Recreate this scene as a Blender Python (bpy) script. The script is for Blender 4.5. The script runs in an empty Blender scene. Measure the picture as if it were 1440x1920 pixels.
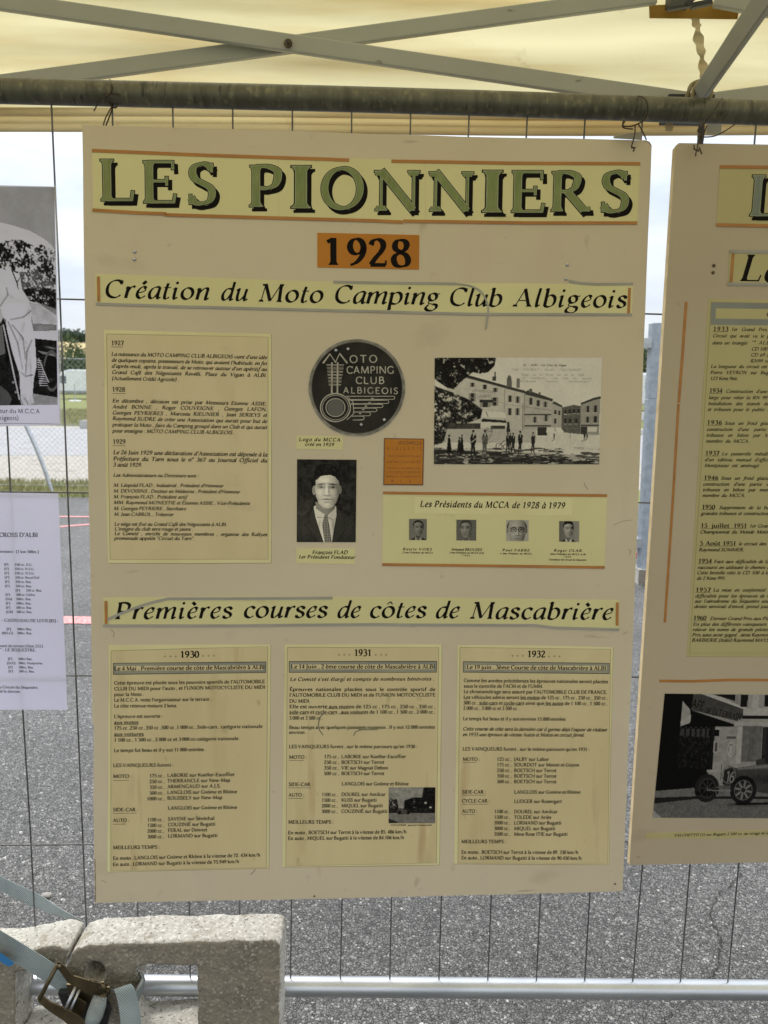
import bpy, bmesh, math, random
import numpy as np
from mathutils import Vector, Matrix
random.seed(7); RNG = np.random.default_rng(7)
S = bpy.context.scene; C = S.collection
rad = math.radians
# ---------------------------------------------------------------- camera
EYE = Vector((0, 0, 1.52)); PITCH, ROLL, FPX = rad(9.6), rad(.7), 1440.0
fwd = Vector((0, math.cos(PITCH), -math.sin(PITCH))); r0 = Vector((1, 0, 0)); u0 = r0.cross(fwd)
RT = math.cos(ROLL)*r0 + math.sin(ROLL)*u0; UP = -math.sin(ROLL)*r0 + math.cos(ROLL)*u0
cam = bpy.data.cameras.new('camera'); co = bpy.data.objects.new('camera', cam); C.objects.link(co)
co.matrix_world = Matrix((( RT.x, UP.x, -fwd.x, EYE.x), (RT.y, UP.y, -fwd.y, EYE.y), (RT.z, UP.z, -fwd.z, EYE.z), (0, 0, 0, 1)))
cam.sensor_fit = 'HORIZONTAL'; cam.sensor_width = 36; cam.lens = 36.0; cam.clip_end = 3000; cam.clip_start = .02
S.camera = co
cam.dof.use_dof = True; cam.dof.focus_distance = 1.47; cam.dof.aperture_fstop = 11.0
# ---------------------------------------------------------------- world, sun, exposure
SUN_EL, SUN_AZ = rad(52), rad(-28)          # azimuth measured from +Y towards +X
W = bpy.data.worlds.new('World'); S.world = W; W.use_nodes = True
nt = W.node_tree; nt.nodes.clear(); N = nt.nodes.new; Lk = nt.links.new
wo = N('ShaderNodeOutputWorld'); bg = N('ShaderNodeBackground'); bg.inputs[1].default_value = .1
sky = N('ShaderNodeTexSky'); sky.sky_type = 'NISHITA'; sky.sun_disc = False; sky.sun_elevation = SUN_EL; sky.sun_rotation = SUN_AZ
tc = N('ShaderNodeTexCoord'); mp = N('ShaderNodeMapping'); mp.inputs['Scale'].default_value = (1.6, 1.6, 6)
nz = N('ShaderNodeTexNoise'); nz.inputs['Scale'].default_value = 2.3; nz.inputs['Detail'].default_value = 6; nz.inputs['Roughness'].default_value = .55
rp = N('ShaderNodeValToRGB'); e = rp.color_ramp.elements
e[0].position = .32; e[0].color = (.66, .73, .87, 1); e[1].position = .62; e[1].color = (.94, .97, 1.0, 1)
sc_ = N('ShaderNodeVectorMath'); sc_.operation = 'SCALE'; sc_.inputs[3].default_value = 10.0
mx = N('ShaderNodeMix'); mx.data_type = 'RGBA'; mx.inputs[0].default_value = .87
Lk(tc.outputs['Generated'], mp.inputs[0]); Lk(mp.outputs[0], nz.inputs[0]); Lk(nz.outputs[0], rp.inputs[0]); Lk(rp.outputs[0], sc_.inputs[0])
# overcast sky: radiance grows from the horizon to the zenith as (1 + 2 sin elevation)
sxyz = N('ShaderNodeSeparateXYZ'); Lk(tc.outputs['Generated'], sxyz.inputs[0]); el = N('ShaderNodeMapRange'); el.inputs[3].default_value = 6.3; el.inputs[4].default_value = 19.0; Lk(sxyz.outputs[2], el.inputs[0]); Lk(el.outputs[0], sc_.inputs[3])
Lk(sky.outputs[0], mx.inputs[6]); Lk(sc_.outputs[0], mx.inputs[7]); Lk(mx.outputs[2], bg.inputs[0]); Lk(bg.outputs[0], wo.inputs[0])
sl = bpy.data.lights.new('sun', 'SUN'); sl.energy = 1.5; sl.angle = rad(14); sl.color = (1, .96, .9)
so = bpy.data.objects.new('sun', sl); C.objects.link(so)
sd = Vector((math.sin(SUN_AZ)*math.cos(SUN_EL), math.cos(SUN_AZ)*math.cos(SUN_EL), math.sin(SUN_EL)))
so.rotation_euler = sd.to_track_quat('Z', 'Y').to_euler(); so.location = sd*20
S.view_settings.view_transform = 'Standard'; S.view_settings.look = 'None'; S.view_settings.exposure = .50; S.view_settings.gamma = 1
try: S.view_settings.use_curve_mapping = False
except Exception: pass
S.cycles.max_bounces = 8; S.cycles.transparent_max_bounces = 16; S.cycles.diffuse_bounces = 5

# ---------------------------------------------------------------- helpers
def ray(x, y): return RT*float((x-720)/FPX) - UP*float((y-960)/FPX) + fwd
def at(x, y, D):                                   # the point of the upright plane Y = D on this line of sight
    d = ray(x, y); return EYE + d*(float(D)/d.y)
def gr(x, y, z=0.0):                               # the point of the ground
    d = ray(x, y); return EYE + d*((z-EYE.z)/d.z)
class Plane:                                       # a real, slightly turned and leaning plane (fence, boards, posters)
    def __init__(s, yaw, lean, rho, D, v0=0.0, u0=0.0):
        ux = Vector((math.cos(yaw), math.sin(yaw), 0)); n = Vector((-math.sin(yaw), math.cos(yaw), 0)); uz = Vector((0, 0, 1))
        z2 = math.cos(lean)*uz + math.sin(lean)*n; n2 = math.cos(lean)*n - math.sin(lean)*uz
        s.a = math.cos(rho)*ux + math.sin(rho)*z2; s.b = -math.sin(rho)*ux + math.cos(rho)*z2; s.n = n2
        s.O = EYE + Vector((0, D, 0)); s.O = s.O + s.a*u0 + s.b*v0
    def uv(s, x, y):
        d = ray(x, y); P = EYE + d*((s.O-EYE).dot(s.n)/d.dot(s.n)) - s.O
        return P.dot(s.a), P.dot(s.b)
    def mw(s):
        return Matrix(((s.a.x, s.n.x, s.b.x, s.O.x), (s.a.y, s.n.y, s.b.y, s.O.y), (s.a.z, s.n.z, s.b.z, s.O.z), (0, 0, 0, 1)))
def mesh(name, V, F, m=None, parent=None, smooth=False):
    me = bpy.data.meshes.new(name); me.from_pydata([tuple(v) for v in V], [], [tuple(f) for f in F]); me.update()
    if smooth: me.shade_smooth()
    if m: me.materials.append(m)
    o = bpy.data.objects.new(name, me); C.objects.link(o)
    if parent: o.parent = parent
    return o
def tag(o, label=None, cat=None, group=None, kind=None):
    if label: o['label'] = label
    if cat: o['category'] = cat
    if group: o['group'] = group
    if kind: o['kind'] = kind
    return o
def empty(name, M=None, loc=None):
    o = bpy.data.objects.new(name, None); C.objects.link(o); o.empty_display_size = .1
    if M is not None: o.matrix_world = M
    if loc is not None: o.location = loc
    return o
class MB:
    def __init__(s): s.V = []; s.F = []
    def add(s, V, F):
        n = len(s.V); s.V += [tuple(v) for v in V]; s.F += [tuple(i+n for i in f) for f in F]
    def box(s, x0, x1, y0, y1, z0, z1):
        s.add([(x0,y0,z0),(x1,y0,z0),(x1,y1,z0),(x0,y1,z0),(x0,y0,z1),(x1,y0,z1),(x1,y1,z1),(x0,y1,z1)],
              [(0,3,2,1),(4,5,6,7),(0,1,5,4),(1,2,6,5),(2,3,7,6),(3,0,4,7)])
    def tube(s, pts, r, n=8, cap=True):
        pts = [Vector(p) for p in pts]; rr = r if isinstance(r, (list, tuple)) else [r]*len(pts)
        t0 = (pts[1]-pts[0]).normalized(); ref = Vector((0, 0, 1)) if abs(t0.z) < .9 else Vector((1, 0, 0))
        A = t0.cross(ref).normalized(); V = []; F = []
        for i, p in enumerate(pts):
            t = (pts[min(i+1, len(pts)-1)] - pts[max(i-1, 0)]).normalized()
            A = (A - t*A.dot(t)).normalized(); B_ = t.cross(A)
            for k in range(n):
                a = 2*math.pi*k/n; V.append(p + (A*math.cos(a) + B_*math.sin(a))*rr[i])
        for i in range(len(pts)-1):
            for k in range(n): F.append((i*n+k, i*n+(k+1) % n, (i+1)*n+(k+1) % n, (i+1)*n+k))
        if cap: F.append(tuple(range(n-1, -1, -1))); F.append(tuple(range((len(pts)-1)*n, len(pts)*n)))
        s.add(V, F)
    def ribbon(s, pts, wid, nrm, th=.0012):        # flat band: centre line, half width vector per point, normal per point
        A = []; B_ = []
        for p, w, n_ in zip(pts, wid, nrm):
            p, w, n_ = Vector(p), Vector(w), Vector(n_).normalized()*th/2
            A += [p-w+n_, p+w+n_]; B_ += [p-w-n_, p+w-n_]
        n = len(pts); s.add(A, [(2*i, 2*i+1, 2*i+3, 2*i+2) for i in range(n-1)]); s.add(B_, [(2*i, 2*i+2, 2*i+3, 2*i+1) for i in range(n-1)])
        for k in (0, 1):
            E_ = [];
            for i in range(n): E_ += [A[2*i+k], B_[2*i+k]]
            s.add(E_, [(2*i, 2*i+1, 2*i+3, 2*i+2) for i in range(n-1)])
    def bar(s, p, q, up, w, h):                    # rectangular section bar
        p, q = Vector(p), Vector(q); t = (q-p).normalized(); sd_ = t.cross(Vector(up)).normalized(); u_ = sd_.cross(t)
        V = [x + sd_*a*w/2 + u_*b*h/2 for x in (p, q) for a, b in ((-1,-1),(1,-1),(1,1),(-1,1))]
        s.add(V, [(0,1,2,3),(7,6,5,4),(0,4,5,1),(1,5,6,2),(2,6,7,3),(3,7,4,0)])
    def build(s, name, m, parent=None, smooth=False): return mesh(name, s.V, s.F, m, parent, smooth)
def cr(pts, k=4, closed=False):                    # Catmull-Rom samples
    P = [np.array(p, float) for p in pts]; n = len(P); out = []
    rng = range(n if closed else n-1)
    for i in rng:
        p0 = P[(i-1) % n] if closed or i > 0 else 2*P[0]-P[1]; p1 = P[i]; p2 = P[(i+1) % n]
        p3 = P[(i+2) % n] if closed or i+2 < n else 2*P[n-1]-P[n-2]
        for j in range(k):
            t = j/k; out.append(.5*((2*p1)+(-p0+p2)*t+(2*p0-5*p1+4*p2-p3)*t*t+(-p0+3*p1-3*p2+p3)*t**3))
    if not closed: out.append(P[-1])
    return out
# ---------------------------------------------------------------- materials
def mat(name, col, rough=.6, metal=0.0, n1=None, n2=None, bump=None, col2=None, spec=.5):
    """col mixed towards col2 by noise n1=(scale, lo, hi, xyz scale) ; n2 = second stain noise with its own colour ; bump=(scale, strength, distance)"""
    m = bpy.data.materials.new(name); m.use_nodes = True; t = m.node_tree; b = t.nodes['Principled BSDF']
    b.inputs['Roughness'].default_value = rough; b.inputs['Metallic'].default_value = metal; b.inputs['Specular IOR Level'].default_value = spec
    b.inputs['Base Color'].default_value = (*col, 1)
    tcn = t.nodes.new('ShaderNodeTexCoord'); cur = None
    def noise(scale, lo, hi, xs, src='Object', det=6):
        mpn = t.nodes.new('ShaderNodeMapping'); mpn.inputs['Scale'].default_value = xs; t.links.new(tcn.outputs[src], mpn.inputs[0])
        q = t.nodes.new('ShaderNodeTexNoise'); q.inputs['Scale'].default_value = scale; q.inputs['Detail'].default_value = det; t.links.new(mpn.outputs[0], q.inputs[0])
        mr = t.nodes.new('ShaderNodeMapRange'); mr.inputs[1].default_value = lo; mr.inputs[2].default_value = hi; t.links.new(q.outputs[0], mr.inputs[0])
        return mr.outputs[0]
    def mixc(fac, A, Bc):
        x = t.nodes.new('ShaderNodeMix'); x.data_type = 'RGBA'; t.links.new(fac, x.inputs[0])
        if isinstance(A, tuple): x.inputs[6].default_value = (*A, 1)
        else: t.links.new(A, x.inputs[6])
        x.inputs[7].default_value = (*Bc, 1); return x.outputs[2]
    if n1: cur = mixc(noise(n1[0], n1[1], n1[2], n1[3] if len(n1) > 3 else (1, 1, 1)), col, col2)
    for q in (n2 or []): cur = mixc(noise(q[0], q[1], q[2], q[3]), cur if cur is not None else col, q[4])
    if cur is not None: t.links.new(cur, b.inputs['Base Color'])
    if bump:
        mpn = t.nodes.new('ShaderNodeMapping'); mpn.inputs['Scale'].default_value = bump[3] if len(bump) > 3 else (1, 1, 1); t.links.new(tcn.outputs['Object'], mpn.inputs[0])
        q = t.nodes.new('ShaderNodeTexNoise'); q.inputs['Scale'].default_value = bump[0]; q.inputs['Detail'].default_value = 5; t.links.new(mpn.outputs[0], q.inputs[0])
        bp = t.nodes.new('ShaderNodeBump'); bp.inputs['Strength'].default_value = bump[1]; bp.inputs['Distance'].default_value = bump[2]
        t.links.new(q.outputs[0], bp.inputs['Height']); t.links.new(bp.outputs[0], b.inputs['Normal'])
    return m
M = {}
M['board'] = mat('painted_board', (.615, .525, .375), .6, n1=(2.2, .35, .7), col2=(.56, .47, .33), bump=(3.5, .5, .012),
   n2=[(5, .66, .86, (1, 1, 1.6), (.44, .35, .235)), (40, .66, .75, (1, 1, 1), (.52, .43, .32)), (16, .70, .76, (.35, 1, 2.6), (.42, .34, .25)), (3, .60, .8, (2.4, 1, .7), (.57, .465, .345)), (14, .68, .78, (1.6, 1, .7), (.43, .35, .24))])
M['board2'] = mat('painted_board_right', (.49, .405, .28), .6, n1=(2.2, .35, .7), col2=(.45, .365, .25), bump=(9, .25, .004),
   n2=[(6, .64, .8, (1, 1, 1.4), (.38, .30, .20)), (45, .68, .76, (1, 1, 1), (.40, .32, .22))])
M['board_edge'] = mat('board_edge', (.80, .66, .40), .7, n1=(30, .4, .7), col2=(.62, .47, .26))
M['board_dark_edge'] = mat('frayed_board_edge', (.16, .11, .07), .9, n1=(60, .4, .6), col2=(.35, .27, .18))
M['yellow'] = mat('yellow_paper', (.67, .615, .315), .5, n1=(4, .35, .7), col2=(.62, .56, .28), bump=(6, .5, .009, (1.6, 1, .6)),
   n2=[(11, .66, .8, (1, 1, 1.5), (.50, .43, .19))])
M['yellow2'] = mat('aged_paper', (.655, .545, .305), .4, n1=(3.2, .35, .7, (2.2, 1, .7)), col2=(.585, .475, .255), bump=(7, .6, .010, (2.4, 1, .5)),
   n2=[(7, .58, .78, (2.5, 1, .6), (.54, .435, .225)), (22, .66, .76, (1.6, 1, 1), (.46, .37, .18)), (5, .64, .74, (4, 1, .5), (.50, .37, .19))])
M['tan'] = mat('tan_paper', (.65, .53, .31), .4, n1=(3, .35, .7, (3, 1, .6)), col2=(.585, .485, .265), bump=(6, .65, .010, (3, 1, .5)),
   n2=[(6, .58, .80, (2.5, 1, .8), (.57, .455, .25)), (9, .64, .80, (1, 1, 1.4), (.50, .41, .23))])
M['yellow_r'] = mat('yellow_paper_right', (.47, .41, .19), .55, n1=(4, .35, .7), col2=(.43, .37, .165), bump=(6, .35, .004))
M['cream'] = mat('cream_strip', (.71, .65, .35), .5, n1=(9, .4, .7), col2=(.65, .58, .30))
M['ink'] = mat('black_ink', (.010, .008, .007), .7, spec=.06)
M['ink2'] = mat('faded_ink', (.010, .007, .004), .8, spec=.05)
M['inkg'] = mat('pencil_grey_ink', (.17, .155, .12), .7, spec=.1)
M['inkr'] = mat('brown_ink', (.16, .06, .015), .6)
M['white_ink'] = mat('pale_lettering', (.50, .46, .39), .6, spec=.1, n1=(60, .35, .65), col2=(.34, .31, .26))
M['orange'] = mat('orange_card', (.49, .19, .025), .6, spec=.2, n1=(7, .4, .7), col2=(.44, .165, .02))
M['orange_tape'] = mat('orange_tape', (.44, .19, .035), .5, n1=(12, .35, .7, (1, 1, 4)), col2=(.34, .14, .03))
M['grey_tape'] = mat('grey_tape', (.36, .34, .29), .5, n1=(12, .35, .7), col2=(.29, .275, .235))
M['green'] = mat('green_pencil', (.205, .24, .08), .6, n1=(70, .35, .65, (3, 1, .35)), col2=(.15, .19, .055), n2=[(18, .55, .75, (1, 1, 1), (.24, .275, .10))])
M['green_edge'] = mat('pale_green_edge', (.34, .365, .22), .6, n1=(60, .35, .65), col2=(.26, .285, .16))
M['bluegrey'] = mat('blue_grey_pencil', (.20, .225, .17), .6, n1=(70, .35, .65, (3, 1, .35)), col2=(.15, .175, .14))
M['paper_grey'] = mat('grey_band', (.20, .20, .175), .6, n1=(22, .3, .7, (.4, 1, 6)), col2=(.33, .31, .22))
M['greyband2'] = mat('grey_frame_band', (.25, .255, .22), .6, n1=(12, .3, .7), col2=(.20, .205, .18))
M['white'] = mat('laminated_white_paper', (.84, .83, .95), .3, n1=(3, .35, .7), col2=(.79, .78, .90), bump=(4, .3, .004))
M['galv'] = mat('galvanised_steel', (.58, .60, .62), .36, .85, n1=(8, .35, .65, (.6, 1, 5)), col2=(.44, .46, .48), bump=(60, .12, .001, (.1, 1, 3)))
M['rail'] = mat('weathered_rail_steel', (.135, .13, .095), .42, .45, n1=(9, .35, .65, (6, 1, 1)), col2=(.085, .082, .06), bump=(30, .4, .002, (3, 1, 1)),
   n2=[(60, .55, .7, (1.5, 1, 1), (.20, .185, .12)), (22, .62, .72, (5, 1, 1), (.05, .048, .04))])
M['wire'] = mat('fence_wire', (.10, .10, .10), .45, .6, n1=(40, .4, .7), col2=(.19, .185, .18))
M['rust'] = mat('rusty_tie_wire', (.10, .07, .045), .7, .3, n1=(80, .4, .6), col2=(.05, .035, .025))
M['truss'] = mat('grey_painted_truss', (.37, .375, .33), .45, .0, n1=(6, .35, .7), col2=(.33, .335, .295), n2=[(50, .70, .76, (.4, 1, 1), (.20, .19, .16))])
M['black'] = mat('black_plastic', (.02, .02, .022), .5)
M['rope'] = mat('hemp_rope', (.34, .29, .17), .9, n1=(90, .35, .65), col2=(.22, .18, .10))
M['brass'] = mat('passivated_ratchet_steel', (.17, .135, .075), .42, .85, n1=(20, .35, .65), col2=(.08, .062, .038), n2=[(35, .6, .7, (1, 1, 1), (.10, .07, .04))])
M['web'] = mat('pale_blue_webbing', (.40, .46, .46), .8, n1=(14, .35, .65), col2=(.29, .345, .35), n2=[(9, .50, .68, (1, 1, 1), (.20, .17, .12))])
M['blue'] = mat('blue_tag', (.03, .18, .42), .5)
M['post'] = mat('spangled_zinc_post', (.38, .425, .465), .5, .3, n1=(24, .4, .6), col2=(.31, .35, .39), n2=[(40, .6, .68, (1, 1, 1), (.40, .44, .47))])
M['vanw'] = mat('white_bodywork', (.78, .79, .80), .3, n1=(3, .4, .7), col2=(.68, .70, .72))
M['glass'] = mat('dark_window', (.10, .13, .15), .1)
M['tyre'] = mat('tyre_rubber', (.025, .025, .025), .8)
def webbing(m):                                     # woven ribs across the band
    t = m.node_tree; b = t.nodes['Principled BSDF']; w = t.nodes.new('ShaderNodeTexWave'); w.wave_type = 'BANDS'; w.bands_direction = 'DIAGONAL'
    w.inputs['Scale'].default_value = 110; w.inputs['Distortion'].default_value = .3
    tcn = t.nodes.new('ShaderNodeTexCoord'); t.links.new(tcn.outputs['Object'], w.inputs[0])
    bp = t.nodes.new('ShaderNodeBump'); bp.inputs['Strength'].default_value = .8; bp.inputs['Distance'].default_value = .0012
    t.links.new(w.outputs[1], bp.inputs['Height']); t.links.new(bp.outputs[0], b.inputs['Normal'])
    old = b.inputs['Base Color'].links[0].from_socket; x = t.nodes.new('ShaderNodeMix'); x.data_type = 'RGBA'; x.blend_type = 'MULTIPLY'; x.inputs[0].default_value = .28
    t.links.new(old, x.inputs[6]); t.links.new(w.outputs[0], x.inputs[7]); t.links.new(x.outputs[2], b.inputs['Base Color'])
webbing(M['web'])
def concrete():
    m = mat('cast_concrete', (.52, .505, .46), .9, n1=(9, .35, .65), col2=(.40, .375, .325), spec=.2,
            n2=[(6, .52, .66, (1, 1, 1), (.43, .405, .35)), (120, .50, .64, (1, 1, 1), (.62, .60, .55)), (190, .60, .66, (1, 1, 1), (.16, .14, .12)), (22, .60, .72, (1, 1, 1), (.30, .26, .20))])
    t = m.node_tree; b = t.nodes['Principled BSDF']; tcn = t.nodes.new('ShaderNodeTexCoord'); prev = None
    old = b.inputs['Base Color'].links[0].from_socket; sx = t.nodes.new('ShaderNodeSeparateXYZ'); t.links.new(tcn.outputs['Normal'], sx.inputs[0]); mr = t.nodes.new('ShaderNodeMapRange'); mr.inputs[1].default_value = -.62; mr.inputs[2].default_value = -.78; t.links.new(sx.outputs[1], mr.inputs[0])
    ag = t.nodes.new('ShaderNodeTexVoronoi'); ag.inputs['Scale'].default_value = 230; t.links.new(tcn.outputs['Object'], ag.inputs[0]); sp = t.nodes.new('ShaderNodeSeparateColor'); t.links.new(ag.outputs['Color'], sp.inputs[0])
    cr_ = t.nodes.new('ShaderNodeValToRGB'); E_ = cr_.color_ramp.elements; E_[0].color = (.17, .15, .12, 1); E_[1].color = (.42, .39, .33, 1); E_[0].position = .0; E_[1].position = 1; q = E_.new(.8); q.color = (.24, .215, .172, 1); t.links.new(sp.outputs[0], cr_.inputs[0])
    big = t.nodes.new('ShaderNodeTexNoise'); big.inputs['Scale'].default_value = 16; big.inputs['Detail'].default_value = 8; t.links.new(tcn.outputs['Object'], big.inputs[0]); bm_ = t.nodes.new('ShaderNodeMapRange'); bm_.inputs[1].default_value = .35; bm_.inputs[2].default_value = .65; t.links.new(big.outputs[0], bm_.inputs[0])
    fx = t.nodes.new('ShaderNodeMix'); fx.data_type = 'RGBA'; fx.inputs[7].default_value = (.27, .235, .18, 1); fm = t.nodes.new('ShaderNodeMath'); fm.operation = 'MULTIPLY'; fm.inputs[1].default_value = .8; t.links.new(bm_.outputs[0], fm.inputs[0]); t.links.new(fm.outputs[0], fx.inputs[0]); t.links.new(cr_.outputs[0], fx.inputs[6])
    mm = t.nodes.new('ShaderNodeMix'); mm.data_type = 'RGBA'; t.links.new(mr.outputs[0], mm.inputs[0]); t.links.new(old, mm.inputs[6]); t.links.new(fx.outputs[2], mm.inputs[7]); t.links.new(mm.outputs[2], b.inputs['Base Color'])  # camera-facing faces are mixed to a darker brown grain, picked by normal
    pit = t.nodes.new('ShaderNodeTexVoronoi'); pit.inputs['Scale'].default_value = 75; t.links.new(tcn.outputs['Object'], pit.inputs[0]); pr = t.nodes.new('ShaderNodeMapRange'); pr.inputs[1].default_value = .055; pr.inputs[2].default_value = .11; t.links.new(pit.outputs[0], pr.inputs[0])
    dk = t.nodes.new('ShaderNodeMix'); dk.data_type = 'RGBA'; dk.inputs[6].default_value = (.10, .09, .075, 1); t.links.new(pr.outputs[0], dk.inputs[0]); t.links.new(mm.outputs[2], dk.inputs[7]); t.links.new(dk.outputs[2], b.inputs['Base Color'])
    for sc_i, st, di in ((42, .6, .007), (130, .75, .004)):
        v = t.nodes.new('ShaderNodeTexVoronoi'); v.inputs['Scale'].default_value = sc_i; t.links.new(tcn.outputs['Object'], v.inputs[0])
        q = t.nodes.new('ShaderNodeTexNoise'); q.inputs['Scale'].default_value = sc_i*.8; q.inputs['Detail'].default_value = 6; t.links.new(tcn.outputs['Object'], q.inputs[0])
        a = t.nodes.new('ShaderNodeMath'); a.operation = 'MULTIPLY'; t.links.new(v.outputs[0], a.inputs[0]); t.links.new(q.outputs[0], a.inputs[1])
        bp = t.nodes.new('ShaderNodeBump'); bp.inputs['Strength'].default_value = st; bp.inputs['Distance'].default_value = di
        t.links.new(a.outputs[0], bp.inputs['Height'])
        if prev: t.links.new(prev, bp.inputs['Normal'])
        prev = bp.outputs[0]
    t.links.new(prev, b.inputs['Normal']); return m
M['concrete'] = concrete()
def asphalt():
    m = bpy.data.materials.new('coarse_asphalt'); m.use_nodes = True; t = m.node_tree; b = t.nodes['Principled BSDF']; nn = t.nodes.new; L = t.links.new
    b.inputs['Roughness'].default_value = .62; b.inputs['Specular IOR Level'].default_value = .45
    tcn = nn('ShaderNodeTexCoord'); wp = nn('ShaderNodeTexNoise'); wp.inputs['Scale'].default_value = 55; L(tcn.outputs['Object'], wp.inputs[0])
    ad = nn('ShaderNodeMixRGB'); ad.inputs[0].default_value = .012; L(tcn.outputs['Object'], ad.inputs[1]); L(wp.outputs[1], ad.inputs[2])
    outs = []
    for s_, ds in ((125, 1), (210, .6)):
        v = nn('ShaderNodeTexVoronoi'); v.inputs['Scale'].default_value = s_; L(ad.outputs[0], v.inputs[0])
        ed = nn('ShaderNodeTexVoronoi'); ed.feature = 'DISTANCE_TO_EDGE'; ed.inputs['Scale'].default_value = s_; L(ad.outputs[0], ed.inputs[0]); outs.append((v, ed))
    v, ed = outs[0]; sep = nn('ShaderNodeSeparateColor'); L(v.outputs['Color'], sep.inputs[0])
    r = nn('ShaderNodeValToRGB'); E_ = r.color_ramp.elements; E_[0].position = 0; E_[0].color = (.11, .108, .104, 1); E_[1].position = 1; E_[1].color = (.48, .47, .44, 1)
    for p_, c_ in ((.45, (.17, .168, .16, 1)), (.8, (.22, .217, .207, 1)), (.95, (.29, .283, .265, 1))): x = E_.new(p_); x.color = c_
    L(sep.outputs[0], r.inputs[0])
    g = nn('ShaderNodeMapRange'); g.inputs[1].default_value = .0; g.inputs[2].default_value = .16; L(ed.outputs[0], g.inputs[0])
    m1 = nn('ShaderNodeMix'); m1.data_type = 'RGBA'; m1.inputs[6].default_value = (.07, .068, .064, 1); L(g.outputs[0], m1.inputs[0]); L(r.outputs[0], m1.inputs[7])
    # second finer population shows where the first cell is low
    v2, ed2 = outs[1]; s2 = nn('ShaderNodeSeparateColor'); L(v2.outputs['Color'], s2.inputs[0])
    r2 = nn('ShaderNodeMapRange'); r2.inputs[3].default_value = .5; r2.inputs[4].default_value = 1.35; L(s2.outputs[1], r2.inputs[0])
    m2 = nn('ShaderNodeVectorMath'); m2.operation = 'SCALE'; L(m1.outputs[2], m2.inputs[0]); L(r2.outputs[0], m2.inputs[3])
    big = nn('ShaderNodeTexNoise'); big.inputs['Scale'].default_value = 1.1; big.inputs['Detail'].default_value = 5; L(tcn.outputs['Object'], big.inputs[0])
    br = nn('ShaderNodeMapRange'); br.inputs[1].default_value = .3; br.inputs[2].default_value = .7; br.inputs[3].default_value = .78; br.inputs[4].default_value = 1.22; L(big.outputs[0], br.inputs[0])
    m3 = nn('ShaderNodeVectorMath'); m3.operation = 'SCALE'; L(m2.outputs[0], m3.inputs[0]); L(br.outputs[0], m3.inputs[3])
    L(m3.outputs[0], b.inputs['Base Color'])
    h = nn('ShaderNodeMath'); h.operation = 'MULTIPLY'; L(g.outputs[0], h.inputs[0]); L(sep.outputs[1], h.inputs[1])
    h2 = nn('ShaderNodeMath'); h2.operation = 'MULTIPLY_ADD'; L(ed2.outputs[0], h2.inputs[0]); h2.inputs[1].default_value = .6; L(h.outputs[0], h2.inputs[2])
    bp = nn('ShaderNodeBump'); bp.inputs['Strength'].default_value = .9; bp.inputs['Distance'].default_value = .006; L(h2.outputs[0], bp.inputs['Height']); L(bp.outputs[0], b.inputs['Normal'])
    return m
M['asphalt'] = asphalt()
def canvas_mat(name, col, trans=.75, n=True):
    m = bpy.data.materials.new(name); m.use_nodes = True; t = m.node_tree; t.nodes.clear(); nn = t.nodes.new; L = t.links.new
    o = nn('ShaderNodeOutputMaterial'); d = nn('ShaderNodeBsdfDiffuse'); tr = nn('ShaderNodeBsdfTranslucent'); mx_ = nn('ShaderNodeMixShader'); mx_.inputs[0].default_value = trans
    tcn = nn('ShaderNodeTexCoord'); mpn = nn('ShaderNodeMapping'); mpn.inputs['Scale'].default_value = (.35, .35, 3.2); L(tcn.outputs['Object'], mpn.inputs[0])
    q = nn('ShaderNodeTexNoise'); q.inputs['Scale'].default_value = 3.5; q.inputs['Detail'].default_value = 5; L(mpn.outputs[0], q.inputs[0])
    r = nn('ShaderNodeValToRGB'); E_ = r.color_ramp.elements; E_[0].position = .36; E_[0].color = (col[0]*.80, col[1]*.70, col[2]*.55, 1); E_[1].position = .56; E_[1].color = (*col, 1); L(q.outputs[0], r.inputs[0])
    s = nn('ShaderNodeTexNoise'); s.inputs['Scale'].default_value = 13; s.inputs['Detail'].default_value = 9; s.inputs['Roughness'].default_value = .7; L(tcn.outputs['Object'], s.inputs[0])
    sr = nn('ShaderNodeMapRange'); sr.inputs[1].default_value = .62; sr.inputs[2].default_value = .76; sr.inputs[4].default_value = .6; L(s.outputs[0], sr.inputs[0])
    x = nn('ShaderNodeMix'); x.data_type = 'RGBA'; x.inputs[7].default_value = (col[0]*.66, col[1]*.56, col[2]*.5, 1); L(sr.outputs[0], x.inputs[0]); L(r.outputs[0], x.inputs[6])
    w = nn('ShaderNodeTexNoise'); w.inputs['Scale'].default_value = 2.2; L(mpn.outputs[0], w.inputs[0])
    bp = nn('ShaderNodeBump'); bp.inputs['Strength'].default_value = .7; bp.inputs['Distance'].default_value = .05; L(w.outputs[0], bp.inputs['Height'])
    for k in (d, tr): L(x.outputs[2], k.inputs[0]); L(bp.outputs[0], k.inputs['Normal'])
    L(d.outputs[0], mx_.inputs[1]); L(tr.outputs[0], mx_.inputs[2]); L(mx_.outputs[0], o.inputs[0]); return m
M['canvas'] = canvas_mat('pale_yellow_canvas', (.88, .81, .50), .66); M['roof_canvas'] = canvas_mat('darkened_roof_canvas', (.70, .64, .42), .6)  # unseen roof cloth made darker to dim the light on the boards
M['hem'] = canvas_mat('folded_canvas_hem', (.84, .76, .53), .66)
M['hem2'] = canvas_mat('double_folded_canvas_hem', (.74, .66, .46), .6)
M['ptape'] = canvas_mat('brown_packing_tape', (.50, .36, .13), .6)
M['ribbon'] = canvas_mat('white_plastic_ribbon', (.74, .68, .52), .5)
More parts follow.
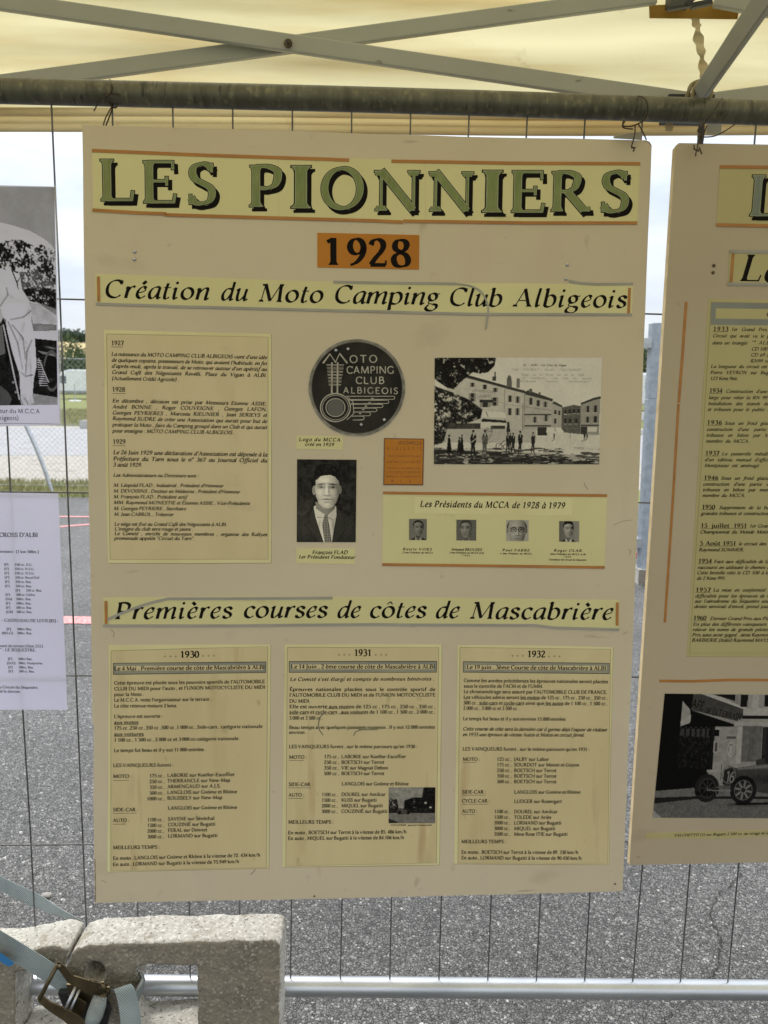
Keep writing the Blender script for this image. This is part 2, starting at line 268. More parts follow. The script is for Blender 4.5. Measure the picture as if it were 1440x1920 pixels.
def film():
    m = bpy.data.materials.new('clear_laminate_film'); m.use_nodes = True; t = m.node_tree; t.nodes.clear(); nn = t.nodes.new
    o = nn('ShaderNodeOutputMaterial'); a = nn('ShaderNodeBsdfTransparent'); g = nn('ShaderNodeBsdfGlossy'); g.inputs['Roughness'].default_value = .12; d = nn('ShaderNodeBsdfDiffuse'); d.inputs[0].default_value = (.8, .82, .86, 1)
    x = nn('ShaderNodeMixShader'); x.inputs[0].default_value = .06; y = nn('ShaderNodeMixShader'); y.inputs[0].default_value = .22
    t.links.new(a.outputs[0], x.inputs[1]); t.links.new(g.outputs[0], x.inputs[2]); t.links.new(x.outputs[0], y.inputs[1]); t.links.new(d.outputs[0], y.inputs[2]); t.links.new(y.outputs[0], o.inputs[0]); return m
M['film'] = film()
def photo_mat():
    m = bpy.data.materials.new('printed_photograph'); m.use_nodes = True; t = m.node_tree; b = t.nodes['Principled BSDF']; b.inputs['Roughness'].default_value = .5; b.inputs['Specular IOR Level'].default_value = .08
    a = t.nodes.new('ShaderNodeAttribute'); a.attribute_name = 'print'; t.links.new(a.outputs[0], b.inputs['Base Color']); return m
M['photo'] = photo_mat()
def backlit(name, base):                           # thin laminated paper lets the daylight behind it through
    m = base.copy(); m.name = name; t = m.node_tree; p = t.nodes['Principled BSDF']; o = [n for n in t.nodes if n.type == 'OUTPUT_MATERIAL'][0]
    tr = t.nodes.new('ShaderNodeBsdfTranslucent'); x = t.nodes.new('ShaderNodeMixShader'); x.inputs[0].default_value = .42; src = p.inputs['Base Color'].links[0].from_socket
    t.links.new(src, tr.inputs[0]); t.links.new(p.outputs[0], x.inputs[1]); t.links.new(tr.outputs[0], x.inputs[2]); t.links.new(x.outputs[0], o.inputs[0]); return m
M['white'] = backlit('backlit_white_paper', M['white']); M['photo_t'] = backlit('backlit_printed_photograph', M['photo'])
# ---------------------------------------------------------------- a broad-nib serif alphabet (units: cap height 700, x height 470)
# strokes: 'c' curve, 'l' line, 'f' full-weight line, 'h' hairline, 'H' hairline curve, 's' serif (x, y, half width, side), 'd' dot (x, y, r)
G = {}
def g(ch, adv, *st): G[ch] = (adv, st)
g('A', 700, ('h', (95,15), (340,690)), ('f', (335,700), (590,15)), ('h', (185,240), (500,240)), ('s', 90,0,95,1), ('s', 595,0,105,1))
g('B', 610, ('f', (140,0), (140,700)), ('c', (130,682),(320,680),(440,620),(455,530),(410,420),(280,370),(150,368)), ('c', (280,372),(440,350),(515,260),(500,120),(400,35),(270,18),(130,18)), ('s',140,0,95,1), ('s',140,700,95,-1))
g('C', 670, ('c', (585,560),(520,650),(390,688),(240,645),(130,520),(100,345),(140,170),(250,55),(400,12),(530,45),(610,120)), ('h', (598,700),(590,520)))
g('D', 760, ('f', (140,0),(140,700)), ('c', (130,682),(330,680),(530,615),(640,480),(660,350),(635,210),(530,80),(340,20),(130,18)), ('s',140,0,95,1), ('s',140,700,95,-1))
g('E', 590, ('f', (140,0),(140,700)), ('h', (130,682),(500,682)), ('h', (508,700),(515,555)), ('h', (140,365),(410,365)), ('h', (415,440),(415,290)), ('h', (130,18),(520,18)), ('h', (522,0),(548,150)), ('s',140,0,95,1), ('s',140,700,95,-1))
g('F', 540, ('f', (140,0),(140,700)), ('h', (130,682),(490,682)), ('h', (495,700),(502,545)), ('h', (140,355),(400,355)), ('h', (405,430),(405,280)), ('s',140,0,105,1), ('s',140,700,95,-1))
g('G', 730, ('c', (595,570),(520,655),(390,688),(240,645),(130,520),(100,345),(140,170),(250,55),(400,12),(540,40),(620,90)), ('h', (605,700),(600,530)), ('f', (615,40),(615,290)), ('s',615,300,95,-1))
g('H', 770, ('f', (140,0),(140,700)), ('f', (630,0),(630,700)), ('h', (140,360),(630,360)), ('s',140,0,95,1), ('s',140,700,95,-1), ('s',630,0,95,1), ('s',630,700,95,-1))
g('I', 300, ('f', (150,0),(150,700)), ('s',150,0,100,1), ('s',150,700,100,-1))
g('J', 320, ('c', (165,700),(165,350),(165,60),(130,-90),(20,-170)), ('s',165,700,100,-1))
g('K', 680, ('f', (140,0),(140,700)), ('h', (560,690),(160,340)), ('f', (280,420),(610,10)), ('s',140,0,95,1), ('s',140,700,95,-1), ('s',560,700,85,-1), ('s',630,0,70,1))
g('L', 560, ('f', (140,0),(140,700)), ('h', (130,18),(500,18)), ('h', (505,0),(528,170)), ('s',140,0,95,1), ('s',140,700,100,-1))
g('M', 890, ('h', (120,10),(165,690)), ('f', (165,700),(435,40)), ('h', (440,20),(715,690)), ('f', (725,700),(770,5)), ('s',115,0,95,1), ('s',135,700,80,-1), ('s',770,0,100,1), ('s',750,700,80,-1))
g('N', 780, ('h', (135,0),(135,690)), ('f', (130,700),(640,15)), ('h', (650,700),(650,0)), ('s',135,0,95,1), ('s',110,700,85,-1), ('s',650,700,95,-1))
g('O', 780, ('o', (390,350),(300,338)))
g('P', 580, ('f', (140,0),(140,700)), ('c', (130,682),(320,680),(460,610),(478,495),(430,370),(320,315),(200,318)), ('s',140,0,105,1), ('s',140,700,95,-1))
g('Q', 780, ('o', (390,350),(300,338)), ('c', (350,15),(480,-60),(620,-140),(760,-160)))
g('R', 660, ('f', (140,0),(140,700)), ('c', (130,682),(310,680),(440,620),(455,530),(410,410),(310,355),(150,350)), ('f', (290,360),(570,15)), ('s',140,0,95,1), ('s',140,700,95,-1), ('s',600,0,70,1))
g('S', 520, ('c', (428,600),(370,662),(270,690),(150,640),(115,535),(165,430),(280,360),(400,285),(440,180),(390,55),(255,10),(145,38),(84,120)), ('h', (432,700),(430,545)), ('h', (78,0),(76,170)))
g('T', 640, ('f', (320,0),(320,700)), ('h', (50,682),(590,682)), ('h', (50,700),(42,545)), ('h', (590,700),(598,545)), ('s',320,0,105,1))
g('U', 760, ('c', (145,700),(145,420),(155,180),(240,45),(380,12),(520,45),(605,170),(618,300)), ('h', (620,250),(620,700)), ('s',145,700,95,-1), ('s',620,700,85,-1))
g('V', 690, ('f', (85,695),(345,10)), ('h', (345,10),(600,690)), ('s',90,700,95,-1), ('s',600,700,85,-1))
g('W', 990, ('f', (85,695),(300,10)), ('h', (300,10),(500,690)), ('f', (480,700),(700,10)), ('h', (700,10),(900,690)), ('s',90,700,95,-1), ('s',900,700,80,-1))
g('X', 660, ('f', (90,690),(570,10)), ('h', (560,690),(90,10)), ('s',90,700,85,-1), ('s',560,700,80,-1), ('s',90,0,85,1), ('s',570,0,85,1))
g('Y', 640, ('f', (80,690),(320,330)), ('h', (320,330),(560,690)), ('f', (320,0),(320,340)), ('s',80,700,85,-1), ('s',560,700,80,-1), ('s',320,0,100,1))
g('Z', 620, ('h', (70,682),(530,682)), ('f', (510,680),(100,20)), ('h', (70,18),(560,18)), ('h', (72,700),(62,560)), ('h', (562,0),(575,150)))
g('a', 500, ('c', (115,380),(160,440),(240,462),(330,425),(355,330),(355,90),(395,25),(475,40)), ('c', (355,285),(220,250),(115,195),(98,100),(165,20),(260,30),(355,110)))
g('b', 560, ('f', (125,20),(125,730)), ('c', (125,350),(210,435),(310,460),(420,390),(460,240),(420,90),(310,12),(200,10),(125,50)), ('s',105,730,55,-1))
g('c', 450, ('c', (400,380),(340,440),(260,458),(150,400),(95,250),(130,90),(240,12),(330,20),(415,85)), ('h', (400,440),(400,355)))
g('d', 600, ('f', (455,10),(455,730)), ('c', (455,390),(370,450),(280,458),(160,400),(100,250),(130,90),(230,10),(340,25),(455,120)), ('s',430,730,60,-1), ('s',490,0,50,1))
g('e', 490, ('h', (100,250),(410,268)), ('c', (412,270),(395,390),(270,460),(150,400),(95,250),(125,90),(240,10),(340,20),(430,90)))
g('f', 340, ('c', (360,660),(300,715),(215,690),(165,580),(160,400)), ('f', (160,0),(160,480)), ('h', (50,450),(320,450)), ('s',160,0,90,1))
g('g', 520, ('c', (240,455),(140,410),(110,310),(150,205),(240,165),(340,205),(375,310),(340,410),(240,455)), ('h', (340,420),(480,440)), ('H', (190,180),(120,110),(150,50),(300,20),(420,-20)), ('c', (300,25),(430,-10),(440,-120),(350,-210),(220,-235),(100,-190),(70,-110),(150,10)))
g('h', 600, ('f', (125,0),(125,730)), ('c', (125,340),(220,430),(330,455),(420,400),(440,280),(440,100),(445,0)), ('s',105,730,55,-1), ('s',125,0,85,1), ('s',445,0,85,1))
g('i', 300, ('f', (150,0),(150,465)), ('s',125,465,60,-1), ('s',150,0,90,1), ('d',150,640,58))
g('j', 280, ('c', (150,465),(150,200),(150,-60),(110,-180),(10,-230)), ('s',125,465,60,-1), ('d',150,640,58))
g('k', 570, ('f', (125,0),(125,730)), ('h', (430,450),(140,220)), ('f', (235,290),(490,10)), ('s',105,730,55,-1), ('s',125,0,85,1), ('s',430,465,75,-1), ('s',505,0,60,1))
g('l', 300, ('f', (150,0),(150,730)), ('s',125,730,60,-1), ('s',150,0,90,1))
g('m', 890, ('f', (125,0),(125,465)), ('c', (125,340),(215,430),(310,455),(395,400),(420,280),(425,0)), ('c', (425,340),(520,430),(620,455),(700,400),(730,280),(735,0)), ('s',100,465,55,-1), ('s',125,0,80,1), ('s',428,0,80,1), ('s',735,0,80,1))
g('n', 600, ('f', (125,0),(125,465)), ('c', (125,340),(220,430),(330,455),(420,400),(440,280),(440,100),(445,0)), ('s',100,465,55,-1), ('s',125,0,85,1), ('s',445,0,85,1))
g('o', 550, ('o', (275,235),(190,222)))
g('p', 590, ('f', (125,-240),(125,465)), ('c', (125,340),(220,430),(330,460),(440,390),(480,240),(440,90),(330,10),(210,15),(125,60)), ('s',100,465,55,-1), ('s',125,-240,90,1))
g('q', 570, ('f', (450,-240),(450,460)), ('c', (450,400),(360,455),(270,458),(160,400),(100,250),(130,90),(230,10),(340,25),(450,120)), ('s',450,-240,90,1))
g('r', 400, ('f', (125,0),(125,465)), ('c', (125,330),(200,430),(290,460),(370,425)), ('d',350,405,48), ('s',100,465,55,-1), ('s',125,0,90,1))
g('s', 430, ('c', (345,365),(300,435),(220,460),(130,425),(105,350),(160,280),(270,230),(345,160),(340,70),(250,12),(150,20),(90,90)), ('h', (350,450),(350,345)), ('h', (85,20),(82,120)))
g('t', 340, ('c', (150,600),(150,350),(150,120),(190,25),(270,15),(330,50)), ('h', (50,450),(310,450)))
g('u', 600, ('c', (120,465),(120,300),(125,120),(180,25),(280,15),(380,60),(450,150)), ('f', (455,0),(455,465)), ('s',95,465,55,-1), ('s',430,465,55,-1), ('s',485,0,55,1))
g('v', 560, ('f', (80,465),(280,8)), ('h', (280,8),(470,455)), ('s',85,465,80,-1), ('s',470,465,70,-1))
g('w', 830, ('f', (80,465),(260,8)), ('h', (260,8),(420,455)), ('f', (405,465),(575,8)), ('h', (575,8),(740,455)), ('s',85,465,80,-1), ('s',740,465,70,-1))
g('x', 520, ('f', (85,460),(430,8)), ('h', (425,455),(90,8)), ('s',85,465,75,-1), ('s',420,465,70,-1), ('s',90,0,75,1), ('s',430,0,75,1))
g('y', 550, ('f', (80,465),(285,20)), ('H', (470,455),(290,20),(200,-170),(110,-230),(40,-210)), ('s',85,465,80,-1), ('s',470,465,70,-1))
g('z', 480, ('h', (60,450),(400,450)), ('f', (395,450),(80,18)), ('h', (60,18),(420,18)), ('h', (62,465),(55,370)), ('h', (425,0),(435,110)))
g('0', 500, ('o', (250,345),(180,330)))
g('1', 500, ('f', (260,0),(260,690)), ('f2', (250,655),(110,585)), ('s',260,0,120,1))
g('2', 500, ('c', (85,540),(130,640),(240,685),(350,630),(380,510),(320,370),(200,220),(80,40)), ('f2', (70,35),(430,35)), ('h', (432,20),(445,150)))
g('3', 500, ('c', (95,600),(170,675),(280,680),(370,600),(365,480),(280,390),(190,365)), ('c', (210,370),(330,360),(420,280),(410,130),(310,20),(180,5),(75,50)))
g('4', 500, ('f', (350,0),(350,680)), ('h', (345,680),(50,210)), ('f2', (40,200),(460,200)), ('s',350,0,80,1))
g('5', 500, ('f2', (120,655),(400,655)), ('h', (125,670),(110,400)), ('c', (110,400),(220,420),(350,380),(410,260),(390,110),(280,15),(160,5),(60,50)))
g('6', 500, ('c', (400,670),(260,600),(140,450),(90,270),(130,90),(250,12),(370,60),(420,200),(370,340),(260,395),(150,340),(95,240)))
g('7', 500, ('f2', (60,655),(440,655)), ('f', (430,650),(180,-10)), ('h', (62,690),(55,560)))
g('8', 500, ('c', (250,370),(130,450),(110,560),(160,655),(250,682),(350,650),(390,560),(350,450),(250,375),(120,290),(80,180),(130,50),(250,10),(380,50),(425,170),(370,300),(250,370)))
g('9', 500, ('c', (95,15),(240,90),(360,240),(410,420),(370,600),(250,680),(130,630),(80,490),(130,350),(240,300),(350,350),(405,450)))
g('.', 250, ('d',125,45,60)); g(',', 250, ('d',130,50,58), ('h', (160,40),(80,-120))); g(':', 260, ('d',130,45,58), ('d',130,400,58))
g("'", 210, ('f', (110,700),(95,500))); g('"', 360, ('f', (110,700),(100,520)), ('f', (250,700),(240,520)))
g('(', 320, ('c', (270,760),(150,600),(100,300),(150,0),(270,-160))); g(')', 320, ('c', (50,760),(170,600),(220,300),(170,0),(50,-160)))
g('-', 340, ('f2', (50,240),(290,240))); g('/', 440, ('h', (40,-60),(400,740))); g('°', 330, ('c', (165,700),(70,640),(80,540),(165,500),(255,550),(255,640),(165,700)))
g('→', 900, ('f2', (60,330),(760,330)), ('f2', (620,460),(830,330)), ('f2', (620,200),(830,330)))
g('+', 460, ('h', (60,330),(400,330)), ('h', (230,160),(230,500)))
g('◆', 520, ('d4',200,230,105))
def acc(ch, base, kind, dx=0, cap=False):
    a, st = G[base]; y = 760 if cap else 560; x = a*.5 - 15 + dx
    if base == 'i': st = [s for s in st if s[0] != 'd']
    k = {'a': [('f', (x-20, y), (x+90, y+120))], 'g': [('f', (x+30, y), (x-90, y+120))], 'c': [('h2', (x-100, y), (x, y+110)), ('h2', (x, y+110), (x+100, y))], 'ce': [('H', (x, 0), (x+40, -90), (x-20, -170), (x-90, -170))]}[kind]
    G[ch] = (a, tuple(st)+tuple(k))
for ch, b_, k_ in (('é','e','a'),('è','e','g'),('ê','e','c'),('à','a','g'),('â','a','c'),('ô','o','c'),('û','u','c'),('î','i','c'),('ç','c','ce')): acc(ch, b_, k_)
acc('É', 'E', 'a', 0, True); acc('È', 'E', 'g', 0, True)
# italic forms that differ from a slanted roman
GI = {'a': (520, (('c', (430,455),(300,460),(170,390),(95,230),(120,60),(210,15),(320,100),(400,260),(430,455)), ('c', (430,460),(405,250),(400,70),(440,15),(510,70)))),
 'e': (430, (('H', (105,220),(250,250),(350,310),(365,390)), ('c', (365,390),(300,460),(190,420),(100,270),(105,110),(200,15),(300,40),(385,110)))),
 'f': (330, (('c', (400,640),(350,715),(270,690),(215,560),(170,250),(140,0),(90,-170),(10,-230),(-60,-190)), ('h', (70,450),(340,450)))),
 'u': (570, (('c', (60,390),(130,455),(150,430),(130,200),(150,40),(230,15),(340,110),(430,280)), ('c', (440,465),(410,200),(420,40),(470,20),(530,80)))),
 'n': (580, (('h', (40,380),(130,455)), ('f', (135,460),(110,0)), ('c', (115,200),(230,380),(350,460),(430,420),(420,240),(410,50),(450,15),(520,80)))),
 'm': (850, (('h', (40,380),(130,455)), ('f', (135,460),(110,0)), ('c', (115,200),(210,380),(320,460),(390,420),(395,240),(385,0)), ('c', (390,200),(500,380),(620,460),(690,420),(680,240),(670,50),(710,15),(780,80)))),
 'h': (560, (('f', (140,730),(110,0)), ('c', (115,200),(230,380),(350,460),(430,420),(420,240),(410,50),(450,15),(520,80)))),
 'r': (390, (('h', (40,380),(130,455)), ('f', (135,460),(110,0)), ('c', (115,200),(200,380),(290,460),(380,440)))),
 'i': (290, (('h', (40,380),(135,455)), ('c', (140,460),(120,200),(130,50),(170,15),(250,80)), ('d',150,640,55))),
 'l': (280, (('c', (150,730),(120,300),(125,60),(165,15),(240,80)),)),
 'd': (560, (('c', (430,420),(330,460),(190,420),(95,230),(120,60),(210,15),(320,100),(400,260)), ('c', (450,730),(420,350),(405,70),(440,15),(510,70)))),
 't': (330, (('c', (170,620),(135,350),(125,100),(165,15),(240,30),(290,80)), ('h', (50,450),(300,450)))),
 'v': (500, (('h', (40,400),(110,455)), ('c', (115,460),(150,250),(160,20)), ('H', (160,15),(330,180),(420,330),(400,460)))),
}
for ch, b_, k_ in (('é','e','a'),('è','e','g'),('ê','e','c'),('à','a','g'),('û','u','c'),('î','i','c')):
    save = dict(G); G[b_] = GI[b_]; acc(ch, b_, k_, 45); GI[ch] = G[ch]; G.clear(); G.update(save)
STY = {  # thick, thin, slant, serifs
 'rb': (150, 64, 0, True), 'rm': (158, 72, 0, True), 'it': (146, 72, .21, True), 'ih': (120, 38, .20, True), 'sm': (166, 88, 0, True), 'si': (158, 86, .20, True),
 'ti': (124, 44, 0, True), 'yr': (150, 48, 0, True), 'sans': (84, 78, 0, False), 'sansb': (104, 96, 0, False), 'typ': (60, 50, 0, False)}
_gc = {}
def glyph(ch, sty, k=3, grow=0.0):
    key = (ch, sty, k, grow)
    if key in _gc: return _gc[key]
    T, t, sl_, ser = STY[sty]; it = sl_ > 0
    adv, st = (GI.get(ch) if it and ch in GI else None) or G.get(ch) or G['o']
    V = []; F = []; lay = 0; low = ch.islower()
    def quadstrip(Lp, Rp):
        nonlocal lay
        n = len(V)
        for a, b in zip(Lp, Rp): V.append((a[0], a[1], lay)); V.append((b[0], b[1], lay))
        for i in range(len(Lp)-1): F.append((n+2*i, n+2*i+1, n+2*i+3, n+2*i+2))
        lay += 1
    def ribbon(P, wf, closed=False, ext=0.0):
        P = [np.array(p, float) for p in P]; n = len(P)
        if ext and not closed:
            d = P[1]-P[0]; P[0] = P[0]-d/np.linalg.norm(d)*ext; d = P[-1]-P[-2]; P[-1] = P[-1]+d/np.linalg.norm(d)*ext
        A = []; B_ = []
        for i in range(n):
            d = (P[(i+1) % n]-P[(i-1) % n]) if closed else (P[min(i+1, n-1)]-P[max(i-1, 0)])
            d = d/max(np.linalg.norm(d), 1e-6); w = wf(d)/2+grow; nn_ = np.array([-d[1], d[0]])
            A.append(P[i]+nn_*w); B_.append(P[i]-nn_*w)
        if closed: A.append(A[0]); B_.append(B_[0])
        quadstrip(A, B_)
    ang = rad(12 if not it else 30); nx, ny = math.cos(ang), math.sin(ang)
    auto = lambda d: t+(T-t)*abs(nx*d[1]-ny*d[0])**1.15
    for s in st:
        m = s[0]
        if m == 'o':
            (cx, cy), (rx, ry) = s[1], s[2]; nS = 8*k
            ribbon([(cx+rx*math.cos(2*math.pi*i/nS), cy+ry*math.sin(2*math.pi*i/nS)) for i in range(nS)], auto, True)
        elif m == 'c': ribbon(cr(s[1:], k), auto)
        elif m == 'H': ribbon(cr(s[1:], k), lambda d: t*1.1)
        elif m == 'l': ribbon(s[1:], auto)
        elif m == 'f': ribbon(s[1:], lambda d: T, ext=grow)
        elif m == 'f2': ribbon(s[1:], lambda d: (T+t)*.5, ext=grow)
        elif m in ('h', 'h2'):
            if not ser and len(s) == 3 and abs(s[1][0]-s[2][0]) < 30 and abs(s[1][1]-s[2][1]) < 175: continue
            ribbon(s[1:], lambda d: t if m == 'h' else t*1.2, ext=grow)
        elif m == 's' and ser:
            x, y, hw, sd_ = s[1:]
            if it and low:
                if sd_ < 0: ribbon([(x-70, y-75), (x+20, y)], lambda d: t, ext=grow)
                else: ribbon([(x, y+10), (x+75, y+70)], lambda d: t, ext=grow)
                continue
            hh = t*.62; gs = grow
            quadstrip([(x-hw-gs, y-gs*sd_), (x+hw+gs, y-gs*sd_)], [(x-hw-gs, y+(hh+gs)*sd_), (x+hw+gs, y+(hh+gs)*sd_)])
            q = min(hw, T*.5)+gs; q2 = min(hw*.92, T*.5+28)+gs
            quadstrip([(x-q2, y+hh*.9*sd_), (x+q2, y+hh*.9*sd_)], [(x-q, y+(hh+60)*sd_), (x+q, y+(hh+60)*sd_)])
        elif m == 'd':
            x, y, r_ = s[1:]; r_ = r_*(T/110)**.5+grow; n = len(V); V.append((x, y, lay))
            for i in range(8): V.append((x+r_*math.cos(i*math.pi/4), y+r_*math.sin(i*math.pi/4), lay))
            for i in range(8): F.append((n, n+1+i, n+1+(i+1) % 8))
            lay += 1
        elif m == 'd4':
            x, y, r_ = s[1:]
            for dx, dy in ((-r_, 0), (r_, 0), (0, r_), (0, -r_)):
                n = len(V); q = r_*.62; V += [(x+dx-q, y+dy, lay), (x+dx, y-q+dy, lay), (x+dx+q, y+dy, lay), (x+dx, y+q+dy, lay)]; F.append((n, n+1, n+2, n+3))
            lay += 1
    V = np.array(V, float) if V else np.zeros((0, 3)); V[:, 0] += sl_*V[:, 1]
    _gc[key] = (adv*(.93 if it and low else 1), V, F); return _gc[key]
class Text:
    """collects text lines on one plane; local x right, z up, height towards the viewer is -y"""
    def __init__(s, plane, h, lift=2.5e-5): s.p = plane; s.h = h; s.lift = lift; s.V = []; s.F = []; s.n = 0
    def line(s, txt, x0, y0, x1, y1, cap, sty='sm', k=2, track=0, grow=0.0, off=(0, 0), org=(0, 0, 1), hadd=0.0, each=None):
        ox, oy, sc_i = org; X0, Y0, X1, Y1, cp = ox+x0/sc_i, oy+y0/sc_i, ox+x1/sc_i, oy+y1/sc_i, cap/sc_i
        a = np.array(s.p.uv(X0, Y0)); b = np.array(s.p.uv(X1, Y1)); mid = ((X0+X1)/2, (Y0+Y1)/2)
        c0 = np.array(s.p.uv(*mid)); c1 = np.array(s.p.uv(mid[0], mid[1]-cp)); H = abs(c1[1]-c0[1]); sc = H/700
        L = np.linalg.norm(b-a); d = (b-a)/L; nrm = np.array([-d[1], d[0]])
        sp = 235; gl = [(ch, glyph(ch, sty, k, grow) if ch != ' ' else None) for ch in txt]
        nsp = txt.count(' '); wl = sum(q[0]+track for c, q in gl if q)-track; Wt = (wl+nsp*(sp+track))*sc
        xs = L/Wt
        if track == 0: xs = min(max(xs, .66), 1.10)
        extra = (L/sc/xs - wl - nsp*(sp+track)) if abs(xs-L/Wt) > 1e-4 else 0
        if nsp and extra > -nsp*150: esp, elt = extra/nsp, 0
        else: esp, elt = 0, extra/max(len(txt)-1, 1)
        x = 0.0
        for ch, q in gl:
            if q is None: x += sp+track+esp+elt; continue
            adv, V, F = q
            if len(V):
                xx = (V[:, 0]+x)*sc*xs+off[0]*sc; zz = V[:, 1]*sc+off[1]*sc
                P = a[None, :]+xx[:, None]*d+zz[:, None]*nrm
                s.V.append(np.column_stack([P[:, 0], -(s.h+hadd+V[:, 2]*s.lift), P[:, 1]])); s.F += [tuple(i+s.n for i in f) for f in F]; s.n += len(V)
                if each: s.letter(*each)
            x += adv+track+elt
        return s
    def rule(s, x0, y0, x1, y1, w, org=(0, 0, 1)):   # a printed rule, w pixels thick
        ox, oy, k_ = org; a = np.array(s.p.uv(ox+x0/k_, oy+y0/k_)); b = np.array(s.p.uv(ox+x1/k_, oy+y1/k_)); q = w/k_*.00102
        d = (b-a)/np.linalg.norm(b-a); n_ = np.array([-d[1], d[0]])*q/2
        P = [a-n_, b-n_, b+n_, a+n_]; s.V.append(np.array([(p[0], -s.h-s.lift*9, p[1]) for p in P])); s.F.append(tuple(range(s.n, s.n+4))); s.n += 4
    def build(s, name, m, parent):
        if not s.V: return None
        o = mesh(name, np.concatenate(s.V).tolist(), s.F, m, parent)
        if name != 'letter': o['kind'] = 'stuff'
        return o
    def letter(s, m, parent): o = s.build('letter', m, parent); s.V = []; s.F = []; s.n = 0; return o
# ---------------------------------------------------------------- little painter for the printed photographs (values end up as a colour attribute)
def fbm(h, w, s, oct=4, seed=0, ax=1.0):
    r = np.random.default_rng(seed); out = np.zeros((h, w)); amp = 1; tot = 0
    for o in range(oct):
        gh, gw = max(2, int(h/s)+2), max(2, int(w/(s*ax))+2); gd = r.random((gh+1, gw+1))
        yy = np.linspace(0, gh-1.001, h); xx = np.linspace(0, gw-1.001, w); yi = yy.astype(int); xi = xx.astype(int); fy = (yy-yi)[:, None]; fx = (xx-xi)[None, :]
        fy = fy*fy*(3-2*fy); fx = fx*fx*(3-2*fx)
        A = gd[np.ix_(yi, xi)]; B_ = gd[np.ix_(yi, xi+1)]; C_ = gd[np.ix_(yi+1, xi)]; D_ = gd[np.ix_(yi+1, xi+1)]
        out += amp*((A*(1-fx)+B_*fx)*(1-fy)+(C_*(1-fx)+D_*fx)*fy); tot += amp; amp *= .55; s = max(1.0, s/2)
    return out/tot
class Cv:
    """a grey picture; coordinates are those of the enlarged view (x0, y0, x1, y1)"""
    def __init__(s, box, w, val=.5):
        s.x0, s.y0, s.x1, s.y1 = box; s.w = w; s.h = int(w*(s.y1-s.y0)/(s.x1-s.x0)); s.I = np.full((s.h, s.w), float(val))
        s.X = s.x0+(np.arange(s.w)+.5)/s.w*(s.x1-s.x0); s.Y = s.y0+(np.arange(s.h)+.5)/s.h*(s.y1-s.y0); s.XX, s.YY = np.meshgrid(s.X, s.Y)
    def m_poly(s, P):
        m = np.zeros(s.I.shape, bool); n = len(P)
        for i in range(n):
            (xa, ya), (xb, yb) = P[i], P[(i+1) % n]
            if ya == yb: continue
            c = ((ya > s.YY) != (yb > s.YY)) & (s.XX < (xb-xa)*(s.YY-ya)/(yb-ya)+xa); m ^= c
        return m
    def m_ell(s, cx, cy, rx, ry): return ((s.XX-cx)/rx)**2+((s.YY-cy)/ry)**2 < 1
    def put(s, m, v, nz_=0.0, seed=1, sc=6):
        val = v if not nz_ else v+nz_*(fbm(s.h, s.w, sc, 3, seed)-.5)*2
        s.I = np.where(m, val, s.I); return s
    def poly(s, P, v, nz_=0.0, seed=1, sc=6): return s.put(s.m_poly(P), v, nz_, seed, sc)
    def ell(s, cx, cy, rx, ry, v, nz_=0.0, seed=1): return s.put(s.m_ell(cx, cy, rx, ry), v, nz_, seed)
    def rect(s, x0, y0, x1, y1, v, nz_=0.0): return s.put((s.XX > x0) & (s.XX < x1) & (s.YY > y0) & (s.YY < y1), v, nz_)
    def seg(s, x0, y0, x1, y1, w, v):
        dx, dy = x1-x0, y1-y0; L = dx*dx+dy*dy+1e-9; t = np.clip(((s.XX-x0)*dx+(s.YY-y0)*dy)/L, 0, 1)
        return s.put((s.XX-x0-t*dx)**2+(s.YY-y0-t*dy)**2 < (w/2)**2, v)
    def ring(s, cx, cy, rx, ry, w, v):
        q = np.sqrt(((s.XX-cx)/rx)**2+((s.YY-cy)/ry)**2); return s.put(np.abs(q-1)*min(rx, ry) < w/2, v)
    def leaves(s, P, v, thr=.5, sc=5, seed=3, v2=None):
        q = .45*fbm(s.h, s.w, sc*2.2, 3, seed)+.55*fbm(s.h, s.w, max(2, sc*.55), 3, seed+50); m = s.m_poly(P); s.over(m & (q > thr), v+.10*np.clip(fbm(s.h, s.w, 3, 2, seed+9)-.45, 0, 1), 1)
        if v2 is not None: s.put(m & (q > thr+.13), v2)
        return s
    def g(s, cx, cy, rx, ry, a, rot=0.0):             # soft light or dark patch
        X, Y = s.XX-cx, s.YY-cy; c_, n_ = math.cos(rot), math.sin(rot); X, Y = X*c_+Y*n_, -X*n_+Y*c_
        s.I = s.I+a*np.exp(-((X/rx)**2+(Y/ry)**2)); return s
    def soft(s, m, k=2):                              # feathered mask
        q = m.astype(float)
        for _ in range(k): p = np.pad(q, 1, 'edge'); q = (p[:-2, 1:-1]+p[2:, 1:-1]+p[1:-1, :-2]+p[1:-1, 2:]+2*q)/6
        return q
    def over(s, m, v, k=2): q = s.soft(m, k); s.I = s.I*(1-q)+v*q; return s
    def sharp(s, a=.8):
        o = s.I.copy(); s.blur(2); s.I = np.clip(o+a*(o-s.I), 0, 1); return s
    def blur(s, k=1):
        for _ in range(k):
            p = np.pad(s.I, 1, 'edge'); s.I = (p[:-2, 1:-1]+p[2:, 1:-1]+p[1:-1, :-2]+p[1:-1, 2:]+2*p[1:-1, 1:-1])/6
        return s
    def grain(s, a=.03, seed=9): s.I = s.I+a*(np.random.default_rng(seed).random(s.I.shape)-.5)*2; return s
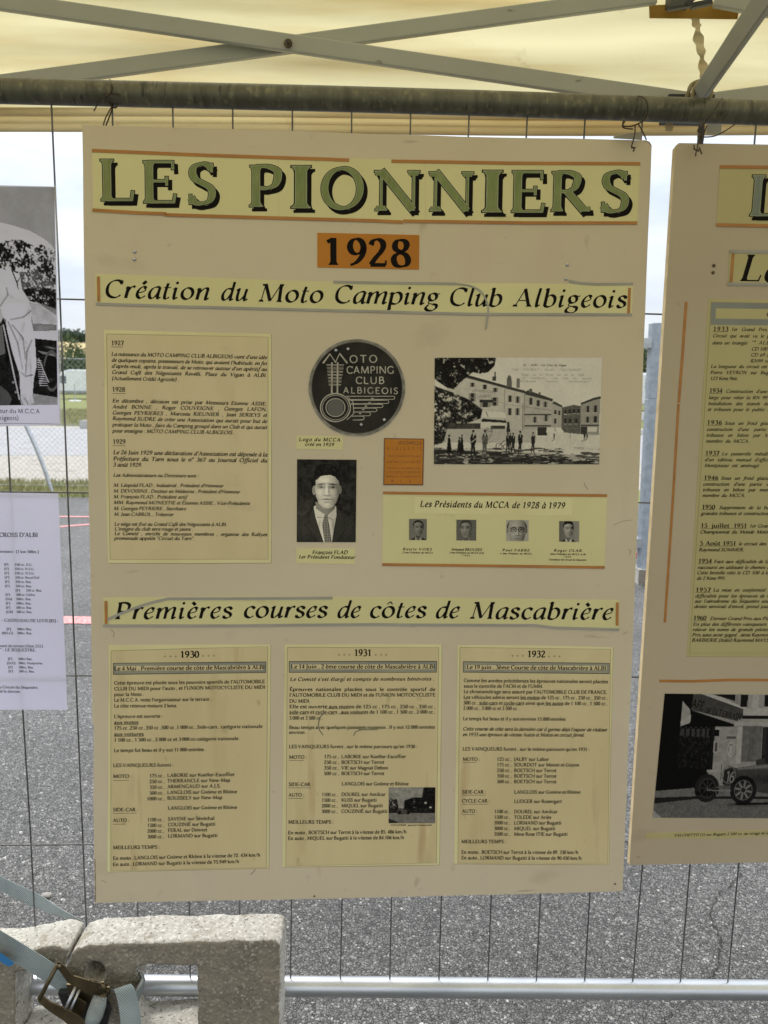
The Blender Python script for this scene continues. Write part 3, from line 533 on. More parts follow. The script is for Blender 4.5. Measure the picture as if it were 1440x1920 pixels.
def photo(name, cv, plane, corners, h, parent, org=(0, 0, 1), tint=(1, .93, .80), gain=1.0, label=None):
    """corners TL, TR, BR, BL in enlarged-view pixels; builds a thin print with a coloured grid on its face"""
    ox, oy, k_ = org; Q = [np.array(plane.uv(ox+x/k_, oy+y/k_)) for x, y in corners]; hh, ww = cv.I.shape
    U = np.linspace(0, 1, ww)[None, :, None]; Vv = np.linspace(0, 1, hh)[:, None, None]
    P = (Q[0]*(1-U)+Q[1]*U)*(1-Vv)+(Q[3]*(1-U)+Q[2]*U)*Vv; P = P.reshape(-1, 2)
    V = np.column_stack([P[:, 0], np.full(len(P), -h), P[:, 1]]); i = np.arange((hh-1)*(ww-1)); r_ = i//(ww-1); c_ = i % (ww-1); a = r_*ww+c_
    F = np.column_stack([a, a+ww, a+ww+1, a+1]); me = bpy.data.meshes.new(name)
    me.vertices.add(len(V)); me.vertices.foreach_set('co', V.ravel()); me.loops.add(F.size); me.loops.foreach_set('vertex_index', F.ravel().astype(np.int32))
    me.polygons.add(len(F)); me.polygons.foreach_set('loop_start', np.arange(0, F.size, 4, dtype=np.int32))
    try: me.polygons.foreach_set('loop_total', np.full(len(F), 4, dtype=np.int32))
    except Exception: pass
    me.update(calc_edges=True)
    at_ = me.color_attributes.new('print', 'FLOAT_COLOR', 'POINT'); v = np.clip(cv.I.ravel(), .003, 1); v = np.clip(gain*1.34*v**1.32, .003, .95)
    at_.data.foreach_set('color', np.column_stack([v*tint[0], v*tint[1], v*tint[2], np.ones_like(v)]).ravel())
    me.materials.append(M['photo']); o = bpy.data.objects.new(name, me); C.objects.link(o); o.parent = parent
    if label: o['label'] = label
    return o
def sheet(name, plane, corners, h0, h1, m, parent, org=(0, 0, 1), wav=0.0, seed=0):
    """a flat sheet with thickness lying on a board; corners in photo pixels, any polygon, clockwise from top left"""
    ox, oy, k_ = org; P = [plane.uv(ox+x/k_, oy+y/k_) for x, y in corners]; n = len(P)
    if wav:
        r_ = random.Random(seed); Q = []
        for i in range(n):
            a = Vector(P[i]); b = Vector(P[(i+1) % n]); L = (b-a).length; kk = max(1, int(L/.06)); nn_ = Vector((-(b-a).y, (b-a).x)).normalized()
            for j in range(kk): Q.append(a.lerp(b, j/kk)+(nn_*r_.uniform(-wav, wav) if j else Vector((0, 0))))
        P = Q; n = len(P)
    V = [(p[0], -h1, p[1]) for p in P]+[(p[0], -h0, p[1]) for p in P]
    F = [tuple(range(n-1, -1, -1)), tuple(range(n, 2*n))]+[(i, (i+1) % n, n+(i+1) % n, n+i) for i in range(n)]
    return mesh(name, V, F, m, parent)
def strip(name, plane, pts, w, h, m, parent, th=.0006, org=(0, 0, 1), lifts=None):
    """a strip of tape w pixels wide along a photo path"""
    ox, oy, k_ = org; P = [np.array(plane.uv(ox+x/k_, oy+y/k_)) for x, y in pts]; n = len(P); q = w*.00102/2; V = []
    for i in range(n):
        d = P[min(i+1, n-1)]-P[max(i-1, 0)]; d = d/np.linalg.norm(d); e_ = np.array([-d[1], d[0]])*q; hh = h+(lifts[i] if lifts else 0)
        for pp, y in ((P[i]-e_, -hh-th), (P[i]+e_, -hh-th), (P[i]+e_, -hh), (P[i]-e_, -hh)): V.append((pp[0], y, pp[1]))
    F = []
    for i in range(n-1):
        for k in range(4): F.append((4*i+k, 4*i+(k+1) % 4, 4*i+4+(k+1) % 4, 4*i+4+k))
    F += [(3, 2, 1, 0), tuple(4*n-4+k for k in range(4))]
    return mesh(name, V, F, m, parent)
# ================================================================ SETTING
def ground_sheet(name, m, x0, x1, y0, y1, z, nx=1, ny=1, seed=0, wob=0.0):
    r_ = random.Random(seed); V = []; F = []
    for j in range(ny+1):
        for i in range(nx+1):
            x = x0+(x1-x0)*i/nx; y = y0+(y1-y0)*j/ny
            if wob and j in (0, ny): y += r_.uniform(-wob, wob)
            V.append((x, y, z))
    for j in range(ny):
        for i in range(nx): a = j*(nx+1)+i; F.append((a, a+1, a+nx+2, a+nx+1))
    return tag(mesh(name, V, F, m), kind='structure')
M['field_g'] = mat('meadow_ground', (.15, .17, .06), .9, n1=(.3, .35, .65), col2=(.20, .19, .08), spec=.1)
M['grassg'] = mat('mown_grass_ground', (.20, .24, .075), .9, n1=(1.6, .35, .65), col2=(.22, .21, .09), spec=.1, bump=(20, .6, .03))
M['gravel'] = mat('pale_gravel', (.50, .465, .41), .9, n1=(9, .38, .62), col2=(.36, .33, .285), spec=.2, n2=[(40, .58, .66, (1, 1, 1), (.52, .49, .43)), (2, .6, .7, (1, 1, 1), (.22, .215, .20))], bump=(45, .9, .03))
M['pale_asphalt'] = mat('pale_worn_asphalt', (.38, .38, .38), .85, n1=(3, .38, .62), col2=(.31, .31, .31), spec=.3, bump=(60, .7, .01))
M['red_paint'] = mat('red_road_paint', (.60, .20, .20), .7, n1=(60, .42, .60), col2=(.70, .40, .38), spec=.3)
M['wheat'] = mat('ripe_wheat_hill', (.52, .42, .22), .95, n1=(.05, .35, .65), col2=(.46, .37, .20), spec=.05)
M['leaf'] = mat('tree_leaves', (.050, .078, .032), .7, n1=(.8, .3, .7), col2=(.095, .125, .05), spec=.2)
M['leaf_far'] = mat('distant_leaves', (.055, .085, .06), .8, n1=(.3, .3, .7), col2=(.08, .11, .075), spec=.1)
M['bark'] = mat('bark', (.10, .08, .06), .9)
Yl = lambda y, x=140: gr(x, y).y
Y_as, Y_gs, Y_gv, Y_gr = Yl(932), Yl(905), Yl(798), Yl(741)
ground_sheet('ground', M['field_g'], -900, 900, -300, 1400, -.012)
ground_sheet('asphalt', M['asphalt'], -14, 14, -5, Y_as, 0.0, 40, 1, 3, .03)
ground_sheet('grass_verge', M['grassg'], -30, 30, Y_as-.1, Y_gs+.1, -.008)
ground_sheet('gravel_track', M['gravel'], -40, 60, Y_gs, Y_gv, -.004, 80, 1, 4, .12)
ground_sheet('service_road', M['pale_asphalt'], -60, 60, Y_gs+4, Y_gv-1.2, -.0005, 60, 1, 5, .15)
ground_sheet('lawn', M['grassg'], -60, -.5, Y_gv, Y_gr+25, .003, 60, 1, 6, .3)
def paint(pa, pb, w):
    a, b = gr(*pa), gr(*pb); d = (b-a).normalized(); n_ = Vector((-d.y, d.x, 0))*w/2; k = 30; V = []; r_ = random.Random(5)
    for i in range(k+1):
        p = a.lerp(b, i/k); V += [p-n_*r_.uniform(.93, 1.05), p+n_*r_.uniform(.93, 1.05)]
    V = [(v.x, v.y, .004) for v in V]; F = [(2*i, 2*i+2, 2*i+3, 2*i+1) for i in range(k)]
    return tag(mesh('painted_line', V, F, M['red_paint']), kind='structure')
paint((-900, 964), (300, 970), .07); paint((-500, 1038), (420, 963), .07); paint((-800, 1150), (260, 1165), .15)
def crack(pts, w, seed):
    r_ = random.Random(seed); P = [gr(x, y) for x, y in pts]; Q = []
    for a, b in zip(P[:-1], P[1:]):
        for k in range(9): Q.append(a.lerp(b, k/9)+Vector((r_.uniform(-.006, .006), r_.uniform(-.005, .005), 0)))
    V = []; F = []
    for i, p in enumerate(Q): q = w*r_.uniform(.2, 1); V += [(p.x-q, p.y, .0035), (p.x+q, p.y+r_.uniform(-.002, .002), .0035)]
    F = [(2*i, 2*i+1, 2*i+3, 2*i+2) for i in range(len(Q)-1)]
    return tag(mesh('asphalt_crack', V, F, mat('crack_dirt', (.03, .027, .022), .95)), kind='structure')
crack([(1392, 1640), (1345, 1680), (1330, 1720), (1352, 1765), (1345, 1810), (1325, 1850), (1275, 1890), (1235, 1925)], .0035, 1)
crack([(110, 1062), (150, 1066), (190, 1064)], .006, 2)
# grass blades of the verge and the lawn edge
def tufts(name, x0, x1, y0, y1, n, h, m, seed, z=0.0):
    r_ = random.Random(seed); V = []; F = []
    for i in range(n):
        x, y = r_.uniform(x0, x1), r_.uniform(y0, y1); a = r_.uniform(0, 6.28); hh = h*r_.uniform(.4, 1.2); w = hh*.13; dx, dy = math.cos(a)*w, math.sin(a)*w; lx, ly = r_.uniform(-.6, .6)*hh, r_.uniform(-.6, .6)*hh
        k = len(V); V += [(x-dx, y-dy, z), (x+dx, y+dy, z), (x+lx, y+ly, z+hh)]; F.append((k, k+1, k+2))
    return tag(mesh(name, V, F, m), kind='stuff')
M['blade'] = mat('grass_blades', (.20, .22, .08), .7, n1=(2.5, .35, .65), col2=(.42, .37, .20), spec=.2)
tag(tufts('verge_grass', -6.5, -2.6, Y_as-.05, Y_gs+.1, 6000, .075, M['blade'], 2), 'low ragged grass growing along the far edge of the asphalt', 'grass')
tag(tufts('lawn_grass', -16, -7, Y_gv-.3, Y_gv+12, 9000, .16, M['blade'], 3), 'mown green grass in front of the parked caravan', 'grass')
# wheat hill and the wood on its crest
def hill():
    V = []; F = []; nx = 60; rows = [(95, 0), (150, 2.2), (240, 8), (330, 14.5), (400, 19), (470, 21), (620, 21)]
    for j, (y, z) in enumerate(rows):
        for i in range(nx+1):
            x = -420+i*14; zz = z*(1-.28*(x+80)/400) + (math.sin(x*.013)*1.2+math.sin(x*.031+1))*z/20; V.append((x, y, zz if z else -.02))
    for j in range(len(rows)-1):
        for i in range(nx): a = j*(nx+1)+i; F.append((a, a+1, a+nx+2, a+nx+1))
    return tag(mesh('hill', V, F, M['wheat'], smooth=True), kind='structure')
hill()
def crown_mesh(V, F, cx, cy, cz, rx, ry, rz, n, leaf, r_):
    lob = [(r_.uniform(-.55, .55), r_.uniform(-.55, .55), r_.uniform(-.5, .6), r_.uniform(.4, .7)) for _ in range(9)]
    for i in range(n):
        l = r_.choice(lob); d = Vector((r_.gauss(0, 1), r_.gauss(0, 1), r_.gauss(0, 1))).normalized()*(r_.random()**.33)*l[3]
        p = Vector((cx+(l[0]+d.x)*rx, cy+(l[1]+d.y)*ry, cz+(l[2]+d.z)*rz))
        a = Vector((r_.gauss(0, 1), r_.gauss(0, 1), r_.gauss(0, 1))).normalized(); b = a.cross(Vector((r_.gauss(0, 1), r_.gauss(0, 1), r_.gauss(0, 1)))).normalized(); s = leaf*r_.uniform(.5, 1.3)
        k = len(V); V += [tuple(p-a*s), tuple(p+b*s*.7), tuple(p+a*s), tuple(p-b*s*.7)]; F.append((k, k+1, k+2, k+3))
def wood(name, x0, x1, yy, zf, n, r_, m, hz, per, leaf):
    V = []; F = []
    for i in range(n):
        x = x0+(x1-x0)*(i+r_.random())/n; y = yy+r_.uniform(-14, 14); h = hz*r_.uniform(.7, 1.25)
        crown_mesh(V, F, x, y, zf(x, y)+h*.45, h*.75, h*.7, h*.62, per, leaf, r_)
    return tag(mesh(name, V, F, m), kind='stuff')
r7 = random.Random(11)
tag(wood('distant_wood', -215, -120, 400, lambda x, y: 19*(1-.28*(x+80)/400), 34, r7, M['leaf_far'], 5.0, 420, .6), 'dark wood along the crest above the wheat field', 'wood')
tag(wood('distant_wood', 105, 190, 330, lambda x, y: 8, 26, r7, M['leaf_far'], 9, 380, .8), 'green wooded slope seen between the two big boards', 'wood')
def tree(px, D, h, w, label, n=1500, leaf=.16, name='leafy_tree', grp=None, seed=0):
    r_ = random.Random(seed); x = at(px, 700, D).x; t = empty(name, loc=(x, D, 0)); tag(t, label, 'tree', grp)
    b = MB(); b.tube([(0, 0, 0), (.04, 0, h*.3), (.0, .05, h*.62)], [h*.03, h*.022, h*.01], 7)
    for k in range(5): a = k*1.3; b.tube([(.02, 0, h*(.25+.06*k)), (math.cos(a)*w*.3, math.sin(a)*w*.3, h*(.5+.07*k))], [h*.012, h*.005], 5)
    b.build('trunk', M['bark'], t); V = []; F = []; crown_mesh(V, F, 0, 0, h*.56, w*.75, w*.75, h*.46, n, leaf, r_); mesh('crown', V, F, M['leaf'], t); return t
for px, D, h, w, s, lb in ((60, 80, 3.6, 5, 1, 'rounded dark bush tree behind the caravan, mostly hidden by the white photo poster'), (104, 76, 3.7, 4.4, 2, 'dark green tree right beside the white photo poster edge, behind the caravan roof'), (134, 82, 3.3, 4.6, 3, 'low dark tree above the middle of the caravan roof'), (163, 76, 3.9, 4.2, 4, 'dark green tree above the caravan touching the left edge of the main board'), (200, 79, 4.2, 5, 5, 'dark green tree hidden behind the top left part of the main board')):
    tree(px, D, h, w, lb, grp='trees behind the caravan', seed=s)
tree(160, 150, 9.4, 7, 'single round tree standing in the wheat field above the hedge trees', 1500, .3, seed=8)
tree(1196, 95, 7.5, 8, 'dark tree behind the white camper van in the gap between the boards', 1800, .22, seed=9)
tree(1226, 100, 7.0, 8, 'dark tree behind the galvanised post in the gap between the boards', 1800, .22, seed=10)
# ---------------------------------------------------------------- caravan and camper van
def caravan():
    D = 58.0; xl = at(112, 745, D).x; t = empty('caravan', loc=(xl+3.1, D, 0)); tag(t, 'white caravan with a sloping front parked on the lawn at the left', 'caravan')
    P = [(-3.0, .45), (-3.1, 1.2), (-2.5, 1.95), (-1.9, 2.15), (3.0, 2.15), (3.1, .45)]
    V = [(x, -1.1, z) for x, z in P]+[(x, 1.1, z) for x, z in P]; n = len(P); F = [tuple(range(n)), tuple(range(2*n-1, n-1, -1))]+[(i, i+n, (i+1) % n+n, (i+1) % n) for i in range(n)]
    o = mesh('body', V, F, M['vanw'], t); bv = o.modifiers.new('b', 'BEVEL'); bv.width = .08; bv.segments = 3
    for x0, x1 in ((-2.6, -2.1), ): b = MB(); b.box(x0, x1, -1.115, -1.09, 1.15, 1.7); b.build('window', M['glass'], t)
    b = MB(); b.box(-.1, .6, -1.12, -1.095, .6, 1.95); b.build('door', mat('caravan_door', (.7, .71, .72), .4), t)
    for x in (.3,): b = MB(); b.tube([(x, -1.0, .33), (x, -.78, .33)], .33, 18); b.build('wheel', M['tyre'], t)
    b = MB(); b.box(-4.1, -3.0, -.04, .04, .38, .48); b.build('tow_bar', M['post'], t)
    b = MB(); b.box(-3.0, 3.0, -1.11, -1.08, .45, .62); b.build('skirt', mat('grey_skirt', (.25, .26, .28), .5), t)
caravan()
def van():
    D = 47.0; xc = at(1192, 760, D).x; t = empty('camper_van', loc=(xc, D, 0)); tag(t, 'white camper van with a raised roof seen in the gap between the two boards', 'van')
    P = [(-2.3, .35), (-2.35, 1.0), (-2.2, 1.3), (-1.9, 2.2), (1.2, 2.25), (1.75, 1.35), (2.1, 1.15), (2.2, .35)]
    V = [(x, -.9, z) for x, z in P]+[(x, .9, z) for x, z in P]; n = len(P); F = [tuple(range(n)), tuple(range(2*n-1, n-1, -1))]+[(i, i+n, (i+1) % n+n, (i+1) % n) for i in range(n)]
    o = mesh('body', V, F, M['vanw'], t); bv = o.modifiers.new('b', 'BEVEL'); bv.width = .12; bv.segments = 3
    for P2 in ([(.2, 1.35), (1.55, 1.35), (1.05, 1.9), (.2, 1.9)], [(-1.6, 1.35), (-.1, 1.35), (-.1, 1.9), (-1.6, 1.9)]):
        mesh('window', [(x, -.925, z) for x, z in P2]+[(x, -.88, z) for x, z in P2], [(0,1,2,3), (7,6,5,4), (0,4,5,1), (1,5,6,2), (2,6,7,3), (3,7,4,0)], M['glass'], t)
    for x in (-1.4, 1.35): b = MB(); b.tube([(x, -.93, .33), (x, -.7, .33)], .33, 18); w = b.build('wheel', M['tyre'], t); b = MB(); b.tube([(x, -.945, .33), (x, -.925, .33)], .18, 14); b.build('rim', M['galv'], w)
    b = MB(); b.box(2.15, 2.3, -.85, .85, .4, .55); b.build('bumper', M['galv'], t)
    b = MB(); b.tube([(2.12, -.6, .85), (2.2, -.6, .85)], .11, 12); b.build('headlight', M['vanw'], t)
van()
# low concrete kerbs and a white rail behind the post
b = MB(); b.box(3.0, 30, 24.0, 24.35, 0, .16); tag(b.build('concrete_kerb', mat('pale_concrete_kerb', (.55, .54, .52), .9)), 'long pale concrete kerb crossing the gap between the boards beyond the post', 'kerb')
b = MB(); b.box(3.2, 30, 34.0, 34.3, 0, .35); tag(b.build('low_wall', mat('white_low_wall', (.68, .68, .67), .9)), 'low white wall in front of the camper van', 'wall')
b = MB(); b.box(-.16, .16, -.16, .16, 0, .24); o = b.build('concrete_cube', mat('weathered_cube', (.42, .41, .38), .9)); o.location = gr(163, 803); o.location.z = .003; tag(o, 'small grey concrete cube on the gravel edge at the left side of the main board', 'block')
# slim umbrella base in the lawn
t = empty('sunshade_pole', loc=gr(141, 752)); tag(t, 'thin grey pole on a round white foot on the lawn in front of the caravan', 'pole')
b = MB(); b.tube([(0, 0, .05), (0, 0, 1.15)], .035, 8); b.build('pole', M['galv'], t); b = MB(); b.tube([(0, 0, 0), (0, 0, .07)], [.42, .36], 16); b.build('foot', M['vanw'], t)
# ---------------------------------------------------------------- chain link fence
def chain_link():
    D = Yl(918); t = empty('chain_link_fence', loc=(0, D, 0)); tag(t, 'thin wire chain link fence at the far edge of the asphalt', 'fence')
    xa, xb = at(-150, 900, D).x, at(250, 900, D).x; H = 1.75; st = .075; b = MB(); n = int((xb-xa+H)/st)
    for sgn in (1, -1):
        for i in range(n+1):
            x = xa-H+i*st if sgn > 0 else xa+i*st; p, q = (x, 0), (x+sgn*H, H)
            lo, hi = 0.0, 1.0
            for X_ in (xa, xb):
                pass
            u0_, u1_ = sorted(((xa-p[0])/(q[0]-p[0]), (xb-p[0])/(q[0]-p[0]))); u0_, u1_ = max(0, u0_), min(1, u1_)
            if u1_-u0_ < .02: continue
            A = (p[0]+(q[0]-p[0])*u0_, 0.006*sgn, .04+H*u0_); B_ = (p[0]+(q[0]-p[0])*u1_, 0.006*sgn, .04+H*u1_); b.tube([A, B_], .0014, 3, False)
    tag(b.build('wire_mesh', M['galv'], t), kind='stuff')
    for k in range(2): x = (xa-.05, xb+.05)[k]; q = MB(); q.tube([(x, .05, 0), (x, .05, 1.9)], .025, 8); q.build('post', M['post'], t)
    for z in (.06, .9, 1.78): q = MB(); q.tube([(xa, 0, z), (xb, 0, z)], .0025, 4); q.build('line_wire', M['galv'], t)
    D2 = D-.35; q = MB(); pts = [at(x, y, D2) for x, y in ((46, 792), (60, 822), (74, 855), (87, 890), (98, 925))]; z0 = pts[-1].z
    q.tube([Vector(p) for p in cr(pts, 4)]+[Vector((pts[-1].x+.02, D2, 0))], .028, 8); tag(q.build('curved_pole', M['galv'], smooth=True), 'bent grey pole leaning beside the mesh fence, between the two white posters', 'pole')
chain_link()
# ---------------------------------------------------------------- galvanised gate post
def gate_post():
    D = 5.5; base = gr(1208, 1092); top = at(1233, 606, D); x0, y0 = base.x, base.y; t = empty('gate_post', loc=(x0, y0, 0)); tag(t, 'octagonal galvanised steel post standing between the two big boards', 'post')
    H = EYE.z + (top.z-EYE.z)*y0/D; b = MB(); r_ = .066; lean = (at(1233, 606, y0).x-x0)
    for z0, z1, rr in ((.05, H*.72, r_), (H*.72, H, r_*.97)):
        V = []; 
        for z in (z0, z1):
            for k in range(8): a = math.pi/8+k*math.pi/4+.25; V.append((rr*math.cos(a)+lean*z/H, rr*math.sin(a), z))
        b.add(V, [(k, (k+1) % 8, 8+(k+1) % 8, 8+k) for k in range(8)]+[tuple(range(7, -1, -1)), tuple(range(8, 16))])
    o = b.build('shaft', M['post'], t); bv = o.modifiers.new('b', 'BEVEL'); bv.width = .004
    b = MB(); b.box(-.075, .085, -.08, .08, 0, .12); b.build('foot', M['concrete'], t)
    for zz, xo in ((H-.145, .05), (.32, .0)):
        b = MB(); xl = lean*zz/H; b.box(xl-.13, xl-.05, -.045, .045, zz-.035, zz+.035); b.tube([(xl-.12, 0, zz-.07), (xl-.12, 0, zz+.09)], .012, 8); b.tube([(xl-.12, 0, zz+.085), (xl-.12, 0, zz+.10)], .022, 6); c = b.build('clamp', M['galv'], t)
        b = MB(); b.tube([(xl-.20+.055*math.cos(a), -.01, zz-.005+.065*math.sin(a)) for a in [k*math.pi/8 for k in range(17)]], .014, 6, False); b.build('ring', M['vanw'], c, True)
gate_post()
b = MB(); b.tube([(0, 0, 0), (0, 0, .05)], [.03, .026], 12); o = b.build('red_cap', mat('red_plastic', (.6, .05, .06), .4)); o.location = at(1188, 1042, 5.2); tag(o, 'small red plastic cap beside the lower clamp of the galvanised post', 'cap')
o.location = gr(1188, 1045); o.location.z = 0
# ================================================================ PORTABLE FENCE
FP = Plane(rad(2.435), rad(.83), rad(-.51), 1.5)
FE = empty('fence_panel', FP.mw()); tag(FE, 'temporary steel mesh fence panel that carries the display boards', 'fence')
b = MB(); pts = [(-1.6, 0, .492), (-.7, 0, .499), (0, 0, .507), (.70, 0, .5095), (1.9, 0, .514)]; b.tube([Vector(p) for p in cr(pts, 5)], .0215, 28); b.build('top_rail', M['rail'], FE, True)
b = MB(); b.tube([(-1.6, 0, -1.262), (-.686, 0, -1.287), (.884, 0, -1.3235), (1.9, 0, -1.347)], .0205, 28); b.build('bottom_rail', M['galv'], FE, True)
for x in (-1.6, 1.9): b = MB(); b.tube([(x, 0, .53), (x, 0, -1.50)], .021, 16); b.build('end_post', M['galv'], FE, True)
rw = random.Random(4)
for k in range(-8, 23):
    u = -.61097+k*.107789
    if u > 1.86 or u < -1.57: continue
    b = MB(); j = [rw.uniform(-.0022, .0022) for _ in range(6)]; P = [(u+j[i], .0 if i % 2 else .0012, .489-(1.79*i/5)) for i in range(6)]; P[0] = (u, 0, .49); P[-1] = (u, 0, -1.30)
    b.tube([Vector(p) for p in cr(P, 3)], .00165, 6, False); b.build('vertical_wire', M['wire'], FE, True)
for k, (vl, vr) in enumerate(((.1395, .1395), (-.2230, -.2270), (-.5930, -.5905), (-.9600, -.9600))):
    b = MB(); b.tube([(-1.6, -.0035, vl-.003), (-.6, -.0035, vl), (.1, -.0035, (vl+vr)/2+.001), (.6, -.0035, vr), (1.9, -.0035, vr+.002)], .0017, 6, False); b.build('horizontal_wire', M['wire'], FE, True)
# ================================================================ CANOPY
CA = empty('canopy_tent', loc=(0, 1.72, 0)); tag(CA, 'pale yellow pop up canopy with a grey scissor truss above the boards', 'canopy')
def C_(p): p = Vector(p); return p-Vector((0, 1.72, 0))
zb = at(60, 248, 1.72).z; zbr = at(1400, 254, 1.72).z; slope = (zbr-zb)/(at(1400, 254, 1.72).x-at(60, 248, 1.72).x); z0 = zb-slope*at(60, 248, 1.72).x
XL, XR = -2.35, 3.0; zl = lambda x: z0+slope*x
def valance():
    V = []; F = []; nx, nz_ = 160, 26; H = .34
    for j in range(nz_+1):
        for i in range(nx+1):
            x = XL+(XR-XL)*i/nx; z = zl(x)+.045+(H-.045)*j/nz_; y = .005*math.sin(x*5+z*9)+.008*math.sin(x*2.1+1+z*14)+.004*math.sin(z*55+x*1.3)
            V.append((x, y, z))
    for j in range(nz_):
        for i in range(nx): a = j*(nx+1)+i; F.append((a, a+1, a+nx+2, a+nx+1))
    mesh('valance', V, F, M['canvas'], CA, True)
    for nm, h0, h1, m, yo in (('valance_hem', -.0, .015, M['hem2'], -.004), ('valance_hem', .017, .030, M['hem'], -.003), ('valance_hem', .030, .046, M['hem2'], -.0045)):
        V = []; F = []
        for i in range(nx+1):
            x = XL+(XR-XL)*i/nx; y = .005*math.sin(x*5)+.006*math.sin(x*2.1+1)
            V += [(x, y+yo, zl(x)+h0), (x, y+yo, zl(x)+h1+.001), (x, y+yo+.003, zl(x)+h1+.001), (x, y+yo+.003, zl(x)+h0)]
        for i in range(nx):
            for k in range(4): F.append((4*i+k, 4*i+(k+1) % 4, 4*i+4+(k+1) % 4, 4*i+4+k))
        mesh(nm, V, F, m, CA, True)
valance()
def roof():
    Xm, Ym, ya, yb = (XL+XR)/2, .15, 1.72, -1.35; ze = zl(Xm)+.34; V = []; F = []; n = 30; rows = 24
    for j in range(rows+1):
        for i in range(n+1):
            x = XL+(XR-XL)*i/n; y = ya+(yb-ya)*j/rows; ty = 1-abs(y-Ym)/(1.57 if y > Ym else 1.5); tx = min(1, (x-XL)/1.0, (XR-x)/1.0)
            z = zl(x)+.34+(.75)*min(max(ty, 0), 1)*max(min(tx, 1), 0)**.7-.03*math.sin(math.pi*max(ty, 0)); V.append((x, y-1.72, z))
    for j in range(rows):
        for i in range(n): a = j*(n+1)+i; F.append((a, a+1, a+n+2, a+n+1))
    mesh('canvas_roof', V, F, M['roof_canvas'], CA, True)
roof()
for x, y in ((XL+.02, 1.69), (XR-.02, 1.69), (XL+.02, -1.32), (XR-.02, -1.32)): b = MB(); b.box(x-.016, x+.016, y-1.72-.016, y-1.72+.016, 0, zl(x)+.33); b.build('leg', M['truss'], CA)
def bar(pa, pb, D, w=.031, th=.014, name='truss_bar', ea=0.0, eb=0.0, Db=None):
    a, q = at(*pa, D), at(*pb, Db or D); d = (q-a).normalized(); a = a-d*ea; q = q+d*eb; b = MB(); b.bar(C_(a), C_(q), (0, 1, 0) if not Db else (0, .3, 1), w, th)
    o = b.build(name, M['truss'], CA); bv = o.modifiers.new('b', 'BEVEL'); bv.width = .0025; bv.segments = 2; return o
bar((-60, -6), (1290, 190), 1.655, .0325)
bar((-200, 184), (1230, -8), 1.678, .0315)
bar((1330, 190), (1500, 168), 1.655, .03, eb=.5); bar((1340, -2), (1460, 20), 1.678, .03, eb=.5)
bar((-200, 184), (-420, 160), 1.655, .03, eb=.5)
a, q = at(1306, 186, 1.63), at(1452, -30, 1.12); b = MB(); b.bar(C_(a), C_(q), (-.55, 0, 1), .0150, .031); o = b.build('truss_bar', M['truss'], CA); bv = o.modifiers.new('b', 'BEVEL'); bv.width = .002
p = at(540, 81, 1.644); b = MB(); b.tube([C_(p), C_(p-Vector((0, .004, 0)))], [.0085, .0070], 20); w_ = b.build('bolt', M['brass'], CA); b = MB(); b.tube([C_(p-Vector((0, .004, 0))), C_(p-Vector((0, .006, 0)))], .0038, 6); b.build('bolt_head', M['black'], w_)
# joints
def P3(x, y, D): return C_(at(x, y, D))
b = MB(); a = P3(1255, 176, 1.63); q = P3(1300, 200, 1.66); b.box(a.x, q.x+.03, a.y, q.y+.02, q.z-.03, a.z); b.build('joint', M['black'], CA)
b = MB(); a = P3(1258, -14, 1.66); q = P3(1296, 6, 1.66); b.box(a.x, q.x, -.075, -.03, q.z, a.z+.02); b.bar(P3(1252, 18, 1.64), P3(1300, 10, 1.64), (0, 1, 0), .005, .01); b.bar(P3(1296, 12, 1.645), P3(1334, 4, 1.645), (0, 1, 0), .009, .012); b.bar(P3(1285, 10, 1.64), P3(1312, -14, 1.64), (0, 1, 0), .009, .012); b.build('joint', M['black'], CA)
o = bpy.data.objects.new('t', None); bpy.data.objects.remove(o)
# brown tape on the valance, ribbon, rope
def quad_px(name, pts, D, m, th=.0008):
    V = [at(x, y, D) for x, y in pts]; V2 = [v+Vector((0, th, 0)) for v in V]; n = len(V); return mesh(name, V+V2, [tuple(range(n-1, -1, -1)), tuple(range(n, 2*n))]+[(i, (i+1) % n, n+(i+1) % n, n+i) for i in range(n)], m)
o = quad_px('packing_tape', [(1217, 10), (1388, 2), (1383, 36), (1300, 35), (1218, 34)], 1.698, M['ptape']); tag(o, 'brown packing tape stuck across the yellow valance at the top right', 'tape')
def twist_ribbon():
    pts = [(1303, 34), (1306, 46), (1308, 52), (1309, 64), (1310, 78), (1314, 92), (1316, 105), (1317, 116), (1319, 130), (1317, 146)]
    wd = [9, 9, 4.5, 8, 10, 9, 4, 7, 9, 6]; P = []; Wd = []; Nn = []
    C0 = cr(pts, 4); W0 = np.interp(np.linspace(0, 1, len(C0)), np.linspace(0, 1, len(wd)), wd)
    for i, (c, w) in enumerate(zip(C0, W0)):
        D = 1.64+.004*math.sin(i*.5); P.append(at(c[0], c[1], D)); h = w/1440*1.5; z_ = math.sqrt(max(.011**2-h*h, 0)) if h < .011 else 0; Wd.append((h, .004*math.sin(i*.78), 0)); Nn.append((0, -1, .2))
    b = MB(); b.ribbon(P, Wd, Nn, .0003); return tag(b.build('twisted_ribbon', M['ribbon'], smooth=True), 'twisted pale plastic ribbon hanging from the brown tape to the truss joint', 'ribbon')
twist_ribbon()
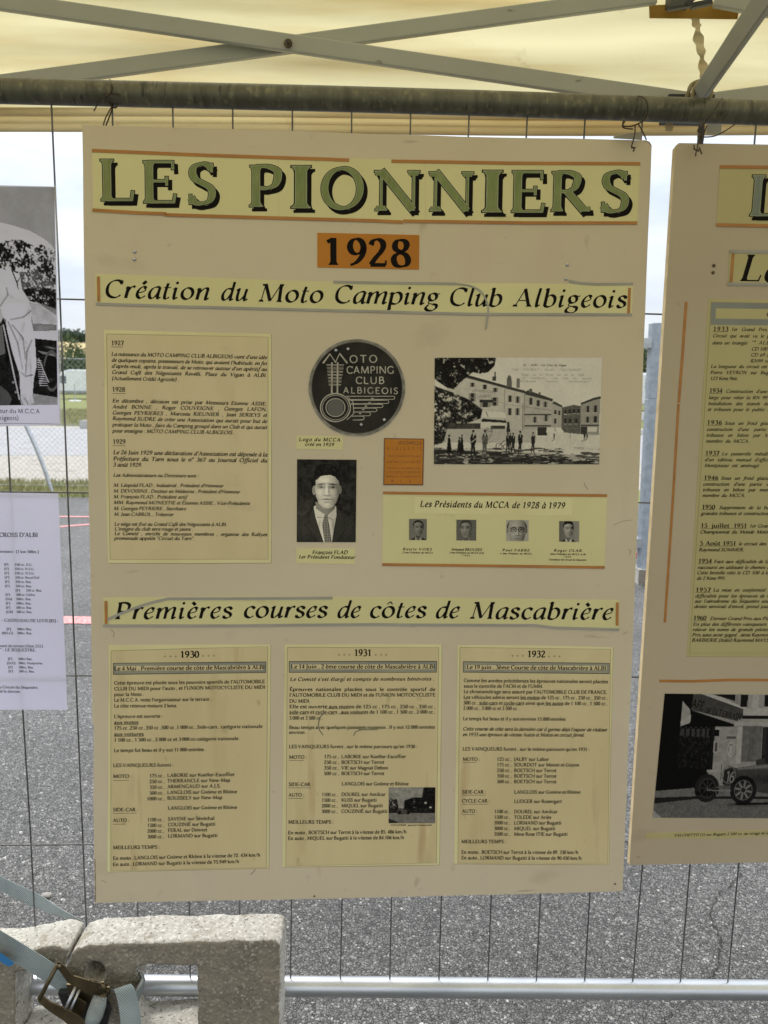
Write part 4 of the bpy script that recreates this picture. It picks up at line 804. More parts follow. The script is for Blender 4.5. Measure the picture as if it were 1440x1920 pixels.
def rope():
    b = MB()
    for dx, (xa, ya), (xm, ym), (xb, yb) in ((0, (1288, 183), (1296, 160), (1308, 152)), (1, (1298, 184), (1303, 163), (1312, 150)), (2, (1330, 184), (1334, 172), (1322, 158))):
        base = [np.array(at(x, y, 1.60-.006*dx)) for x, y in ((xa, ya), (xm, ym), (xb, yb))]; C0 = cr(base, 9)
        for s in range(3):
            P = []
            for i, c in enumerate(C0): a = i*.75+s*2.094; P.append(Vector(c)+Vector((math.cos(a)*.0022, math.sin(a)*.0022, 0)))
            b.tube(P, .0024, 6)
    return tag(b.build('rope', M['rope'], smooth=True), 'brown twisted rope knotted round the lower truss joint', 'rope')
rope()
# ================================================================ TIE WIRES AND CORD
def wires(paths, D, r_, label, name='tie_wire', m='rust', grp='wires tying the boards to the fence rail'):
    b = MB()
    for P in paths:
        Dz = [D]*len(P) if not isinstance(P[0], tuple) or len(P[0]) == 2 else [q[2] for q in P]
        b.tube([Vector(c) for c in cr([at(q[0], q[1], d) for q, d in zip(P, Dz)], 5)], r_, 6)
    return tag(b.build(name, M[m], smooth=True), label, 'wire', grp)
F_ = 1.468
wires([[(206, 149, 1.49), (209, 158, 1.466), (208, 172, 1.462), (199, 180, 1.462), (186, 188, 1.465), (182, 197, 1.475), (176, 208, 1.475)], [(196, 176, 1.463), (212, 175, 1.463), (224, 177, 1.464)], [(203, 194, 1.475), (210, 200, 1.478), (217, 202, 1.478), (222, 195, 1.48)],
       [(212, 196, 1.48), (201, 215, 1.475), (195, 230, 1.472), (193, 246, 1.470)], [(212, 200, 1.48), (204, 222, 1.475), (199, 235, 1.471), (197, 247, 1.470)], [(192, 245, 1.468), (196, 250, 1.466), (194, 262, 1.466)], [(197, 244, 1.468), (192, 249, 1.466), (198, 253, 1.466)]], F_, .0013, 'twisted rusty tie wire at the top left corner of the main board')
wires([[(1197, 180, 1.51), (1208, 184, 1.47), (1214, 196, 1.466), (1214, 212, 1.468), (1206, 226, 1.478), (1192, 234, 1.478), (1178, 237, 1.478), (1168, 235, 1.478), (1169, 224, 1.485)], [(1173, 225, 1.485), (1167, 237, 1.478), (1175, 241, 1.478), (1187, 242, 1.478)],
       [(1191, 233, 1.478), (1190, 252, 1.474), (1186, 268, 1.470), (1184, 274, 1.466)], [(1196, 231, 1.48), (1204, 245, 1.476), (1212, 262, 1.473)], [(1184, 274, 1.468), (1189, 280, 1.466), (1187, 284, 1.466)], [(1183, 277, 1.466), (1192, 277, 1.466)]], F_, .0013, 'rusty tie wire looped over the rail at the top right corner of the main board')
wires([[(1354, 184, 1.49), (1346, 196, 1.462), (1334, 214, 1.462), (1322, 230, 1.470), (1313, 246, 1.47), (1310, 262, 1.462), (1307, 279, 1.458)], [(1312, 238, 1.472), (1308, 246, 1.468), (1316, 250, 1.468), (1308, 256, 1.466), (1318, 257, 1.468), (1340, 255, 1.468), (1362, 244, 1.468), (1381, 231, 1.475)],
       [(1325, 236, 1.472), (1320, 250, 1.466), (1312, 256, 1.466)], [(1301, 272, 1.456), (1304, 281, 1.455), (1313, 280, 1.455)], [(1306, 281, 1.456), (1304, 293, 1.455)], [(1311, 276, 1.456), (1316, 289, 1.455)], [(1300, 279, 1.456), (1311, 284, 1.455)]], F_, .0012, 'tie wire with a long loose curl at the left corner of the right board')
b = MB(); P = [at(x, y, d) for x, y, d in ((1315, 226, 1.476), (1316, 240, 1.474), (1315, 256, 1.474), (1313, 270, 1.474))]; b.ribbon([Vector(c) for c in cr(P, 4)], [(.0055, .001, 0)]*13, [(0, -1, 0)]*13, .0008)
tag(b.build('dark_strap', mat('dark_strap', (.055, .045, .05), .6), smooth=True), 'short dark strap hanging from the rail behind the corner of the right board', 'strap')
# plastic scrap seen between rail and boards
quad = quad_px('plastic_scrap', [(1249, 226), (1262, 226), (1263, 238), (1260, 246), (1255, 247), (1247, 244)], 1.66, M['ribbon']); tag(quad, 'crumpled scrap of pale plastic hanging under the rail between the boards', 'plastic')
quad = quad_px('grey_plate', [(1326, 228), (1353, 230), (1352, 252), (1325, 251)], 1.70, M['truss']); tag(quad, 'small pale grey plate on the valance right of the dark strap', 'plate')
quad = quad_px('card_scrap', [(1150, 256), (1178, 250), (1203, 247), (1203, 262), (1152, 259)], 1.492, mat('folded_card', (.33, .30, .24), .8), .002); tag(quad, 'folded grey card tucked behind the top right corner of the main board', 'card')
# ================================================================ MAIN BOARD
BP = Plane(.0506, .0886, -.00372, 1.444)
_o = BP.uv(672, 1682); BP = Plane(.0506, .0886, -.00372, 1.444, _o[1], 0)   # origin near the lower edge
BD = empty('display_board', BP.mw()); tag(BD, 'large beige display board headed LES PIONNIERS hanging in the middle', 'display board')
sheet('panel', BP, [(154, 234), (500, 244), (860, 256), (1212, 263), (1222, 272), (1212, 520), (1196, 960), (1183, 1290), (1167, 1671), (900, 1678), (560, 1686), (300, 1691), (178, 1693), (175, 1500), (176, 1362), (173, 1356), (170, 1100), (160, 620)], -.010, 0, M['board'], BD, wav=.0006, seed=3)
strip('frayed_edge', BP, [(1208, 264.5), (1217, 266.5), (1220, 272)], 2, 0, M['board_dark_edge'], BD, .0003)
strip('frayed_edge', BP, [(178.5, 1691), (179, 1660), (178, 1610)], 1.6, 0, M['board_dark_edge'], BD, .0002)
c1, c3, c4 = (0, 0, 1), (150, 220, 2.618), (690, 220, 2.618)
def px(o, x, y): return (o[0]+x/o[2], o[1]+y/o[2])
# --- title banner
TB = sheet('title_banner', BP, [px(c3, 60, 170), px(c3, 700, 190), px(c3, 1322, 214), px(c3, 1325, 200), px(c4, 115, 207), px(c4, 700, 226), px(c4, 1335, 235), px(c4, 1322, 515), px(c4, 600, 520), px(c3, 1440, 510), px(c3, 64, 468)], 0, .0006, M['yellow'], BD)
for x in ((975, 205, 975, 490), ): strip('paper_seam', BP, [px(c3, x[0], x[1]), px(c3, x[2], x[3])], 1.0, .0006, M['tan'], TB, .00005)
strip('paper_seam', BP, [px(c4, 283, 230), px(c4, 283, 505)], 1.0, .0006, M['tan'], TB, .00005)
M4 = [M['ink'], M['green_edge'], M['green'], M['bluegrey']]
def title_letter(ch, o, x0, yt, x1, yb, plane, par, h=.0007, fill=2, sty='ti', shadow=(15, 17)):
    a = np.array(plane.uv(*px(o, x0, yb))); b_ = np.array(plane.uv(*px(o, x1, yb))); mx_ = (x0+x1)/2
    top = np.array(plane.uv(*px(o, mx_, yt))); bt = np.array(plane.uv(*px(o, mx_, yb))); H = top[1]-bt[1]; V_ = []; F_2 = []; Mi = []
    ref = glyph(ch, sty, 6, 0)[1]; gx0, gx1, gy0, gy1 = ref[:, 0].min(), ref[:, 0].max(), ref[:, 1].min(), ref[:, 1].max(); sx = np.linalg.norm(b_-a)/(gx1-gx0); sy = H/(gy1-gy0); d = (b_-a)/np.linalg.norm(b_-a)
    for grow, off, mi, hh in ((13, shadow, 0, 0), (13, (0, 0), 0, 1.2e-4), (0, (0, 0), 1, 2.6e-4), (-10, (0, 0), fill, 4.2e-4)):
        _, V, F = glyph(ch, sty, 6, grow); n = len(V_); q = off[0]/o[2]*.00103, -off[1]/o[2]*.00103
        for x, y, l in V:
            p = a+d*(x-gx0)*sx; V_.append((p[0]+q[0], -(h+hh+l*1.1e-5), p[1]+(y-gy0)*sy+q[1]))
        F_2 += [tuple(i+n for i in f) for f in F]; Mi += [mi]*len(F)
    o2 = mesh('letter', V_, F_2, None, par)
    for m in M4: o2.data.materials.append(m)
    o2.data.polygons.foreach_set('material_index', Mi); return o2
for ch, o, x0, yt, x1, yb in (('L', c3, 103, 207, 268, 412), ('E', c3, 313, 213, 475, 423), ('S', c3, 531, 220, 668, 434), ('P', c3, 832, 232, 992, 440), ('I', c3, 1038, 238, 1132, 447), ('O', c3, 1183, 243, 1392, 456),
                              ('N', c4, 30, 252, 252, 465), ('N', c4, 297, 258, 515, 468), ('I', c4, 560, 261, 655, 467), ('E', c4, 703, 262, 866, 469), ('R', c4, 898, 262, 1088, 469), ('S', c4, 1139, 260, 1278, 472)):
    title_letter(ch, o, x0, yt, x1, yb, BP, TB)
for pts in ([px(c3, 60, 164), px(c3, 640, 188), px(c3, 1250, 208)], [px(c3, 1250, 209), px(c3, 1321, 211)], [px(c4, 115, 216), px(c4, 700, 226), px(c4, 1335, 229)],
            [px(c3, 62, 456), px(c3, 300, 470), px(c3, 425, 474)], [px(c3, 415, 479), px(c3, 900, 493), px(c3, 1440, 508), px(c4, 170, 515)], [px(c4, 172, 510), px(c4, 800, 519), px(c4, 1320, 519)]):
    strip('orange_strip', BP, pts, 5.6, .0008, M['orange_tape'], BD)
# --- year card
YC = sheet('year_card', BP, [(595, 436.6), (786.3, 440.8), (785.5, 505.7), (595, 501.5)], 0, .0008, M['orange'], BD)
t = Text(BP, .0009)
for ch, x, y in (('1', 605, 496.8), ('9', 650, 498.2), ('2', 689, 499.3), ('8', 732, 500.4)): t.line(ch, x, y, x+39, y+.5, 51.5, 'yr', 6); t.letter(M['ink'], YC).name = 'digit'
# --- heading strips
def heading(poly, words, cap, name='heading_strip', m='yellow', plane=BP, par=BD, sty='ih'):
    s = sheet(name, plane, poly, 0, .0006, M[m], par); t = Text(plane, .0007)
    for w, a, b_ in words: t.line(w, a[0], a[1], b_[0], b_[1], cap, sty, 5, each=(M['ink'], s))
    return s
heading([px(c3, 75, 768), px(c3, 700, 790), px(c3, 1440, 815), px(c4, 700, 815), px(c4, 1300, 822), px(c4, 1295, 965), px(c3, 1440, 955), px(c3, 78, 915)],
        [('Création', px(c3, 112, 885), px(c3, 632, 897)), ('du', px(c3, 684, 898), px(c3, 820, 901)), ('Moto', px(c3, 872, 905), px(c3, 1187, 911)), ('Camping', px(c3, 1238, 912), px(c4, 342, 921)), ('Club', px(c4, 388, 924), px(c4, 652, 929)), ('Albigeois', px(c4, 708, 929), px(c4, 1262, 935))], 33.5)
for pts, l in (([px(c3, 78, 916), px(c3, 430, 926)], None), ([px(c3, 430, 928), px(c3, 1440, 953), px(c4, 500, 966), px(c4, 1295, 968)], None), ([px(c3, 1243, 809), px(c4, 0, 812), px(c4, 430, 818)], None), ([px(c4, 985, 803), px(c4, 1040, 815), px(c4, 1120, 820), px(c4, 1300, 818)], None)):
    strip('grey_strip', BP, pts, 4.6, .0008, M['grey_tape'], BD)
strip('grey_strip', BP, cr([px(c4, 430, 818), px(c4, 500, 828), px(c4, 552, 855), px(c4, 580, 900), px(c4, 590, 950), px(c4, 578, 1040)], 5), 3.2, .0009, M['grey_tape'], BD, lifts=None)['label'] = 'peeled end of the grey strip curling down'
for pts in ([px(c3, 91, 782), px(c3, 93, 905)], [px(c4, 1283, 838), px(c4, 1278, 963)]): strip('orange_strip', BP, pts, 5.0, .0009, M['orange_tape'], BD)
d1, d2 = (170, 1100, 2.717), (690, 1100, 2.717)
heading([px(d1, 65, 55), px(d1, 700, 50), px(d2, 400, 56), px(d2, 1280, 68), px(d2, 1278, 213), px(d2, 900, 205), px(d2, 0, 192), px(d1, 64, 203)],
        [('Premières', px(d1, 118, 166), px(d1, 716, 160)), ('courses', px(d1, 770, 158), px(d1, 1200, 157)), ('de', px(d1, 1248, 158), px(d1, 1367, 158)), ('côtes', px(d1, 1412, 158), px(d2, 290, 158)), ('de', px(d2, 336, 160), px(d2, 457, 160)), ('Mascabrière', px(d2, 514, 163), px(d2, 1237, 168))], 31.5)
for pts in ([px(d1, 64, 198), px(d1, 700, 198), px(d1, 1440, 191), px(d2, 155, 192)], [px(d2, 158, 193), px(d2, 850, 196), px(d2, 960, 209), px(d2, 1278, 218)], cr([px(d1, 78, 170), px(d1, 190, 122), px(d1, 300, 84), px(d1, 395, 61)], 4)+[px(d1, 800, 60), px(d1, 1232, 57)]):
    strip('grey_strip', BP, pts, 4.8, .0011, M['grey_tape'], BD)
for pts in ([px(d1, 79, 72), px(d1, 80, 189)], [px(d2, 1269, 80), px(d2, 1268, 197)]): strip('orange_strip', BP, pts, 5.0, .0012, M['orange_tape'], BD)
# --- text sheets
M['line_and_shade'] = mat('brown_line_and_edge_shade', (.30, .235, .12), .7, spec=.1)
def text_sheet(name, org, outer, inner, lines, rules=(), m_out='cream', m_in='yellow2', plane=BP, par=BD, label=None, k=2, cap=28, ink='ink2'):
    s = sheet(name, plane, outer, 0, .0004, M[m_out], par, org, .0004, 5); sheet('inner_sheet', plane, inner, .0004, .0007, M[m_in], s, org, .0003, 6)
    strip('sheet_edge_line', plane, [px(org, *q) for q in inner+inner[:1]], .9, .0007, M['line_and_shade'], s, .00003)
    ox_ = [px(org, *q) for q in outer]; strip('sheet_edge_shade', plane, [(x+.4, y+.6) for x, y in ox_+ox_[:1]], 1.0, .0001, M['line_and_shade'], s, .00005)  # thin dark rim, shifted down and right, paints the sheet's edge shadow
    t = Text(plane, .0008)
    for L in lines:
        txt, x0, y0, x1, y1 = L[:5]; sty = L[5] if len(L) > 5 else 'sm'; cp = L[6] if len(L) > 6 else cap; tr = L[7] if len(L) > 7 else 0
        t.line(txt, x0, y0, x1, y1, cp, sty, k, tr, org=org)
    for r_ in rules: t.rule(*r_, org=org)
    t.build('printed_text', M[ink], s)
    if label: s['label'] = label
    return s
OA = (190, 610, 4.174)
text_sheet('history_sheet', OA, [(20, 35), (650, 52), (1328, 68), (1330, 1000), (1328, 1858), (700, 1862), (55, 1860), (30, 900)], [(42, 68), (1305, 92), (1305, 1830), (70, 1832)], [
 ('1927', 78,155,178,157,'rb',36), ("La naissance du MOTO CAMPING CLUB ALBIGEOIS vient d'une idée", 78,238,1295,265,'si'), ("de quelques copains, possesseurs de Moto, qui avaient l'habitude, en fin", 80,285,1295,312,'si'),
 ("d'après-midi, après le travail, de se retrouver autour d'un apéritif au", 80,332,1295,358,'si'), ("Grand Café des Négociants Revelli, Place du Vigan à ALBI.", 82,380,1295,405,'si'), ("(Actuellement Crédit Agricole) .", 82,428,608,438,'si'),
 ('1928', 85,518,188,520,'rb',36), ("En décembre , décision est prise par Messieurs Etienne ASSIE,", 86,603,1295,628,'si'), ("André BONNE , Roger COUVEIGNE , Georges LAFON,", 86,650,1297,672,'si'),
 ("Georges PEYRIERES , Marceau RIEUNIER , Jean SERIEYS et", 86,697,1296,717,'si'), ("Raymond SUDRE de créer une Association qui aurait pour but de", 87,742,1296,765,'si'), ("pratiquer la Moto , faire du Camping groupé dans un Club et qui aurait", 86,790,1296,812,'si'), ("pour enseigne : MOTO CAMPING CLUB ALBIGEOIS .", 86,838,1045,853,'si'),
 ('1929', 90,928,192,928,'rb',36), ("Le 26 Juin 1929 une déclaration d'Association est déposée à la", 92,1008,1297,1027,'si',31), ("Préfecture du Tarn sous le n° 367 au Journal Officiel du", 92,1058,1297,1073,'si',31), ("3 août 1929.", 90,1105,320,1108,'si',31),
 ("Les Administrateurs ou Directeurs sont :", 93,1185,762,1190,'si',26), ("M. Léopold FLAD , Industriel , Président d'Honneur", 95,1263,955,1268,'si',26), ("M. DEVOISINS , Docteur en Médecine , Président d'Honneur", 95,1308,1085,1315,'si',26), ("M. François FLAD , Président actif", 95,1353,670,1356,'si',26),
 ("MM. Raymond MONESTIE et Étienne ASSIE , Vice-Présidents", 96,1398,1162,1406,'si',26), ("M. Georges PEYRIERE , Secrétaire", 97,1445,663,1447,'si',26), ("M. Jean CABROL , Trésorier", 99,1490,565,1493,'si',26),
 ("Le siège est fixé au Grand Café des Négociants à ALBI.", 102,1567,985,1571,'si',26), ("L'insigne du club sera rouge et jaune .", 103,1605,718,1607,'si',26), ("Le Comité , enrichi de nouveaux membres , organise des Rallyes", 103,1641,1296,1649,'si',26), ('promenade appelés "Circuit du Tarn".', 100,1678,730,1680,'si',26)],
 [(78,169,172,171,3), (86,534,190,535,3), (90,942,190,942,3)], m_in='tan')
# --- season sheets
def bar_card(par, org, P, txt, ln, cap=33):
    cx = sum(p[0] for p in P)/4; cy = sum(p[1] for p in P)/4; f = lambda a, b_: [(cx+(x-cx)*a, cy+(y-cy)*b_) for x, y in P]
    sheet('bar_outline', BP, P, .0007, .00078, M['ink2'], par, org); sheet('bar_fill', BP, f(.993, .90), .00078, .00084, M['paper_grey'], par, org); sheet('bar_centre', BP, f(.96, .42), .00084, .00088, M['yellow2'], par, org)
    t = Text(BP, .00095); t.line(txt, *ln, cap, 'rm', 3, org=org); t.build('printed_text', M['ink'], par)
def stars(t, pts, org):
    for i, (x, y) in enumerate(pts): t.line('◆', x-14, y+12, x+16, y+12, 34, 'sm', 1, org=org)
def season(org, outer, inner, year, yl, st, P, title, tl, lines, rules, label):
    s = text_sheet('season_sheet', org, outer, inner, [(year, *yl, 'rm', 54)]+lines, rules, label=label)
    bar_card(s, org, P, title, tl); t = Text(BP, .0008); stars(t, st, org); t.build('star_ornaments', M['ink'], s); return s
O1 = (190, 1200, 4.3636)
cc = [('175 cc ,', 'LABORIE sur Koeller-Escoffier', 1093), ('250 cc ,', 'THERRANCLE sur New-Map', 1057), ('350 cc ,', 'ARMENGAUD sur A.J.S.', 978), ('500 cc ,', 'LANGLOIS sur Gnôme et Rhône', 1112), ('1000 cc ,', 'ROUSSELY sur New-Map', 992)]
L1 = [("Cette épreuve est placée sous les pouvoirs sportifs de l'AUTOMOBILE", 105,364,1340,352), ("CLUB DU MIDI pour l'auto , et l'UNION MOTOCYCLISTE DU MIDI", 105,412,1340,398), ("pour la Moto .", 105,458,350,456), ("Le M.C.C.A. reste l'organisateur sur le terrain .", 105,504,905,496), ("La côte retenue mesure 2 kms.", 105,551,622,549),
 ("L'épreuve est ouverte :", 105,638,505,634), ("aux motos", 105,688,305,686,'sm',30), ("175 cc ,250 cc ,350 cc ,500 cc ,1 000 cc , Side-cars , catégorie nationale", 105,733,1320,718), ("aux voitures", 105,784,348,782,'sm',30), ("1 100 cc , 1 500 cc , 2 000 cc et 3 000 cc catégorie nationale.", 105,831,1133,817),
 ("Le temps fut beau et il y eut 11 000 entrées .", 105,916,858,907), ("LES VAINQUEURS furent :", 98,1038,592,1034), ("MOTO :", 96,1127,252,1127), ("SIDE-CAR :", 96,1400,302,1400), ("AUTO :", 96,1487,230,1487), ("LANGLOIS sur Gnôme et Rhône", 545,1387,1112,1380),
 ("MEILLEURS TEMPS :", 96,1710,480,1705), ("En moto , LANGLOIS sur Gnôme et Rhône à la vitesse de 72. 434 km/h", 96,1798,1302,1770), ("En auto , LORMAND sur Bugatti à la vitesse de 75.949 km/h", 96,1848,1130,1823)]
for i, (a, b_, xe) in enumerate(cc): y = 1123+47*i; L1 += [(a, 394 if i < 4 else 373, y, 520, y-2), (b_, 540, y-3+(-2 if i else 0), xe, y-12)]
for i, (a, b_, xe) in enumerate((('1100 cc ,', 'SAVENE sur Sénéchal', 928), ('1500 cc ,', 'COUZINIÉ sur Bugatti', 935), ('2000 cc ,', 'FERAL sur Donnet', 868), ('3000 cc ,', 'LORMAND sur Bugatti', 953))): y = 1482+46.5*i; L1 += [(a, 377, y, 513, y-1), (b_, 545, y-6, xe, y-12)]
season(O1, [(60, 40), (1385, 38), (1378, 900), (1370, 1866), (700, 1880), (50, 1896), (56, 900)], [(80, 88), (700, 70), (1362, 52), (1350, 1860), (78, 1888)], '1930', (645,144,802,143), [(525,133),(569,133),(612,133),(836,128),(881,127),(924,127)], [(97,187),(1350,176),(1348,268),(97,283)],
       'Le 4 Mai , Première course de côte de Mascabrière à ALBI', (106,250,1338,236), L1, [(105,692,305,690,3), (105,788,350,786,3), (98,1148,228,1146,3), (96,1417,292,1415,3), (98,1506,205,1504,3)], 'yellowed sheet headed 1930')
O2 = (520, 1200, 4.3625)
L2 = [("Le Comité s'est élargi et compte de nombreux bénévoles .", 103,334,1283,330,'si',28,60), ("Épreuves nationales placées sous le contrôle sportif de", 100,416,1293,416), ("l'AUTOMOBILE CLUB DU MIDI et de l'UNION MOTOCYCLISTE", 98,463,1293,461), ("DU MIDI.", 98,512,270,512), ("Elle est ouverte aux motos de 125 cc , 175 cc , 250 cc , 350 cc ,", 98,557,1293,557),
 ("side-cars et cycle-cars , aux voitures de 1 100 cc , 1 500 cc , 2 000 cc ,", 97,602,1293,600), ("3 000 et 3 500 cc .", 97,650,372,650), ("Beau temps avec quelques passages nuageux . Il y eut 12 000 entrées", 96,727,1288,724), ("environ .", 96,767,243,767), ("LES VAINQUEURS furent , sur le même parcours qu'en 1930 :", 95,884,1146,883),
 ("MOTO :", 95,970,243,970), ("SIDE-CAR :", 92,1193,290,1193), ("LANGLOIS sur Gnôme et Rhône", 525,1188,1073,1188), ("AUTO :", 91,1279,220,1279), ("MEILLEURS TEMPS :", 89,1501,460,1501), ("En moto , BOETSCH sur Terrot à la vitesse de 85. 486 km/h", 87,1588,1057,1580), ("En auto , MIQUEL sur Bugatti à la vitesse de 84.106 km/h", 87,1634,1037,1627)]
for i, (a, b_, xe) in enumerate((('175 cc ,', 'LABORIE sur Koeller-Escoffier', 1052), ('250 cc ,', 'BOETSCH sur Terrot', 874), ('350 cc ,', 'VIE sur Magnat Debon', 906), ('500 cc ,', 'BOETSCH sur Terrot', 874))): y = 966+46*i; L2 += [(a, 382-i, y, 506, y), (b_, 523, y, xe, y-1)]
for i, (a, b_, xe) in enumerate((('1100 cc ,', 'DOUREL sur Amilcar', 885), ('1500 cc ,', 'KUSS sur Bugatti', 813), ('2000 cc ,', 'MIQUEL sur Bugatti', 863), ('3000 cc ,', 'COUZINIÉ sur Bugatti', 901))): y = 1276+46*i; L2 += [(a, 363-i, y, 494, y), (b_, 523, y-1, xe, y-2)]
S2 = season(O2, [(60, 38), (700, 34), (1345, 38), (1336, 900), (1325, 1838), (700, 1848), (42, 1856), (50, 900)], [(82, 60), (1320, 60), (1300, 1822), (70, 1848)], '1931', (627,130,772,130), [(508,120),(551,119),(594,120),(808,120),(851,120),(893,120)], [(95,172),(1305,171),(1303,265),(95,266)],
       'Le 14 Juin , 2 ème course de côte de Mascabrière à ALBI', (112,232,1288,232), L2, [(404,560,582,560,3), (98,606,244,606,3), (307,606,472,606,3), (503,604,713,604,3), (96,984,217,984,3), (92,1208,276,1208,3), (91,1294,210,1294,3)], 'yellowed sheet headed 1931 with a small racing photograph')
O3 = (840, 1200, 4.3636)
L3 = [("Comme les années précédentes les épreuves nationales seront placées", 127,343,1308,353), ("sous le contrôle de l'ACM et de l'UMM.", 127,389,778,391), ("Le chronométrage sera assuré par l'AUTOMOBILE CLUB DE FRANCE.", 127,434,1302,440), ("Les véhicules admis seront les motos de 125 cc , 175 cc , 250 cc , 350 cc ,", 126,480,1307,486), ("500 cc , side-cars et cycle-cars ainsi que les autos de 1 100 cc , 1 500 cc ,", 125,526,1305,533), ("2 000 cc , 3 000 cc et 3 500 cc .", 124,570,580,572),
 ("Le temps fut beau et il y eut environ 15 000 entrées", 122,655,960,660), ("Cette course de côte sera la dernière car il germe déjà l'espoir de réaliser", 120,738,1300,747,'si'), ("en 1933 une épreuve de vitesse Autos et Motos en circuit fermé.", 118,785,1117,790,'si'), ("LES VAINQUEURS furent , sur le même parcours qu'en 1931 :", 118,903,1158,907), ("MOTO :", 118,987,262,988), ("SIDE-CAR :", 113,1255,310,1255), ("LANGLOIS sur Gnôme et Rhône", 540,1256,1083,1256), ("CYCLE-CAR :", 113,1328,342,1328), ("LUDGER sur Rosengart", 540,1332,930,1332), ("AUTO :", 113,1412,240,1412),
 ("MEILLEURS TEMPS :", 108,1661,474,1661), ("En moto , BOETSCH sur Terrot à la vitesse de 89. 330 km/h", 108,1747,1065,1749), ("En auto , LORMAND sur Bugatti à la vitesse de 90.450 km/h", 108,1793,1093,1797)]
for i, (a, b_, xe) in enumerate((('125 cc ,', 'JALBY sur Labor', 825), ('175 cc ,', 'SOURDOT sur Monet et Goyon', 1075), ('250 cc ,', 'BOETSCH sur Terrot', 886), ('350 cc ,', 'BOETSCH sur Terrot', 886), ('500 cc ,', 'BOETSCH sur Terrot', 886))): y = 987+45.8*i; L3 += [(a, 398, y, 520, y), (b_, 538, y, xe, y+1)]
for i, (a, b_, xe) in enumerate((('1100 cc ,', 'DOUREL sur Amilcar', 895), ('1500 cc ,', 'TOLEDE sur Ariès', 843), ('2000 cc ,', 'LORMAND sur Bugatti', 927), ('3000 cc ,', 'MIQUEL sur Bugatti', 877), ('3500 cc ,', 'Mme Rose ITIE sur Bugatti', 978))): y = 1415+46*i; L3 += [(a, 378-i, y, 508, y), (b_, 538, y+1, xe, y+1)]
season(O3, [(78, 42), (700, 44), (1350, 60), (1330, 900), (1315, 1836), (700, 1834), (52, 1830), (66, 900)], [(98, 60), (1330, 75), (1306, 1826), (80, 1824)], '1932', (647,140,795,141), [(530,128),(571,127),(614,128),(828,133),(872,132),(914,133)], [(122,174),(1322,187),(1320,277),(122,265)],
       'Le 19 juin , 3ème Course de côte de Mascabrière à ALBI', (152,236,1292,246), L3, [(586,484,745,486,3), (250,530,394,530,3), (450,530,610,532,3), (785,533,940,534,3), (117,1001,232,1001,3), (113,1268,304,1268,3), (113,1342,326,1342,3), (112,1426,220,1426,3)], 'yellowed sheet headed 1932')
# --- small paper labels and pictures
O5 = (520, 610, 4.174); O6 = (700, 650, 3.130)
s = sheet('caption_label', BP, [(148, 862), (516, 866), (514, 975), (150, 968)], 0, .0006, M['yellow'], BD, O5); s['label'] = 'yellow caption under the round badge'
t = Text(BP, .0007); t.line('Logo du MCCA', 168,905,492,909,27,'si',2,120,org=O5); t.line('créé en 1929', 215,943,442,946,26,'si',2,60,org=O5); t.build('printed_text', M['ink2'], s)
s = sheet('caption_label', BP, [(150, 1744), (607, 1748), (605, 1868), (150, 1862)], 0, .0006, M['yellow'], BD, O5); s['label'] = 'yellow caption under the large portrait'
t = Text(BP, .0007); t.line('François FLAD', 272,1790,550,1790,28,'si',2,40,org=O5); t.line('1er Président Fondateur', 163,1824,607,1827,26,'si',2,40,org=O5); t.build('printed_text', M['ink2'], s)
